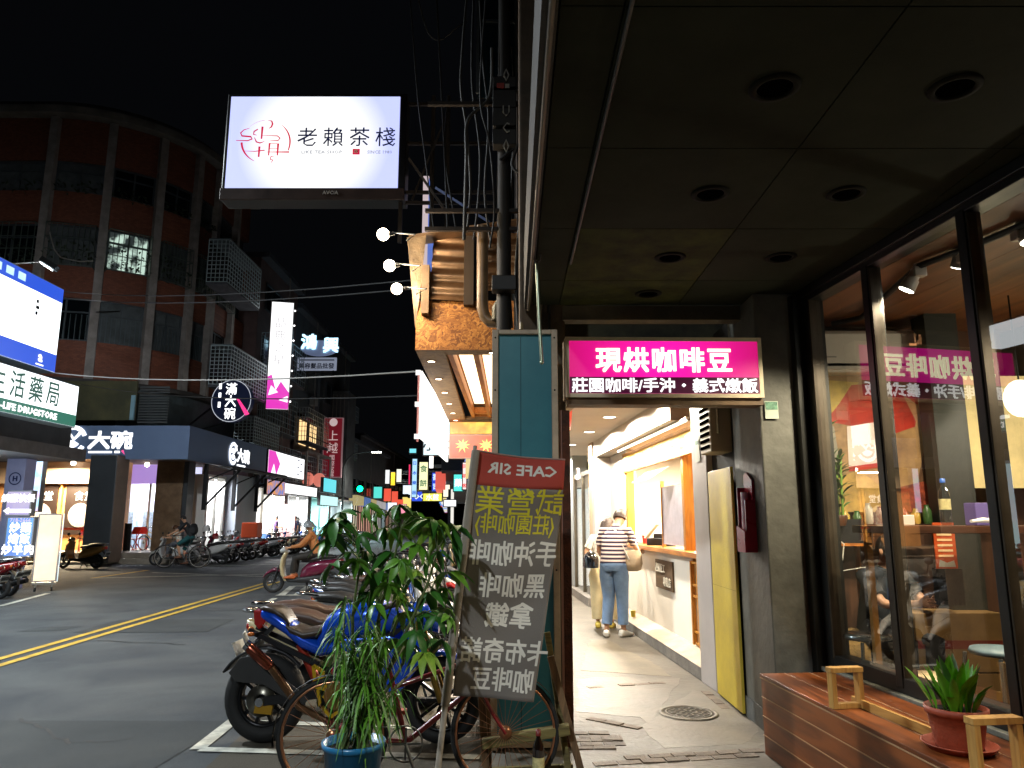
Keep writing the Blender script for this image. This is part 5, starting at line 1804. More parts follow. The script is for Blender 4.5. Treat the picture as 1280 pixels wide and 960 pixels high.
# first floor storey behind the big fascia: signboard, shutters, clutter
MB().bx(-20, -15.2, 29.7, 29.8, 5.5, 7.1).build('old_signboard', mat('olive old signboard', '5b5a3c', .8, var=.3, vs=.8, col2='3e3f2c'), B1)
band('first_floor_wall', FL + AR * R(40), SE, 5.0, 7.1, -.3, .05, mat('blue grey sheet', '3f4a4d', .6, .2, var=.3, vs=2), B1)
for k in range(14):
    MB().bx(-15.1, -13.9, 29.75, 29.8, 5.4 + k * .11, 5.46 + k * .11).build('louvre', mat('louvre grey', '4d5254', .5, .3), B1)
MB().bx(-15.35, -15.2, 29.6, 29.7, 5.5, 6.5).build('pale_blue_post', mat('pale blue paint', '7fa6b5', .5), B1)

# ---- the big dark blue-grey fascia and the shops under it
FZ0, FZ1 = 3.84, 5.13
fx, fy0, fy1 = -12.4, 28.5, 37.6
fas_m = mat('slate blue fascia', '62789a', .5, .0, var=.08, vs=.6)
t = thing('noodle_shop_fascia', 'slate blue wraparound shop fascia with white bowl logos on the corner building', 'shop sign', (0, 0, 0))
fsc = t
MB().bx(-19.6, fx, fy0, fy0 + .25, FZ0, FZ1).build('front_board', fas_m, t)
MB().bx(fx - .25, fx, fy0 + .251, fy1, FZ0, FZ1).build('side_board', fas_m, t)
MB().bx(-19.6, fx - .01, fy0 + .02, fy1, FZ1 - .12, FZ1 - .02).build('top_sheet', mat('dark top sheet', '23282e', .7), t)
MB().bx(-19.6, fx - .251, fy0 + .251, fy1, FZ0 + .12, FZ0 + .2).build('soffit', mat('shop soffit', '6d5a48', .7, var=.2), t)
wl_ = glow('bright white logo', (1, 1, 1), 2.0)
bz = P(95, 550, fy0).z
cxw = P(91, 550, fy0).x
lgo = bpy.data.objects.new('logo', None); COL.objects.link(lgo); lgo.parent = t; lgo.location = (cxw, fy0, bz)
def ringmesh(r0, r1, a0=0, a1=360, n=36, y=-.03):
    mb = MB()
    vs, fs = [], []
    for i in range(n + 1):
        a_ = R(a0 + (a1 - a0) * i / n)
        vs += [(r0 * math.cos(a_), y, r0 * math.sin(a_)), (r1 * math.cos(a_), y, r1 * math.sin(a_))]
    for i in range(n):
        fs.append((2 * i, 2 * i + 1, 2 * i + 3, 2 * i + 2))
    return mb.add(vs, fs)
def bowl_logo(par, s_):
    ringmesh(.40 * s_, .56 * s_, 20, 330).build('ring', wl_, par)
    ringmesh(.02 * s_, .30 * s_, 200, 330).build('bowl', wl_, par)
    MB().tube([(-.3 * s_, -.03, .05 * s_), (-.1 * s_, -.03, .22 * s_), (.05 * s_, -.03, .02 * s_), (.22 * s_, -.03, .2 * s_), (.35 * s_, -.03, .42 * s_)], .05 * s_, 6).build('brush_mark', wl_, par)
bowl_logo(lgo, 1.0)
text('大碗', .72, wl_, lgo, 1.45, .0, bold=.03, sx=1.2)
MB().bx(.65, 1.55, -.02, -.01, -.50, -.43).build('small_words', wl_, lgo)
MB().bx(1.65, 1.85, -.02, -.01, -.50, -.42).build('small_words', wl_, lgo)
MB().prism([(1.9, -.42), (2.05, -.56), (1.98, -.38)], -.02, -.01).build('pink_chopsticks', glow('hot pink', (1, .02, .25), 1.2), lgo)
l2 = bpy.data.objects.new('logo', None); COL.objects.link(l2); l2.parent = t
q = PX(291, 567, fx)
l2.location = (fx, q.y, q.z)
l2.rotation_euler = (0, 0, PI / 2)
bowl_logo(l2, .9)
text('大碗', .66, wl_, l2, 1.35, .0, bold=.03, sx=1.2)
MB().bx(.55, 1.6, -.02, -.01, -.50, -.43).build('small_words', wl_, l2)
dcol = glow('shop downlight glow', (1, .88, .68), 14)
dl = [(92, 577), (113, 580), (169, 583), (184, 579), (186, 585), (200, 582), (215, 584), (229, 587), (251, 589), (264, 590)]
for k, (px, py) in enumerate(dl):
    p = G(px, py, FZ0 + .1)
    if p.y > 60 or p.y < 0:
        p = P(px, py, 31)
    t = thing('shop_downlight', 'small glowing downlight, the %s from the left under the slate blue fascia' % ordn[k], 'ceiling light', (p.x, min(p.y, 34), FZ0 + .1), 0, 'downlights under the slate fascia')
    MB().ball((0, 0, -.06), .1, 10).build('lens', dcol, t)
    if k in (0, 2, 5, 8):
        lamp('shop_lamp', 'SPOT', (0, 0, -.1), 900, (1, .85, .65), .08, (0, 0, 0), 150, .8, parent=t)
pil = mat('dark slate tile', '3a3f43', .35, var=.15, vs=1, coat=.2)
pilb = mat('brown stone tile', '7a6146', .5, var=.35, vs=2.5, bump=.2, col2='5a452f')
t = thing('shop_pillar', 'broad dark slate pillar with a lighter brown side at the corner shop', 'pillar', (-15.3, 28.4, 0))
MB().bx(-.5, .5, -.45, .45, 0, FZ0 + .11).build('shaft', pil, t, bev=.02)
MB().bx(.5, .51, -.42, .45, 0, FZ0 + .1).build('side_cladding', mat('taupe cladding', '7c6c60', .5, var=.15), t)
t = thing('shop_pillar', 'brown stone clad pillar between the lilac shop and the awning', 'pillar', (-14.15, 31.3, 0))
MB().bx(-.56, .56, -.35, .35, 0, FZ0 + .11).build('shaft', pilb, t, bev=.02)
MB().bx(.561, .75, -.3, .35, 0, FZ0 + .1).build('side_post', pil, t)
# platform and steps
st_m = mat('step stone', '7d7568', .7, var=.2, vs=2)
t = thing('shop_steps', 'pale stone platform with two steps in front of the corner shops', 'steps', (0, 0, 0))
MB().bx(-24, -12.9, 29.0, 40, ROAD, .32).build('platform', st_m, t)
MB().bx(-14.7, -12.8, 28.6, 28.99, ROAD, .12).build('step', st_m, t)
MB().bx(-24, -15.9, 28.2, 28.99, ROAD, .02).build('step', st_m, t)
# warm room with posters
wrm = mat('warm plywood wall', 'c08d56', .6, var=.12, vs=1)
t = thing('poster_room', 'warm plywood shop front with two dark food posters left of the slate pillar', 'shop', (0, 0, 0))
MB().bx(-22, -16.2, 31.6, 31.7, .32, FZ0 + .11).build('back_wall', wrm, t)
MB().bx(-16.2, -16.1, 29.3, 31.7, .32, FZ0 + .1).build('side_wall', wrm, t)
MB().bx(-22, -16.3, 31.3, 31.4, 3.05, FZ0 + .1).build('header', mat('header board', '9b8a78', .6), t)
for x0 in (-20.4, -18.7):
    MB().bx(x0, x0 + 1.35, 31.52, 31.59, .95, 3.0).build('poster_ground', mat('black poster', '1d120e', .5, emit='5a3018', es=.15), t)
fd = glow_var('food photo print', (1, .75, .45), (.45, .06, .02), .8, 4)
for x0 in (-19.72, -18.02):
    MB().lathe([(.001, -.01), (.5, -.01)], 20, (x0, 31.5, 1.75), 'Y').build('poster_food', fd, t)
    text('食堂', .42, wl_, t, x0 + .1, 2.55, y=31.5)
for x in (-20.6, -18.9, -17.3):
    MB().bx(x, x + .06, 31.45, 31.55, .4, 3.05).build('frame_post', mat('gold frame', 'c9994f', .4), t)
lamp('room_lamp', 'AREA', (-18.5, 30.3, 3.7), 1500, (1, .78, .5), 1.2, parent=t)
# the yellow flower plate in front of the posters, barrier and red folding chair
t = thing('barrier', 'low barrier with an orange red belt before the poster room', 'barrier', (-17.6, 29.5, .32))
for x in (0, 1.3):
    MB().tube([(x, 0, 0), (x, 0, 1.0)], .03).build('post', steel, t)
MB().bx(.03, 1.27, -.01, .01, .85, .93).build('belt', mat('orange belt', 'c8401c', .5), t)
def fchair(px, py, Y, col, lb, rz):
    p = P(px, py, Y)
    t = thing('folding_chair', lb, 'chair', (p.x, Y, .32), rz, 'chairs by the corner shops')
    m = mat('chair ' + col, col, .4)
    for x in (-.2, .2):
        MB().bar((x, -.22, 0), (x, .12, .85), .03).build('leg', m, t)
        MB().bar((x, .22, 0), (x, -.18, .45), .03).build('leg', m, t)
    MB().bx(-.2, .2, -.2, .18, .44, .47).build('seat', m, t)
    MB().box((0, .12, .8), (.4, .03, .3), (-.2, 0, 0)).build('backrest', m, t)
fchair(109, 655, 29.6, 'a01c14', 'red folding chair leaning beside the slate pillar', .4)
fchair(168, 665, 31.5, 'c81e10', 'bright red folding chair left of the yellow bicycle', -.4)
fchair(178, 662, 31.8, 'd42416', 'bright red folding chair nearer the brown pillar', .6)
t = thing('black_bollard', 'short black post at the edge of the lilac shop steps', 'bollard', (P(160, 665, 30.8).x, 30.8, .32))
MB().tube([(0, 0, 0), (0, 0, 1.1)], .14, 14).build('shaft', blackm, t)
# lilac lit shop
t = thing('lilac_shop', 'white and lilac lit glass shop between the slate and the brown pillars', 'shop', (0, 0, 0))
MB().bx(-18.3, -14.3, 34.4, 34.5, .32, FZ0 + .1).build('back_wall', glow_var('lilac shop wall', (.75, .88, 1), (.60, .55, .95), 1.0, .6), t)
MB().bx(-18.3, -14.3, 32.7, 32.8, 3.1, FZ0 + .1).build('header_sign', glow('lilac header', (.42, .25, .75), .8), t)
for x in (-17.6, -16.7, -15.8):
    MB().bx(x, x + .08, 32.7, 32.78, .32, 3.1).build('mullion', alu, t)
    MB().bx(x + .3, x + .75, 33.6, 34.1, .32, 1.9).build('display_shelf', mat('display shelf', '9fb3c2', .5, var=.5, vs=5), t)
lamp('shop_inner_lamp', 'AREA', (-16.4, 33.4, 3.6), 500, (.85, .88, 1), 1.0, parent=t)
# street-facing white shops along x = -13.4
def lshop(Y0, Y1, x, lb, c_, es, hz=2.9, nm=3):
    t = thing('street_shop', lb, 'shop', (x, Y0, 0))
    L = Y1 - Y0
    MB().bx(-1.3, -1.25, 0, L, .1, hz).build('lit_wall', glow_var('shopwall %s' % lb[:14], c_, tuple(k * .55 for k in c_), es, 1.4), t)
    MB().bx(-1.25, 0, 0, .12, .1, hz).build('side_wall', mat('white side wall', 'c9c9c4', .6), t)
    MB().bx(-1.25, 0, L - .12, L, .1, hz).build('side_wall', mat('white side wall', 'c9c9c4', .6), t)
    MB().bx(-1.3, .0, 0, L, ROAD, .1).build('floor', st_m, t)
    MB().bx(-1.3, .0, 0, L, hz, hz + .1).build('ceiling', mat('white side wall', 'c9c9c4', .6), t)
    for i in range(nm):
        y = .12 + (L - .3) * i / max(1, nm - 1)
        MB().bx(-.1, 0, y, y + .08, .1, hz).build('mullion', alu, t)
    for i in range(4):
        y = .5 + (L - 1.2) * random.random()
        h_ = random.uniform(.6, 1.8)
        MB().bx(-1.1, -.6, y, y + random.uniform(.3, .8), .1, .1 + h_).build('display_rack', mat('rack %d' % i, ['a03028', '30507a', 'b09a40', '707070'][i], .6, var=.5, vs=7), t)
    lamp('shop_inner_lamp', 'AREA', (-.5, L / 2, hz - .1), 900 * L / 5, c_, 1.0, parent=t)
    return t
random.seed(12)
lshop(32.2, 34.4, -13.1, 'narrow white stationery shop behind the awning strut', (.95, .95, 1), 1.0, 3.4)
t = thing('wing_wall', 'pale blue grey wall panel lit between two white shops', 'wall', (-13.0, 36.0, 0))
MB().bx(-.35, .35, -1.4, 1.4, ROAD, 3.6).build('panel', mat('pale blue grey wall', '9fa9b2', .6, var=.08, vs=1), t, bev=.02)
lshop(37.6, 43.5, -13.1, 'wide white bright clothing shop with a glass door', (1, .97, .92), 1.25, 3.2, 4)
lshop(43.8, 48.5, -13.1, 'bright shop with a red poster beside its door', (.95, .97, 1), 1.1, 3.0)
lshop(49, 54, -13.1, 'teal tinted shop beyond the red poster', (.35, .85, .85), .8, 3.0)
lshop(54.3, 62, -13.1, 'dim far shop before the curved street lamp', (.6, .8, .85), .5, 3.0)
t = thing('red_poster', 'red standing poster with white print at the white shop door', 'poster', PX(356, 655, -12.7), 0)
MB().bx(-.55, .55, 0, .05, -.7, 1.1).build('board', glow('red poster print', (.75, .02, .05), .9), t)
text('超殺\n優惠', .42, wl_, t, 0, .35, bold=.02)
# awning struts and retractable awnings
strut = mat('dark awning steel', '17191c', .5, .5)
t = thing('folding_awning', 'folded dark awning with diagonal steel arms under the slate fascia', 'awning', (fx, 30.5, 3.75))
for y in (.0, 3.2, 6.2):
    MB().bar((0, y, -1.6), (1.1, y + .6, -.15), .09).build('arm', strut, t)
    MB().bar((0, y, -.6), (.9, y + .5, -.1), .06).build('arm', strut, t)
    MB().bx(-.15, -.0, y - .05, y + .05, -1.8, .05).build('bracket', strut, t)
MB().tube([(1.0, .2, -.1), (1.1, 6.9, -.1)], .09, 10).build('roller', strut, t)
MB().bx(.1, 1.0, .2, 6.9, -.04, -.02).build('cloth', mat('dark awning cloth', '1a1d20', .8), t)

# ---- pink and white sign box on the side beyond the fascia
def side_sign(name, lb, x, px0, px1, ytop0, ybot0, d, face, fr=None, rim=.05, group=None):
    a_, b_ = PX(px0, ybot0, x), PX(px1, ybot0, x)
    h = PX(px0, ytop0, x).z - a_.z
    return sgn(name, lb, 'sign', (x, a_.y, 0), (x, b_.y, 0), h, d, face, fr, rim, group, z=a_.z), abs(b_.y - a_.y), h
t, w, h = side_sign('shop_sign', 'white lightbox with a magenta K-like stroke beside the slate fascia', -12.4, 334, 380, 560, 592, .2, glow('sign white', (1, 1, 1), 1.5))
mag = glow('magenta print', (.85, .04, .55), 1.0)
MB().prism([(-w / 2 + .06, .06), (-w / 2 + .06, h - .06), (-w * .33, h - .06), (-w * .2, h * .5), (-w * .28, .06)], -.012, -.008).build('magenta_shape', mag, t)
MB().prism([(-w * .42, .06), (-w * .30, .06), (-w * .36, h * .45)], -.016, -.013).build('white_wedge', glow('sign white', (1, 1, 1), 1.5), t)
for k in range(5):
    MB().bx(w * .28 + (k % 2) * .6, w * .28 + .4 + (k % 2) * .6, -.012, -.009, .25 + k * .2, .33 + k * .2).build('small_words', grp, t)
# tall white and pink vertical sign across the pavement
Yv = 39.4
bl, br = P(331, 512, Yv), P(359, 512, Yv)
h = P(340, 376, Yv).z - bl.z
t = sgn('vertical_sign', 'tall glowing white vertical sign with a magenta lower end on the left buildings', 'sign', (bl.x, Yv, 0), (br.x, Yv + .3, 0), h, .35, glow('sign white', (1, 1, 1), 1.5), alu, .05, z=bl.z)
w = t['w']
MB().prism([(-w / 2 + .05, .06), (w / 2 - .05, .06), (w / 2 - .05, h * .16), (w * .1, h * .26), (-w * .1, h * .18), (-w * .3, h * .32), (-w / 2 + .05, h * .3)], -.012, -.008).build('magenta_shape', mag, t)
MB().prism([(-w * .4, h * .13), (-w * .0, h * .16), (-w * .3, h * .22)], -.017, -.013).build('white_wedge', glow('sign white', (1, 1, 1), 1.5), t)
MB().prism([(w * .05, h * .09), (w * .42, h * .07), (w * .42, h * .13)], -.017, -.013).build('white_wedge', glow('sign white', (1, 1, 1), 1.5), t)
gv = glow('pale grey words', (.62, .6, .62), 1.0)
for i, c_ in enumerate('晶典之星'):
    text(c_, .62, gv, t, -.05, h * (.80 - i * .115), y=-.012, bold=-.012)
for k in range(7):
    MB().ball((w / 2 + .04, 0, h * (.08 + .14 * k)), .05, 6).build('edge_bulb', glow('edge bulb', (1, 1, 1), 3), t)
# round noodle shop sign
Yr = 33
c0 = P(289, 501, Yr)
rr2 = (P(316, 501, Yr).x - c0.x)
t = thing('round_sign', 'round dark blue sign with white characters and pink chopsticks hung over the corner', 'sign', (c0.x, Yr, c0.z), -.15)
MB().lathe([(.001, 0), (rr2, 0), (rr2, .25), (.001, .25)], 40, axis='Y', smooth=False).build('disc', mat('navy disc', '151a2c', .4, emit='10162c', es=.6), t)
ringmesh(rr2 * .955, rr2 * .985, y=-.01).build('rim_light', glow('rim light', (.75, .8, .9), .7), t)
for i, c_ in enumerate('滿大碗'):
    text(c_, .56, wl_, t, -.02, .55 - i * .56, y=-.01, bold=.012)
for i in range(3):
    MB().bx(-.62, -.5, -.02, -.01, .55 - i * .42, .8 - i * .42).build('small_words', wl_, t)
MB().prism([(.25, .1), (.4, .05), (.92, -.62), (.72, -.68)], -.02, -.01).build('pink_chopsticks', glow('hot pink', (1, .02, .25), 1.2), t)
MB().bar((-.3, .1, -rr2), (-2.0, .3, -rr2 - .4), .07).build('arm', strut, t)
MB().bar((-.9, .1, -.2), (-2.2, .3, -rr2 - .1), .07).build('arm', strut, t)
# neon script over an oval and white board
Yn = 46.3
c0 = P(399, 435, Yn)
t = thing('neon_sign', 'blue white neon characters over a pale oval disc above a white board', 'sign', (c0.x, Yn, c0.z), .0)
t.scale = (.9, .9, .9)
ov = 1.35
MB().lathe([(.001, 0), (ov, 0), (ov, .2), (.001, .2)], 36, axis='Y', smooth=False).build('oval_disc', mat('pale oval', '8f98b0', .5, emit='8090b8', es=.35), t).scale = (1, 1, .42)
neon = glow('blue white neon', (.45, .8, 1), 2.4)
text('鴻', 1.15, neon, t, -.72, .45, y=-.08, bold=.035)
text('興', 1.15, neon, t, .85, .2, y=-.08, bold=.035)
MB().bx(-1.55, 1.25, .05, .2, -1.6, -.68).build('white_board', mat('white board', 'b8bcc6', .5, emit='aab4cc', es=.45), t)
text('美容髮品批發', .42, mat('navy words', '1d2a5e', .5), t, -.15, -1.28, y=.045, bold=.02, sx=1.0)
MB().bx(-1.4, 1.1, .035, .048, -.9, -.82).build('small_words', mat('navy words', '1d2a5e', .5), t)
for x in (-1.3, 1.0):
    MB().bx(x, x + .08, .05, .15, -2.1, -1.61).build('arm', strut, t)
MB().bx(-3, 1.1, .1, .16, -1.75, -1.68).build('arm', strut, t)
# maroon vertical banner
Ym = 55
bl, br = P(402, 597, Ym), P(426, 598, Ym)
h = P(410, 522, Ym).z - bl.z
t = sgn('vertical_sign', 'maroon vertical sign with pale characters before the street lamp', 'sign', bl, br, h, .3, mat('maroon sign', '6e1a28', .5, emit='7a1626', es=.55), mat('pink edge', 'b08a90', .5, emit='b08a90', es=.3), .06, z=bl.z)
pl = mat('pale pink words', 'c0a8a8', .5, emit='d8c0c0', es=.7)
MB().lathe([(.001, -.03), (.3, -.03)], 20, (0, 0, h * .92), 'Y').build('round_mark', pl, t)
for i, (c_, s_) in enumerate((('上', .85), ('越', .85), ('國', .42), ('際', .42), ('家', .42), ('電', .42))):
    text(c_, s_, pl, t, .0, h * [.70, .49, .33, .235, .14, .06][i], y=-.035, bold=.0)

# ---- second row of buildings on the left
def lbuild(Y0, Y1, x, h_, wm, lb, seed, cages=True):
    random.seed(seed)
    t = thing('street_building', lb, 'building', (x, Y0, 0))
    L = Y1 - Y0
    MB().bx(-9, 0, 0, L, 3.3, h_).build('wall', wm, t)
    MB().bx(-9, .5, -.1, L, h_, h_ + .3).build('roof_slab', mat('roof slab', '4a5058', .8, var=.2), t)
    nb = max(1, int(L / 4))
    cgm = mat('white balcony bars', '9fb0b8', .5, .3)
    for f_ in range(int((h_ - 3.4) / 3.15)):
        z = 4.0 + f_ * 3.15
        for i in range(nb):
            y = (i + .5) * L / nb
            w2 = L / nb * .36
            wo = MB().bx(0, .08, y - w2, y - w2 + .08, z, z + 1.6).bx(0, .08, y + w2 - .08, y + w2, z, z + 1.6).bx(0, .08, y - w2 + .081, y + w2 - .081, z, z + .08).bx(0, .08, y - w2 + .081, y + w2 - .081, z + 1.52, z + 1.6).bx(0, .07, y - .03, y + .03, z + .081, z + 1.519).build('window', winm, t)
            lit = random.random()
            MB().bx(.0, .03, y - w2 + .08, y + w2 - .08, z + .08, z + 1.52).build('pane', dgl if lit < .62 else (curt if lit < .9 else mat('dim warm window', '6b5a3c', .6, emit='d8a860', es=.3)), wo)
            if cages and random.random() < .75:
                c_ = MB()
                d_ = random.choice([.6, 1.0])
                z0, z1 = z - .5, z + random.choice([.7, 1.7])
                nbars = 12
                for k in range(nbars + 1):
                    yy = y - w2 - .2 + (2 * w2 + .4) * k / nbars
                    c_.bx(d_ - .03, d_, yy - .018, yy + .018, z0, z1)
                for k in range(5):
                    xx = d_ * k / 5
                    c_.bx(xx, xx + .03, y - w2 - .2, y - w2 - .17, z0, z1)
                nr = int((z1 - z0) / .3)
                for k in range(nr + 1):
                    zz_ = z0 + (z1 - z0) * k / nr
                    c_.bx(.0, d_ + .005, y - w2 - .21, y - w2 - .175, zz_, zz_ + .03)
                    c_.bx(d_ - .03, d_ + .005, y - w2 - .2, y + w2 + .2, zz_, zz_ + .03)
                c_.build('balcony_cage', cgm, t)
                MB().bx(0, d_, y - w2 - .2, y + w2 + .2, z0 - .1, z0 - .001).build('balcony_slab', mat('balcony slab', '5b5f66', .8, var=.3), t)
            elif random.random() < .5:
                MB().bx(.1, .5, y + w2 * .2, y + w2 * .2 + .8, z - .75, z - .2).build('outdoor_unit', mat('unit white', '9ea3a3', .5), t)
    MB().bx(.55, .6, L * .5, L * .5 + .1, 3.3, h_).build('downpipe', ribm, t)
    return t
wA = mat('pinkish render', '6e5a58', .8, var=.25, vs=.8)
wB = mat('blue grey render', '59646c', .8, var=.25, vs=.8)
wC = mat('grey render', '4c4f52', .8, var=.25, vs=.8)
lbuild(40.2, 47.5, -14.2, 16.2, wA, 'pinkish building with white caged balconies right of the rounded corner', 3)
lbuild(47.7, 55, -14.4, 15.4, wB, 'blue grey building with caged balconies behind the tall white sign', 4)
lbuild(55.2, 64, -14.2, 15.2, wC, 'grey building with bare end wall behind the neon oval', 8)
lbuild(66, 92, -15.5, 9, wC, 'low dark building beyond the maroon sign', 6, False)
lbuild(93, 140, -19, 12, wC, 'farthest dark building on the left side', 7, False)
t = thing('concrete_tower', 'tall bare concrete stair tower above the maroon sign', 'tower', (P(413, 500, 58).x, 58, 0))
MB().bx(-1.5, 1.4, 0, 3, 3.3, 11.6).build('shaft', mat('bare concrete', '5b5f60', .8, var=.3, vs=1.2), t)
for k in range(9):
    MB().bx(-1.3 + k * .3, -1.25 + k * .3, -.06, -.001, 7.2, 11.3).build('fin', ribm, t)
# white lit cages close behind the round sign
def cagebox(px0, px1, y0, y1, X, Yoff, lb, nb=14, nz=10):
    a_, b_ = PX(px0, y1, X), PX(px1, y1, X)
    h = PX(px0, y0, X).z - a_.z
    L = abs(b_.y - a_.y)
    t = thing('balcony_cage', lb, 'balcony', (X, a_.y, a_.z))
    m = mat('lit white bars', 'b9ccd2', .4, .2)
    c_ = MB()
    for k in range(nb + 1):
        y = L * k / nb
        c_.bx(-.03, 0, y - .02, y + .02, 0, h)
    for k in range(nz + 1):
        z = h * k / nz
        c_.bx(-.03, .004, 0, L, z - .016, z + .016)
        c_.bx(-1.0, -.031, -.016, .016, z - .016, z + .016)
    for k in range(5):
        c_.bx(-1.0 + k * .2, -.97 + k * .2, -.02, .02, 0, h)
    c_.build('bars', m, t)
    MB().bx(-1.0, 0, 0, L, h + .02, h + .08).build('top', mat('corrugated cover', '7d8c92', .5, .3), t)
    MB().bx(-1.0, 0, 0, L, -.14, -.03).build('slab', mat('balcony slab', '5b5f66', .8, var=.3), t)
    MB().bx(-1.02, -1.0, 0, L, 0, h).build('back', mat('dark back', '20262a', .8), t)
cagebox(284, 326, 296, 352, -13.4, 0, 'highest white barred balcony below the left end of the billboard')
cagebox(287, 332, 430, 480, -13.2, 0, 'white barred balcony above the round noodle sign')
cagebox(316, 348, 520, 562, -13.0, 0, 'small white barred balcony right under the round sign')
for k, (px, py, Y) in enumerate(((251, 446, 36), (252, 273, 36.4), (275, 455, 37))):
    p = P(px, py, Y)
    t = thing('outdoor_unit', ['white outdoor unit level with the second brown storey', 'grey outdoor unit high under the cornice', 'small outdoor unit beside the teal panel'][k], 'air conditioner', (p.x, Y, p.z - .3), .5)
    MB().bx(-.4, .4, -.2, .2, 0, .65).build('casing', mat('unit white', '9ea3a3', .5), t)
    MB().lathe([(.001, 0), (.24, 0)], 16, (-.08, -.205, .33), 'Y').build('fan_grille', darkin, t)
MB_teal = P(268, 465, 38.5)
t = thing('teal_panel', 'teal painted balcony panel above the round sign', 'panel', MB_teal, .2)
MB().bx(-.6, .9, 0, .05, -.6, 1.4).build('sheet', mat('teal paint', '2c5a58', .6, var=.3), t)
MB().bx(-.6, .9, -.02, -.001, -.9, -.6).build('red_strip', mat('red paint', '6b1d18', .6), t)
# warm lit balcony windows
p = P(368, 545, 48)
t = thing('lit_balcony', 'small balcony with two warm lit windows above the white shops', 'balcony', (-13.2, p.y, p.z - 1))
MB().bx(-.9, 0, 0, 6.5, 0, .15).build('slab', ribm, t)
MB().bx(-.92, -.9, 0, 6.5, .15, 2.4).build('wall', mat('cream wall', '8a7a68', .7), t)
for y in (1.0, 3.6):
    MB().bx(-.9, -.86, y, y + 1.6, .6, 2.2).build('lit_window', glow('warm window', (1, .66, .3), 1.4), t)
for y in (-.1, 2.8, 6.3):
    MB().bx(-.1, .0, y, y + .3, -2.4, 0).build('post', mat('white post', 'a8a8a4', .6), t)
for z in (.5, 1.0):
    MB().bx(-.03, 0, 0, 6.5, z, z + .05).build('rail', strut, t)
# gaudy small sign and white box under it, teal ones further on
t, w, h = side_sign('hanging_sign', 'orange and yellow patchwork sign hanging beside the magenta and white one', -12.0, 333, 356, 598, 618, .15, glow_var('patchwork print', (.9, .35, .05), (.15, .25, .7), .9, 3), None, .04)
t, w, h = side_sign('shop_sign', 'long plain white lightbox over the white shop with the red poster', -12.1, 352, 396, 602, 617, .2, glow('sign white', (1, 1, 1), 1.5))
t, w, h = side_sign('shop_sign', 'cyan banner sign just under the maroon sign', -12.2, 404, 420, 596, 615, .2, glow('cyan print', (.1, .75, .85), 1.0))
t, w, h = side_sign('shop_sign', 'white and teal lower sign beside the far pavement', -12.2, 400, 422, 618, 632, .2, glow('pale teal print', (.6, 1, 1), 1.0))
for k, (px, py) in enumerate(((385, 599), (399, 600))):
    p = P(px, py, 50)
    t = thing('red_lantern', ['left one of two pale red lanterns under the warm balcony', 'right one of two pale red lanterns under the warm balcony'][k], 'lantern', p)
    MB().ball((0, 0, 0), .42, 14, (1, 1, 1.1)).build('shade', glow('lantern red', (.8, .22, .16), .8), t)
    MB().tube([(0, 0, .45), (0, 0, .8)], .03).build('cord', strut, t)

# ---- pharmacy signs at the far left
XP = -11.0
y0 = 12.5
y1 = PX(80, 362, XP).y
zb = PX(66, 466, XP).z
zt = PX(80, 362, XP).z
t = sgn('pharmacy_sign', 'huge blazing white lightbox with blue bands at the left edge', 'sign', (XP, y0, 0), (XP, y1, 0), zt - zb, .4, glow('pharmacy white', (.93, .98, 1), 2.2), mat('pale casing', '8fa3b0', .5), .02, z=zb)
w = t['w']; h = zt - zb
blu = glow('pharmacy blue', (.01, .09, .75), 1.0)
MB().bx(-w / 2 + .02, w / 2 - .02, -.012, -.008, h - .36, h - .02).build('blue_band', blu, t)
MB().bx(-w / 2 + .02, w / 2 - .02, -.012, -.008, .02, .44).build('blue_band', blu, t)
pw_ = glow('pale blue print', (.55, .85, 1), 1.1)
for k in range(5):
    MB().bx(w / 2 - 1.7 - .4 * k, w / 2 - 1.45 - .4 * k, -.016, -.013, h - .27, h - .1).build('small_words', pw_, t)
text('a', .34, wl_, t, w / 2 - .62, .24, y=-.016, bold=.03)
MB().bx(w / 2 - .76, w / 2 - .48, -.017, -.013, .07, .10).build('underline', wl_, t)
for k, dz in enumerate((.0, .14, .28)):
    MB().bx(w / 2 - .98, w / 2 - .90 + (k % 2) * .04, -.016, -.012, h * .57 + dz, h * .57 + dz + .08).build('small_words', mat('small black print', '10202a', .5), t)
y1 = PX(99, 483, XP + .4).y
zb2 = PX(94, 535, XP + .4).z
zt2 = PX(99, 483, XP + .4).z
t = sgn('pharmacy_sign', 'white lightbox reading LIFE DRUGSTORE with green characters under the larger one', 'sign', (XP + .4, y0, 0), (XP + .4, y1, 0), zt2 - zb2, .35, glow('pharmacy white', (.93, .98, 1), 2.2), mat('pale casing', '8fa3b0', .5), .02, z=zb2)
w = t['w']; h = zt2 - zb2
grn = glow('pharmacy green', (.0, .17, .11), .9)
MB().bx(-w / 2 + .02, w / 2 - .02, -.012, -.008, .02, .30).build('green_band', grn, t)
dg_ = glow('green characters', (.0, .1, .07), .8)
for i, c_ in enumerate('康是生活藥局'):
    text(c_, .60, dg_, t, w / 2 - 4.15 + i * .63, .66, y=-.014, sx=.85, bold=.01)
text('-LIFE DRUGSTORE', .2, wl_, t, w / 2 - 1.75, .16, y=-.015, bold=.02, sx=1.2)
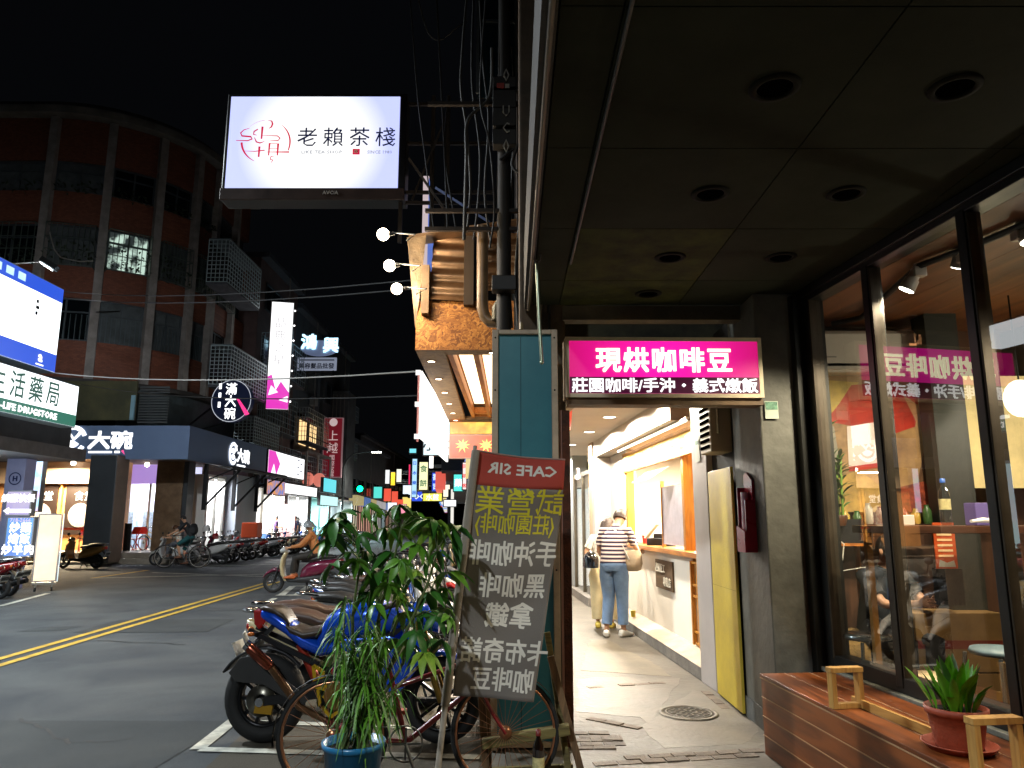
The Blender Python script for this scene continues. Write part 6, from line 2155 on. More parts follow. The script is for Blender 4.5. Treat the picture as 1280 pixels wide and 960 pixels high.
# floodlight over it
p = P(62, 330, 17.2)
t = thing('floodlight', 'floodlight on a thin arm above the pharmacy sign', 'lamp', p, .3)
MB().box((0, 0, 0), (.42, .22, .12), (0, .55, 0)).build('housing', mat('grey housing', '3b3f42', .5, .4), t)
MB().box((-.06, -.02, -.07), (.30, .16, .02), (0, .55, 0)).build('lens', glow('flood lens', (.8, .95, 1), 4), t)
MB().tube([(-.2, 0, .04), (-1.2, .3, -.05)], .02).build('arm', alu, t)
lamp('flood_lamp', 'SPOT', (-.05, -.05, -.12), 3300, (.9, .95, 1), .1, (R(62), 0, R(20)), 140, .9, parent=t)
# the low building that carries them
t = thing('pharmacy_building', 'low pharmacy building with pale lavender pillar at the left edge', 'building', (-11.6, 10, 0))
MB().bx(-8, -.6, 0, 10.5, 3.2, 5.2).build('wall', mat('pharmacy wall', '4a4d52', .8, var=.3, vs=1), t)
MB().bx(-8, .5, -2, 9.4, 3.05, 3.35).build('canopy', mat('grey canopy', '75767c', .6, var=.2), t)
a_ = P(21, 640, 18.6)
MB().bx(a_.x + 11.6 - .25, a_.x + 11.6 + .22, 8.4, 8.8, ROAD, 3.04).build('pillar', mat('lavender pillar', '9a9ab8', .5, var=.1, emit='8890c0', es=.12), t)
nv = mat('navy words', '1d2a5e', .5)
ringmesh(.13, .155, y=8.38).build('round_mark', nv, t).location = (a_.x + 11.6, 0, 2.55)
text('H', .17, nv, t, a_.x + 11.6, 2.55, y=8.39, bold=.04)
text('收費\n取藥', .17, nv, t, a_.x + 11.6, 2.05, y=8.39, line=1.3)
MB().bx(-.8, -.3, 0, 7.3, .1, 3.04).build('lit_front', glow_var('pharmacy window', (.6, .95, 1), (.8, .9, 1), 1.2, 1), t)
lamp('pharmacy_lamp', 'AREA', (.0, 5, 3.0), 160, (.8, .93, 1), 1.5, parent=t)
MB().bx(-8, 0, 0, 7, ROAD, .05).build('plinth', st_m, t)
# menu lightboxes on the pavement
Ya = 17.9
def menu(px0, px1, y0_, y1_, Y, face, lb, rz=0, legs=True, cr=mat('lightbox rim', '8d8d92', .4, .4)):
    bl, br = P(px0, y1_, Y), P(px1, y1_, Y + rz)
    h = P(px0, y0_, Y).z - bl.z
    return sgn('menu_lightbox', lb, 'sign', bl, br, h, .2, face, cr, .03, 'menu lightboxes by the poster room', z=bl.z), h
t, h = menu(3, 38, 646, 697, Ya, glow_var('menu blue print', (.01, .12, .75), (.0, .35, .95), .9, 1.2), 'blue menu lightbox with white dish names at the left edge')
for i, c_ in enumerate(('炒麵', '燴飯', '炒羊肉')):
    text(c_, .25, wl_, t, .02, h * (.74 - .27 * i), y=-.012, bold=.02, spacing=1.1)
text('718-2666', .13, glow('violet words', (.5, .4, 1), 1.1), t, 0, h * .92, y=-.012, bold=.02)
t, h = menu(5, 37, 613, 645, Ya, glow_var('menu violet print', (.55, .4, 1), (.85, .7, 1), .6, 2), 'violet arrow lightbox stacked over the blue menu')
text('燒臘快餐', .2, wl_, t, 0, h * .7, y=-.012, bold=.03)
MB().prism([(-.33, h * .2), (-.2, h * .34), (-.2, h * .27), (.33, h * .27), (.33, h * .13), (-.2, h * .13), (-.2, h * .07)], -.016, -.012).build('arrow', wl_, t)
t, h = menu(39, 70, 642, 728, Ya - .2, glow_var('menu orange print', (1, .85, .55), (1, .6, .3), 1.15, .8), 'blazing cream and orange lightbox on casters at the kerb', .25)
w = t['w']
MB().bx(w / 2 + .01, w / 2 + .03, .0, .2, .0, h).build('side_glow', glow('cool side', (.7, .9, 1), 1.0), t)
zz = t.location.z - ROAD
for x in (-w / 2 + .08, w / 2 - .08):
    for y in (.02, .3):
        MB().bx(x - .015, x + .015, y - .015, y + .015, -zz + .08, -.001).build('leg', alu, t)
        MB().lathe([(.001, -.02), (.05, -.02), (.05, .02), (.001, .02)], 12, (x, y, -zz + .05), 'X').build('caster', rubber, t)
MB().bx(-w / 2, w / 2, -.02, .34, -.06, -.02).build('base_rail', alu, t)
lamp('menu_lamp', 'POINT', (0, -.5, h * .5), 25, (1, .8, .5), .4, parent=t)
t, h = menu(36, 48, 575, 640, 24, glow_var('violet cluster print', (.9, .6, 1), (.4, .9, 1), 1.5, 3), 'small violet and cyan glowing sign cluster behind the menu lightboxes')
# wires across the street
def wire(pts, r_, m, lb):
    w0 = [P(*q) for q in pts]
    out = []
    for i in range(len(w0) - 1):
        for j in range(8):
            s_ = j / 8
            q = w0[i].lerp(w0[i + 1], s_)
            out.append(q)
    out.append(w0[-1])
    n = len(out) - 1
    L = (out[-1] - out[0]).length
    out = [q - V((0, 0, L * .012 * 4 * (i / n) * (1 - i / n))) for i, q in enumerate(out)]
    tag(MB().tube(out, r_, 5).build('overhead_wire', m), lb, 'wire', 'wires over the street')
pw2 = mat('pale wire', '8a8884', .5)
wire(((66, 466, 17), (528, 464, 9.5)), .012, pw2, 'pale wire crossing from the pharmacy sign to the chipboard canopy')
wire(((60, 362, 22), (520, 350, 10)), .012, cable_m, 'upper of two black wires across the brick storey')
wire(((60, 370, 22), (520, 361, 10)), .012, cable_m, 'lower of two black wires across the brick storey')
wire(((100, 480, 24), (540, 494, 11)), .012, cable_m, 'black wire just above the slate fascia')
wire(((120, 390, 30), (330, 372, 44)), .02, cable_m, 'far black wire before the brown windows')

# ---- street lamps and traffic light
lh = glow('street lamp head', (1, .97, .88), 30)
pole_m = mat('lamp pole steel', '50585a', .5, .5)
def street_lamp(base, h_, reach, lb, power=900, rz=0, point=False):
    t = thing('street_lamp', lb, 'street lamp', (base[0], base[1], ROAD), rz, 'street lamps')
    pts = [(0, 0, 0), (0, 0, h_ * .55), (0, 0, h_ * .8)]
    for i in range(1, 9):
        a_ = i / 8 * PI / 2
        pts.append((reach * .55 * (1 - math.cos(a_)), 0, h_ * .8 + h_ * .2 * math.sin(a_)))
    pts.append((reach, 0, h_ * 1.01))
    MB().tube(pts, [.1, .085, .075] + [.06] * 8 + [.045], 10).build('pole', pole_m, t)
    MB().bx(reach - .1, reach + .75, -.15, .15, h_ * 1.01, h_ * 1.01 + .12).build('head', pole_m, t, bev=.03)
    MB().bx(reach, reach + .7, -.12, .12, h_ * 1.01 - .05, h_ * 1.01 - .002).build('lens', lh, t)
    if power:
        lamp('street_lamp_light', 'SPOT', (reach + .35, 0, h_ - .15), power, (.86, .95, 1) if point else (1, .95, .85), .2, (0, 0, 0), 172, .9, parent=t)
    return t
q = P(470, 566, 57)
street_lamp((P(429, 600, 57).x, 57), q.z - ROAD, q.x - P(429, 600, 57).x - .3, 'nearer curved street lamp glowing over the left lane', 900)
q = P(447, 597, 84)
street_lamp((P(428, 600, 84).x - .5, 84), q.z - ROAD, 2.0, 'farther street lamp glowing beside the green traffic light', 700)
# two lamps added out of view to light the road, brick and near things
street_lamp((-12.2, 8.0), 9.0, 3.0, 'street lamp left of the photo in front of the pharmacy', 6000, point=True)
street_lamp((-.9, -7.0), 8.5, 2.4, 'street lamp behind the camera on the near kerb', 6000, PI, True)
p = P(446, 611, 66)
t = thing('traffic_light', 'green traffic light glowing beside the far street lamp', 'traffic light', (p.x, 66, p.z))
MB().bx(-.55, .55, .0, .25, -.25, .25).build('housing', strut, t)
MB().ball((.28, -.04, 0), .26, 14).build('green_lens', glow('green light', (.0, 1, .3), 14), t)
for x in (-.3, 0.0):
    MB().ball((x, -.0, 0), .12, 10).build('dark_lens', strut, t)
MB().tube([(-.5, .1, .1), (-3.5, .1, .15), (-3.5, .1, -p.z + ROAD)], .07).build('mast', pole_m, t)
# lit shops further along the left pavement
random.seed(66)
for k in range(14):
    Y = 62.5 + k * 6
    t = thing('distant_shopfront', 'glowing shopfront, %s beyond the maroon sign on the left pavement' % ordn[k], 'shop', (-13.0 - .085 * (Y - 62), Y, 0), .085, 'shops along the far left pavement')
    MB().bx(-.5, -.4, 0, 5, 0, 2.8).build('glass_front', mat('left shop %02d' % k, (.2, .2, .2), .5, emit=random.choice([(1, .85, .6), (1, .95, .9), (.7, .95, 1), (1, .5, .35)]), es=.6), t)
    MB().bx(-.5, .2, 0, 5, 2.81, 3.6).build('fascia', mat('left fascia %02d' % k, (.2, .2, .2), .5, emit=random.choice([(.9, .1, .05), (.1, .3, .9), (1, .8, .3), (.9, .9, .9), (.1, .7, .6)]), es=.35), t)
    for y in (0, 1.7, 3.4, 4.9):
        MB().bx(-.39, -.3, y, y + .1, 0, 2.8).build('mullion', blackm, t)
    if k % 2 == 0 and k > 1:
        MB().bx(.3, 1.1, .5, .6, 3.7, 3.7 + random.uniform(.8, 2)).build('blade_sign', mat('left blade %02d' % k, (.2, .2, .2), .5, emit=random.choice([(.9, .1, .05), (.1, .3, .9), (1, .8, .2), (.9, .9, .9), (.1, .8, .7)]), es=1), t)
# far end of the street
t = thing('far_building', 'dark block closing the far end of the street', 'building', (-14, 170, 0))
MB().bx(-22, 26, 0, 8, 0, 13).build('wall', dkw, t)
for k in range(14):
    MB().bx(-20 + k * 3, -18.4 + k * 3, -.1, -.001, 6 + (k % 3), 7.4 + (k % 3)).build('window', mat('dim warm window', '6b5a3c', .6, emit='d8a860', es=.3) if k % 4 == 0 else dgl, t)
random.seed(77)
fl_ = [(429, 437, 588, 605, 70, (1, .8, .2), 'yellow vertical sign above the green traffic light'), (421, 425, 585, 600, 60, (.15, .35, .95), 'thin blue sign on the right edge of the maroon one'),
       (433, 441, 606, 622, 72, (.4, 1, .75), 'mint sign under the yellow one on the left'), (423, 427, 603, 620, 62, (.85, .7, .5), 'thin beige sign by the street lamp pole'),
       (455, 468, 628, 636, 90, (1, .9, .7), 'small cream shop glow far away on the left'), (470, 480, 630, 640, 100, (1, .4, .25), 'small red glow of a distant shop'),
       (484, 496, 628, 640, 95, (.95, .95, 1), 'small white glow of a distant shop'), (498, 508, 630, 642, 90, (.9, .3, .4), 'small pink glow of a distant shop')]
for k, (x0, x1, y0_, y1_, Y, c_, lb_) in enumerate(fl_):
    bl, br = P(x0, y1_, Y), P(x1, y1_, Y)
    sgn('distant_sign', lb_, 'sign', bl, br, P(x0, y0_, Y).z - bl.z, .25, mat('left far sign %d' % k, tuple(x * .3 for x in c_), .5, emit=c_, es=1.2), blackm, .03, z=bl.z)
# ------------------------------------------------------------------ scooters, motorcycle, bicycles
paint = lambda n, c, r_=.22: mat('paint ' + n, c, r_, .0, coat=.6, spec=.5, var=.05, vs=4)
seat_m = mat('black vinyl seat', '1c1a19', .45, bump=.2, bs=60)
seat_b = mat('brown vinyl seat', '4a352a', .38, var=.15, vs=4, bump=.15, bs=40)
plas = mat('dark plastic', '1b1b1d', .5)
chrome = mat('chrome', 'b5b5b5', .12, 1.0)
redlens = mat('red tail lens', '7a0a08', .2, coat=.5, emit='a01008', es=.12)
amber = mat('amber lens', 'b0560c', .2, coat=.5)
plate_m = mat('plate white', 'b8bab4', .5)
plate_d = mat('plate digits', '15181c', .5)
rimm = mat('cast rim grey', '56585a', .35, .7)
whl = {}


def wheel(parent, x, r, w, rimmat=rimm, nsp=5, rd=.9, name='wheel', y=0, spw=.02):
    wo = bpy.data.objects.new(name, None)
    COL.objects.link(wo)
    wo.parent = parent
    wo.location = (x, y, r)
    k = (round(r, 3), w, nsp, rd, spw)
    if k not in whl:
        ty = MB()
        prof = [(r - w * .75, -w * .35), (r - w * .5, -w * .5), (r - w * .12, -w * .36), (r, -w * .12), (r, w * .12), (r - w * .12, w * .36), (r - w * .5, w * .5), (r - w * .75, w * .35)]
        ty.lathe(prof, 32, axis='Y', closed=True)
        rm_ = MB()
        ri = r - w * .75
        rm_.lathe([(ri * 1.0, -w * .33), (ri * 1.02, w * .33), (ri * rd, w * .28), (ri * rd, -w * .28)], 32, axis='Y', closed=True)
        rm_.lathe([(.001, -w * .4), (.035, -w * .4), (.04, 0), (.035, w * .4), (.001, w * .4)], 16, axis='Y')
        for i in range(nsp):
            a_ = 2 * PI * i / nsp
            c, s = math.cos(a_), math.sin(a_)
            for dy in ((-w * .12, w * .12) if nsp < 12 else (0,)):
                rm_.bar((.03 * c, dy, .03 * s), (ri * .93 * c, dy * .6, ri * .93 * s), spw, up=(0, 1, 0))
        a = ty.build('tyre', rubber, wo)
        b = rm_.build('rim', rimmat, wo)
        whl[k] = (a, b)
    else:
        a, b = whl[k]
        share(a, 'tyre', None, wo, (0, 0, 0))
        share(b, 'rim', rimmat, wo, (0, 0, 0))
    return wo


def make_scooter(kind=0):
    """x forward; wheelbase 1.28"""
    t = thing('scooter', 'scooter', 'scooter', (0, 0, 0))
    P1 = paint('silver', '8a8d90')
    wheel(t, .64, .24, .09)
    wheel(t, -.60, .24, .1)
    # rear bodywork
    MB().body([(-.92, .74, .02, .05), (-.86, .70, .06, .10), (-.68, .63, .12, .145), (-.42, .56, .16, .165), (-.15, .50, .17, .16), (.0, .42, .13, .13), (.04, .34, .06, .10)], 16, 2.8).build('rear_body', P1, t)
    MB().body([(-.62, .33, .06, .10), (-.4, .32, .09, .14), (.0, .29, .07, .15), (.3, .28, .035, .15), (.42, .34, .04, .13)], 14, 4).build('floorboard', plas, t)
    MB().body([(-.74, .26, .05, .05, .06), (-.45, .27, .10, .07, .06), (-.2, .30, .09, .07, .05), (-.05, .32, .04, .06, .04)], 12, 3).build('engine', plas, t)
    # leg shield
    MB().loft([[(x + .03 * abs(y) * 4, y * k, z) for y in (-.2, -.12, 0, .12, .2)] + [(x - .05 + .03 * abs(y) * 4, y * k, z) for y in (.2, .12, 0, -.12, -.2)] for x, z, k in ((.36, .28, .75), (.43, .42, .95), (.46, .6, 1.02), (.44, .78, .95), (.38, .9, .7))]).build('leg_shield', P1, t)
    MB().body([(.34, .93, .03, .08), (.38, .96, .075, .13), (.46, .955, .07, .12), (.52, .93, .03, .07)], 14, 2.6).build('headlight_cowl', P1, t)
    MB().ball((.5, 0, .945), .055, 12, (.5, 1.3, .8)).build('headlight', mat('clear lens', 'b5babd', .1, coat=.5), t)
    # front fender
    MB().body([(.40, .44, .03, .05), (.5, .50, .045, .07), (.64, .52, .05, .075), (.80, .44, .04, .065), (.88, .34, .02, .04)], 12, 2.4).build('front_fender', P1, t)
    MB().tube([(.41, 0, .88), (.56, 0, .52)], .028, 10).tube([(.54, .06, .56), (.64, .06, .24)], .02, 8).tube([(.54, -.06, .56), (.64, -.06, .24)], .02, 8).build('fork', plas, t)
    # seat
    MB().body([(-.78, .80, .02, .07), (-.72, .80, .045, .12), (-.5, .80, .06, .145), (-.34, .77, .06, .14), (-.26, .74, .055, .14), (-.05, .72, .05, .13), (.03, .70, .02, .08)], 14, 2.8).build('seat', seat_m, t)
    MB().tube([(-.62, .11, .80), (-.85, .10, .83), (-.95, .05, .84), (-.95, -.05, .84), (-.85, -.10, .83), (-.62, -.11, .80)], .016, 8).build('grab_rail', chrome if kind else plas, t)
    MB().tube([(.37, .02, .97), (.33, .16, .99), (.26, .33, .98)], .013, 8).tube([(.37, -.02, .97), (.33, -.16, .99), (.26, -.33, .98)], .013, 8).build('handlebar', chrome, t)
    for s in (-1, 1):
        MB().tube([(.30, s * .23, .985), (.255, s * .34, .98)], .02, 8).build('grip', rubber, t)
        m_ = MB().tube([(.33, s * .2, .99), (.35, s * .26, 1.12)], .007, 6).build('mirror_stem', plas, t)
        MB().ball((.35, s * .27, 1.16), .06, 10, (.35, 1.1, .75)).build('mirror', plas, t)
    MB().ball((-.90, 0, .70), .07, 12, (.45, 1.2, .7)).build('tail_light', redlens, t)
    for s in (-1, 1):
        MB().ball((-.86, s * .11, .68), .035, 8, (.8, .7, .8)).build('indicator', amber, t)
    MB().body([(-.98, .40, .01, .07), (-.93, .46, .02, .085), (-.84, .56, .015, .08), (-.76, .6, .01, .06)], 10, 3).build('rear_mudguard', plas, t)
    pl = MB(Matrix.Translation((-.985, 0, .5)) @ Matrix.Rotation(R(-22), 4, 'Y')).bx(-.004, .004, -.13, .13, -.075, .075).build('number_plate', plate_m, t, bev=.002)
    dg_ = MB(Matrix.Translation((-.99, 0, .5)) @ Matrix.Rotation(R(-22), 4, 'Y'))
    for i in range(6):
        dg_.bx(-.0075, -.0045, -.105 + i * .036, -.083 + i * .036, -.035, .035)
    dg_.build('plate_marks', plate_d, pl)
    MB().tube([(-.2, -.13, .26), (-.4, -.14, .24), (-.52, -.15, .25), (-.88, -.16, .33)], [.02, .025, .05, .052], 12).build('exhaust', mat('dark exhaust', '2b2a29', .4, .6), t)
    MB().tube([(-.1, .0, .25), (-.14, .17, .02)], .012, 6).tube([(-.1, 0, .25), (-.14, -.17, .02)], .012, 6).build('centre_stand', plas, t)
    return t


def place(tr, loc, rz, label, col, group, seatm=None, first=None):
    s = dup(tr, loc, rz, label, group) if first is None else first
    if first is not None:
        s.location = loc
        s.rotation_euler = (0, 0, rz)
        s['label'] = label
        s['group'] = group
    for pn in ('rear_body', 'leg_shield', 'front_fender', 'headlight_cowl'):
        recol(s, pn, col)
    recol(s, 'seat', seatm or seat_m)
    return s


random.seed(101)
cols = {'white': paint('white', 'b9b9b6'), 'black': paint('black', '141416'), 'silver': paint('silver', '8a8d90'), 'red': paint('red', '7c1014'),
        'blue': paint('blue', '123a86'), 'cream': paint('cream', 'b5a884'), 'grey': paint('grey', '4a4d50'), 'burgundy': paint('burgundy', '5c1530'),
        'teal': paint('teal', '1d5a5c'), 'gold': paint('gold', '94703a'), 'pink': paint('pink', 'a85a6e'), 'orange': paint('orange', 'b8501a')}
sc0 = make_scooter(1)
tr0 = tree(sc0)
# helmets
def helmet(loc, rz, col, lb, parent=None, visor=True, sc=1.0):
    t = thing('helmet', lb, 'helmet', loc, rz, None)
    t.scale = (sc, sc, sc)
    rings = []
    for i in range(9):
        a_ = PI * .5 * i / 8
        rings.append([(.145 * math.cos(a_) * math.cos(b_), .12 * math.cos(a_) * math.sin(b_), .16 * math.sin(a_)) for b_ in [2 * PI * j / 20 for j in range(20)]])
    rings = [[(x * .98, y * .98, -.09) for x, y, z in rings[0]]] + rings
    MB().loft(rings, caps=False).build('shell', col, t)
    if visor:
        vs = []
        for j in range(9):
            b_ = -1.1 + 2.2 * j / 8
            vs += [(.155 * math.cos(b_), .13 * math.sin(b_), -.08), (.15 * math.cos(b_), .127 * math.sin(b_), .06)]
        MB().add(vs, [(2 * i, 2 * i + 2, 2 * i + 3, 2 * i + 1) for i in range(8)], True).build('visor', mat('smoked visor', '20262c', .08, coat=.8, spec=.8), t)
    return t


# --- near row along the right kerb, behind the blue motorcycle (noses toward the arcade)
XS = lambda Y: -1.42 - .05 * (Y - 6)
near = [(6.95, 'cream', 'cream scooter with a long brown seat right behind the blue motorcycle', seat_b),
        (7.75, 'silver', 'silver scooter second behind the blue motorcycle', seat_b), (8.5, 'white', 'white scooter third in the near row', None), (9.3, 'grey', 'grey scooter fourth in the near row', None),
        (10.1, 'blue', 'blue scooter fifth in the near row', None), (10.9, 'white', 'white scooter sixth in the near row', seat_b), (11.7, 'black', 'black scooter seventh in the near row', None),
        (12.6, 'silver', 'silver scooter eighth in the near row', None), (13.5, 'red', 'red scooter ninth in the near row', None), (14.5, 'white', 'white scooter tenth in the near row', None),
        (15.6, 'blue', 'blue scooter eleventh in the near row', None), (16.8, 'grey', 'grey scooter twelfth in the near row', None), (18.2, 'white', 'white scooter thirteenth in the near row', None),
        (19.8, 'cream', 'cream scooter fourteenth in the near row', None), (21.6, 'black', 'black scooter fifteenth in the near row', None), (23.6, 'white', 'white scooter last but one in the near row', None), (26, 'red', 'red scooter last in the near row', None)]
for k, (Y, c_, lb, sm) in enumerate(near):
    place(tr0, (XS(Y) + random.uniform(-.16, .16), Y, ROAD), R(random.uniform(-16, 16)) if k else 0, lb, cols[c_], 'scooters parked along the near kerb', sm, sc0 if k == 0 else None)
# --- opposite row (tails toward the street)
LX = lambda Y: -11.5 + .0 * Y
farrow = ['white', 'silver', 'burgundy', 'grey', 'white', 'black', 'red', 'silver', 'white', 'black', 'cream', 'grey', 'red', 'white', 'blue', 'white', 'silver', 'blue', 'white', 'grey', 'teal', 'white', 'blue', 'black', 'silver', 'white', 'red', 'blue', 'white', 'grey', 'black', 'white']
for k, c_ in enumerate(farrow):
    Y = 28.6 + k * .82 + (k > 20) * 1.0
    place(tr0, (LX(Y) + random.uniform(-.2, .2), Y, ROAD), PI + R(random.uniform(-10, 10) + 4), '%s scooter, %s from the cyclist in the row across the street' % (c_, ordn[k]), cols[c_], 'scooters parked across the street')
# --- scooters by the pharmacy
ph = [(-10.9, 15.0, 'white', 'white scooter cut by the left edge beside the blue menu'), (-11.3, 16.0, 'red', 'dark red scooter next to the white one at the left edge'), (-11.5, 16.8, 'red', 'red scooter whose plate shows before the orange lightbox')]
for x, y, c_, lb in ph:
    place(tr0, (x, y, ROAD), PI + R(random.uniform(-12, 5)), lb, cols[c_], 'scooters at the left edge')
p_ = G(105, 705, ROAD)
place(tr0, (P(98, 690, 26).x, 26.2, ROAD), R(172), 'dark old scooter parked before the poster room left of the slate pillar', cols['gold'], 'scooters at the left edge')
p_ = G(210, 706, ROAD)
ws = place(tr0, (P(214, 700, 27.6).x, 27.8, ROAD), R(183), 'white scooter with a child rider in front of the brown pillar', cols['white'], 'scooters at the left edge')
# delivery box
p = P(310, 662, 33)
t = thing('delivery_box', 'bright orange delivery box on a scooter in the row across the street', 'box', (p.x, 33.5, p.z - .35))
MB().bx(-.35, .35, -.35, .35, 0, .65).build('box', mat('orange box', 'd04a12', .5), t, bev=.03)
for k, (px, py, Y, c_, lb) in enumerate(((237, 660, 29.0, 'white', 'white helmet resting on a scooter behind the cyclist'), (258, 661, 29.8, 'white', 'second white helmet just right of the cyclist'),
                                 (269, 671, 30.3, 'red', 'red helmet on the scooter right of the cyclist'), (296, 668, 32.2, 'grey', 'grey helmet hanging on a scooter left of the orange box'), (336, 672, 36, 'blue', 'blue helmet on a scooter right of the orange box'))):
    helmet(P(px, py, Y), .5 * k, cols[c_], lb)

# --- the rider's burgundy scooter
rs_loc = G(376, 742, ROAD)
RSY = rs_loc.y + .25
rider_s = place(tr0, (P(377, 740, RSY).x, RSY, ROAD), R(184), 'burgundy and cream scooter being ridden left along the road', cols['burgundy'], None)
del rider_s['group']
recol(rider_s, 'leg_shield', paint('cream', 'b5a884'))
recol(rider_s, 'headlight_cowl', paint('white', 'b9b9b6'))

# ------------------------------------------------------------------ blue motorcycle
def make_moto():
    t = thing('motorcycle', 'blue sport motorcycle with brown seat, yellow engine guard and fat rear tyre in the foreground', 'motorcycle', (0, 0, 0))
    blue = mat('metallic blue paint', '1450d0', .2, .35, coat=.8, var=.08, vs=3)
    wheel(t, 1.33, .295, .11, mat('black rim', '18181a', .3, .5), 10, spw=.022)
    wheel(t, 0, .305, .15, mat('black rim', '18181a', .3, .5), 10, spw=.024)
    # rear tyre hugger with big plate side
    MB().loft([[(x, y, z) for y in (-.085, 0, .085)] + [(x2, y, z2) for y in (.085, 0, -.085)] for x, z, x2, z2 in
               [((.345 + .0) * math.cos(a), .305 + .345 * math.sin(a), .36 * math.cos(a), .305 + .36 * math.sin(a)) for a in [R(40 + 12 * i) for i in range(10)]]]).build('rear_hugger', plas, t)
    MB().prism([(-.05, .62), (-.16, .60), (-.24, .50), (-.19, .44), (.02, .42), (.32, .27), (.36, .33), (.12, .5)], -.13, -.118).build('splash_guard', mat('matt grey plastic', '2c2b2a', .55, var=.1), t, bev=.004)
    # swing arm, chain, brake
    MB().bar((0, -.115, .305), (.46, -.10, .36), .035, .06).build('swing_arm', mat('dark alloy', '2a2a2c', .4, .6), t)
    MB().bar((0, .115, .305), (.46, .10, .36), .035, .06).build('swing_arm', mat('dark alloy', '2a2a2c', .4, .6), t)
    MB().lathe([(.001, -.1), (.11, -.1), (.11, -.095), (.001, -.095)], 24, (0, 0, .305), 'Y').build('brake_disc', mat('brake steel', '6e6a60', .3, .9), t)
    MB().tube([(.0, -.11, .305), (.0, -.145, .305)], [.05, .03], 14).build('axle_nut', chrome, t)
    MB().prism([(-.04, .23), (.09, .22), (.1, .28), (-.03, .29)], -.13, -.1).build('brake_caliper', mat('gold caliper', 'b58a2a', .35, .6), t)
    gold = mat('yellow anodised', 'c9a21c', .35, .4)
    gp = MB()
    for a_, b_ in (((.40, .56), (.47, .52)), ((.47, .52), (.50, .40)), ((.50, .40), (.42, .42)), ((.42, .42), (.40, .56)), ((.43, .48), (.48, .46)), ((.44, .40), (.46, .30)), ((.46, .30), (.54, .22)), ((.48, .36), (.56, .30)), ((.54, .22), (.60, .26))):
        gp.bar((a_[0], -.17, a_[1]), (b_[0], -.17, b_[1]), .018, .022)
    gp.build('rear_set', gold, t)
    MB().tube([(.47, -.17, .30), (.47, -.27, .30)], .014, 8).build('footpeg', chrome, t)
    # engine
    eng = MB()
    eng.body([(.42, .36, .10, .13), (.5, .38, .16, .16), (.72, .36, .17, .17), (.86, .36, .12, .14)], 12, 4)
    eng.build('crankcase', mat('engine black', '1d1d1e', .45, .5, var=.2), t)
    fin = MB()
    for i in range(7):
        a_ = .05 * i
        fin.box((.80 + i * .012, 0, .46 + i * .028), (.20, .24, .012), (0, .4, 0))
    fin.build('cylinder_fins', mat('engine alloy', '4a4a4a', .4, .7), t)
    MB().tube([(.58, -.165, .36), (.58, -.195, .36)], [.10, .09], 20).build('clutch_cover', mat('gold engine cover', '8a6a3a', .35, .7), t)
    MB().tube([(.92, -.05, .46), (1.02, -.06, .38), (1.0, -.08, .24), (.85, -.1, .17), (.5, -.12, .18), (.3, -.15, .28), (.1, -.2, .55)], [.022] * 5 + [.026, .03], 10).build('header_pipe', mat('heat stained steel', '7d6048', .3, .9, var=.3, vs=8), t)
    q0, q1 = V((.10, -.2, .55)), V((-.07, -.21, .69))
    MB().tube([q0, q0.lerp(q1, .1), q0.lerp(q1, .92), q1], [.024, .038, .040, .034], 16).build('silencer', mat('burnt red exhaust', '8c4a38', .22, .9, var=.4, vs=6), t)
    MB().tube([q1, q1 + (q1 - q0).normalized() * .03], .036, 14).build('silencer_tip', chrome, t)
    # frame rails
    fr_ = MB()
    for s in (-1, 1):
        fr_.bar((.45, s * .12, .40), (1.02, s * .07, .82), .035, .07)
        fr_.bar((.42, s * .10, .55), (-.12, s * .08, .78), .025, .035)
    fr_.build('frame', mat('dark alloy', '2a2a2c', .4, .6), t)
    # tank, side fairing, tail
    MB().body([(.40, .70, .05, .09), (.46, .78, .10, .13), (.60, .83, .13, .16), (.78, .86, .135, .175), (.92, .86, .11, .155), (1.02, .84, .06, .10)], 18, 2.5).build('tank', blue, t)
    MB().tube([(.8, 0, .99), (.8, 0, 1.0)], .045, 16).build('tank_cap', plas, t)
    for s in (-1, 1):
        MB().prism([(.58, .68), (.62, .74), (.96, .76), (1.15, .70), (1.18, .56), (1.02, .36), (.88, .42), (.78, .60)], s * .17, s * .19).build('side_fairing', blue, t, bev=.008)
        MB().prism([(.66, .66), (.9, .69), (.84, .62)], s * .191, s * .193).build('fairing_decal', mat('white decal', 'b8bcc4', .4), t)
    MB().body([(-.08, .90, .012, .04), (-.03, .885, .04, .08), (.06, .855, .06, .10), (.16, .80, .062, .115), (.28, .71, .06, .13), (.42, .65, .06, .12), (.52, .66, .05, .10)], 14, 2.6).build('tail_fairing', blue, t)
    seat_d = mat('grey brown vinyl seat', '35291f', .38, var=.15, vs=4, bump=.15, bs=40)
    MB().body([(-.06, .925, .01, .05), (-.01, .93, .025, .09), (.07, .915, .03, .11), (.14, .88, .03, .12), (.19, .82, .02, .11)], 14, 2.8).build('pillion_seat', seat_d, t)
    MB().body([(.15, .83, .02, .11), (.2, .785, .035, .13), (.30, .75, .035, .14), (.40, .765, .035, .125), (.46, .79, .02, .1)], 14, 2.8).build('rider_seat', seat_d, t)
    MB().prism([(-.10, .915), (-.09, .82), (-.05, .78), (.0, .84), (-.04, .915)], -.07, .07).build('tail_light', redlens, t, bev=.01)
    pl = MB(Matrix.Translation((-.07, 0, .66)) @ Matrix.Rotation(R(38), 4, 'Y')).bx(-.004, .004, -.09, .09, -.07, .07).build('number_plate', mat('dirty plate', '33322e', .5, var=.2, vs=20), t)
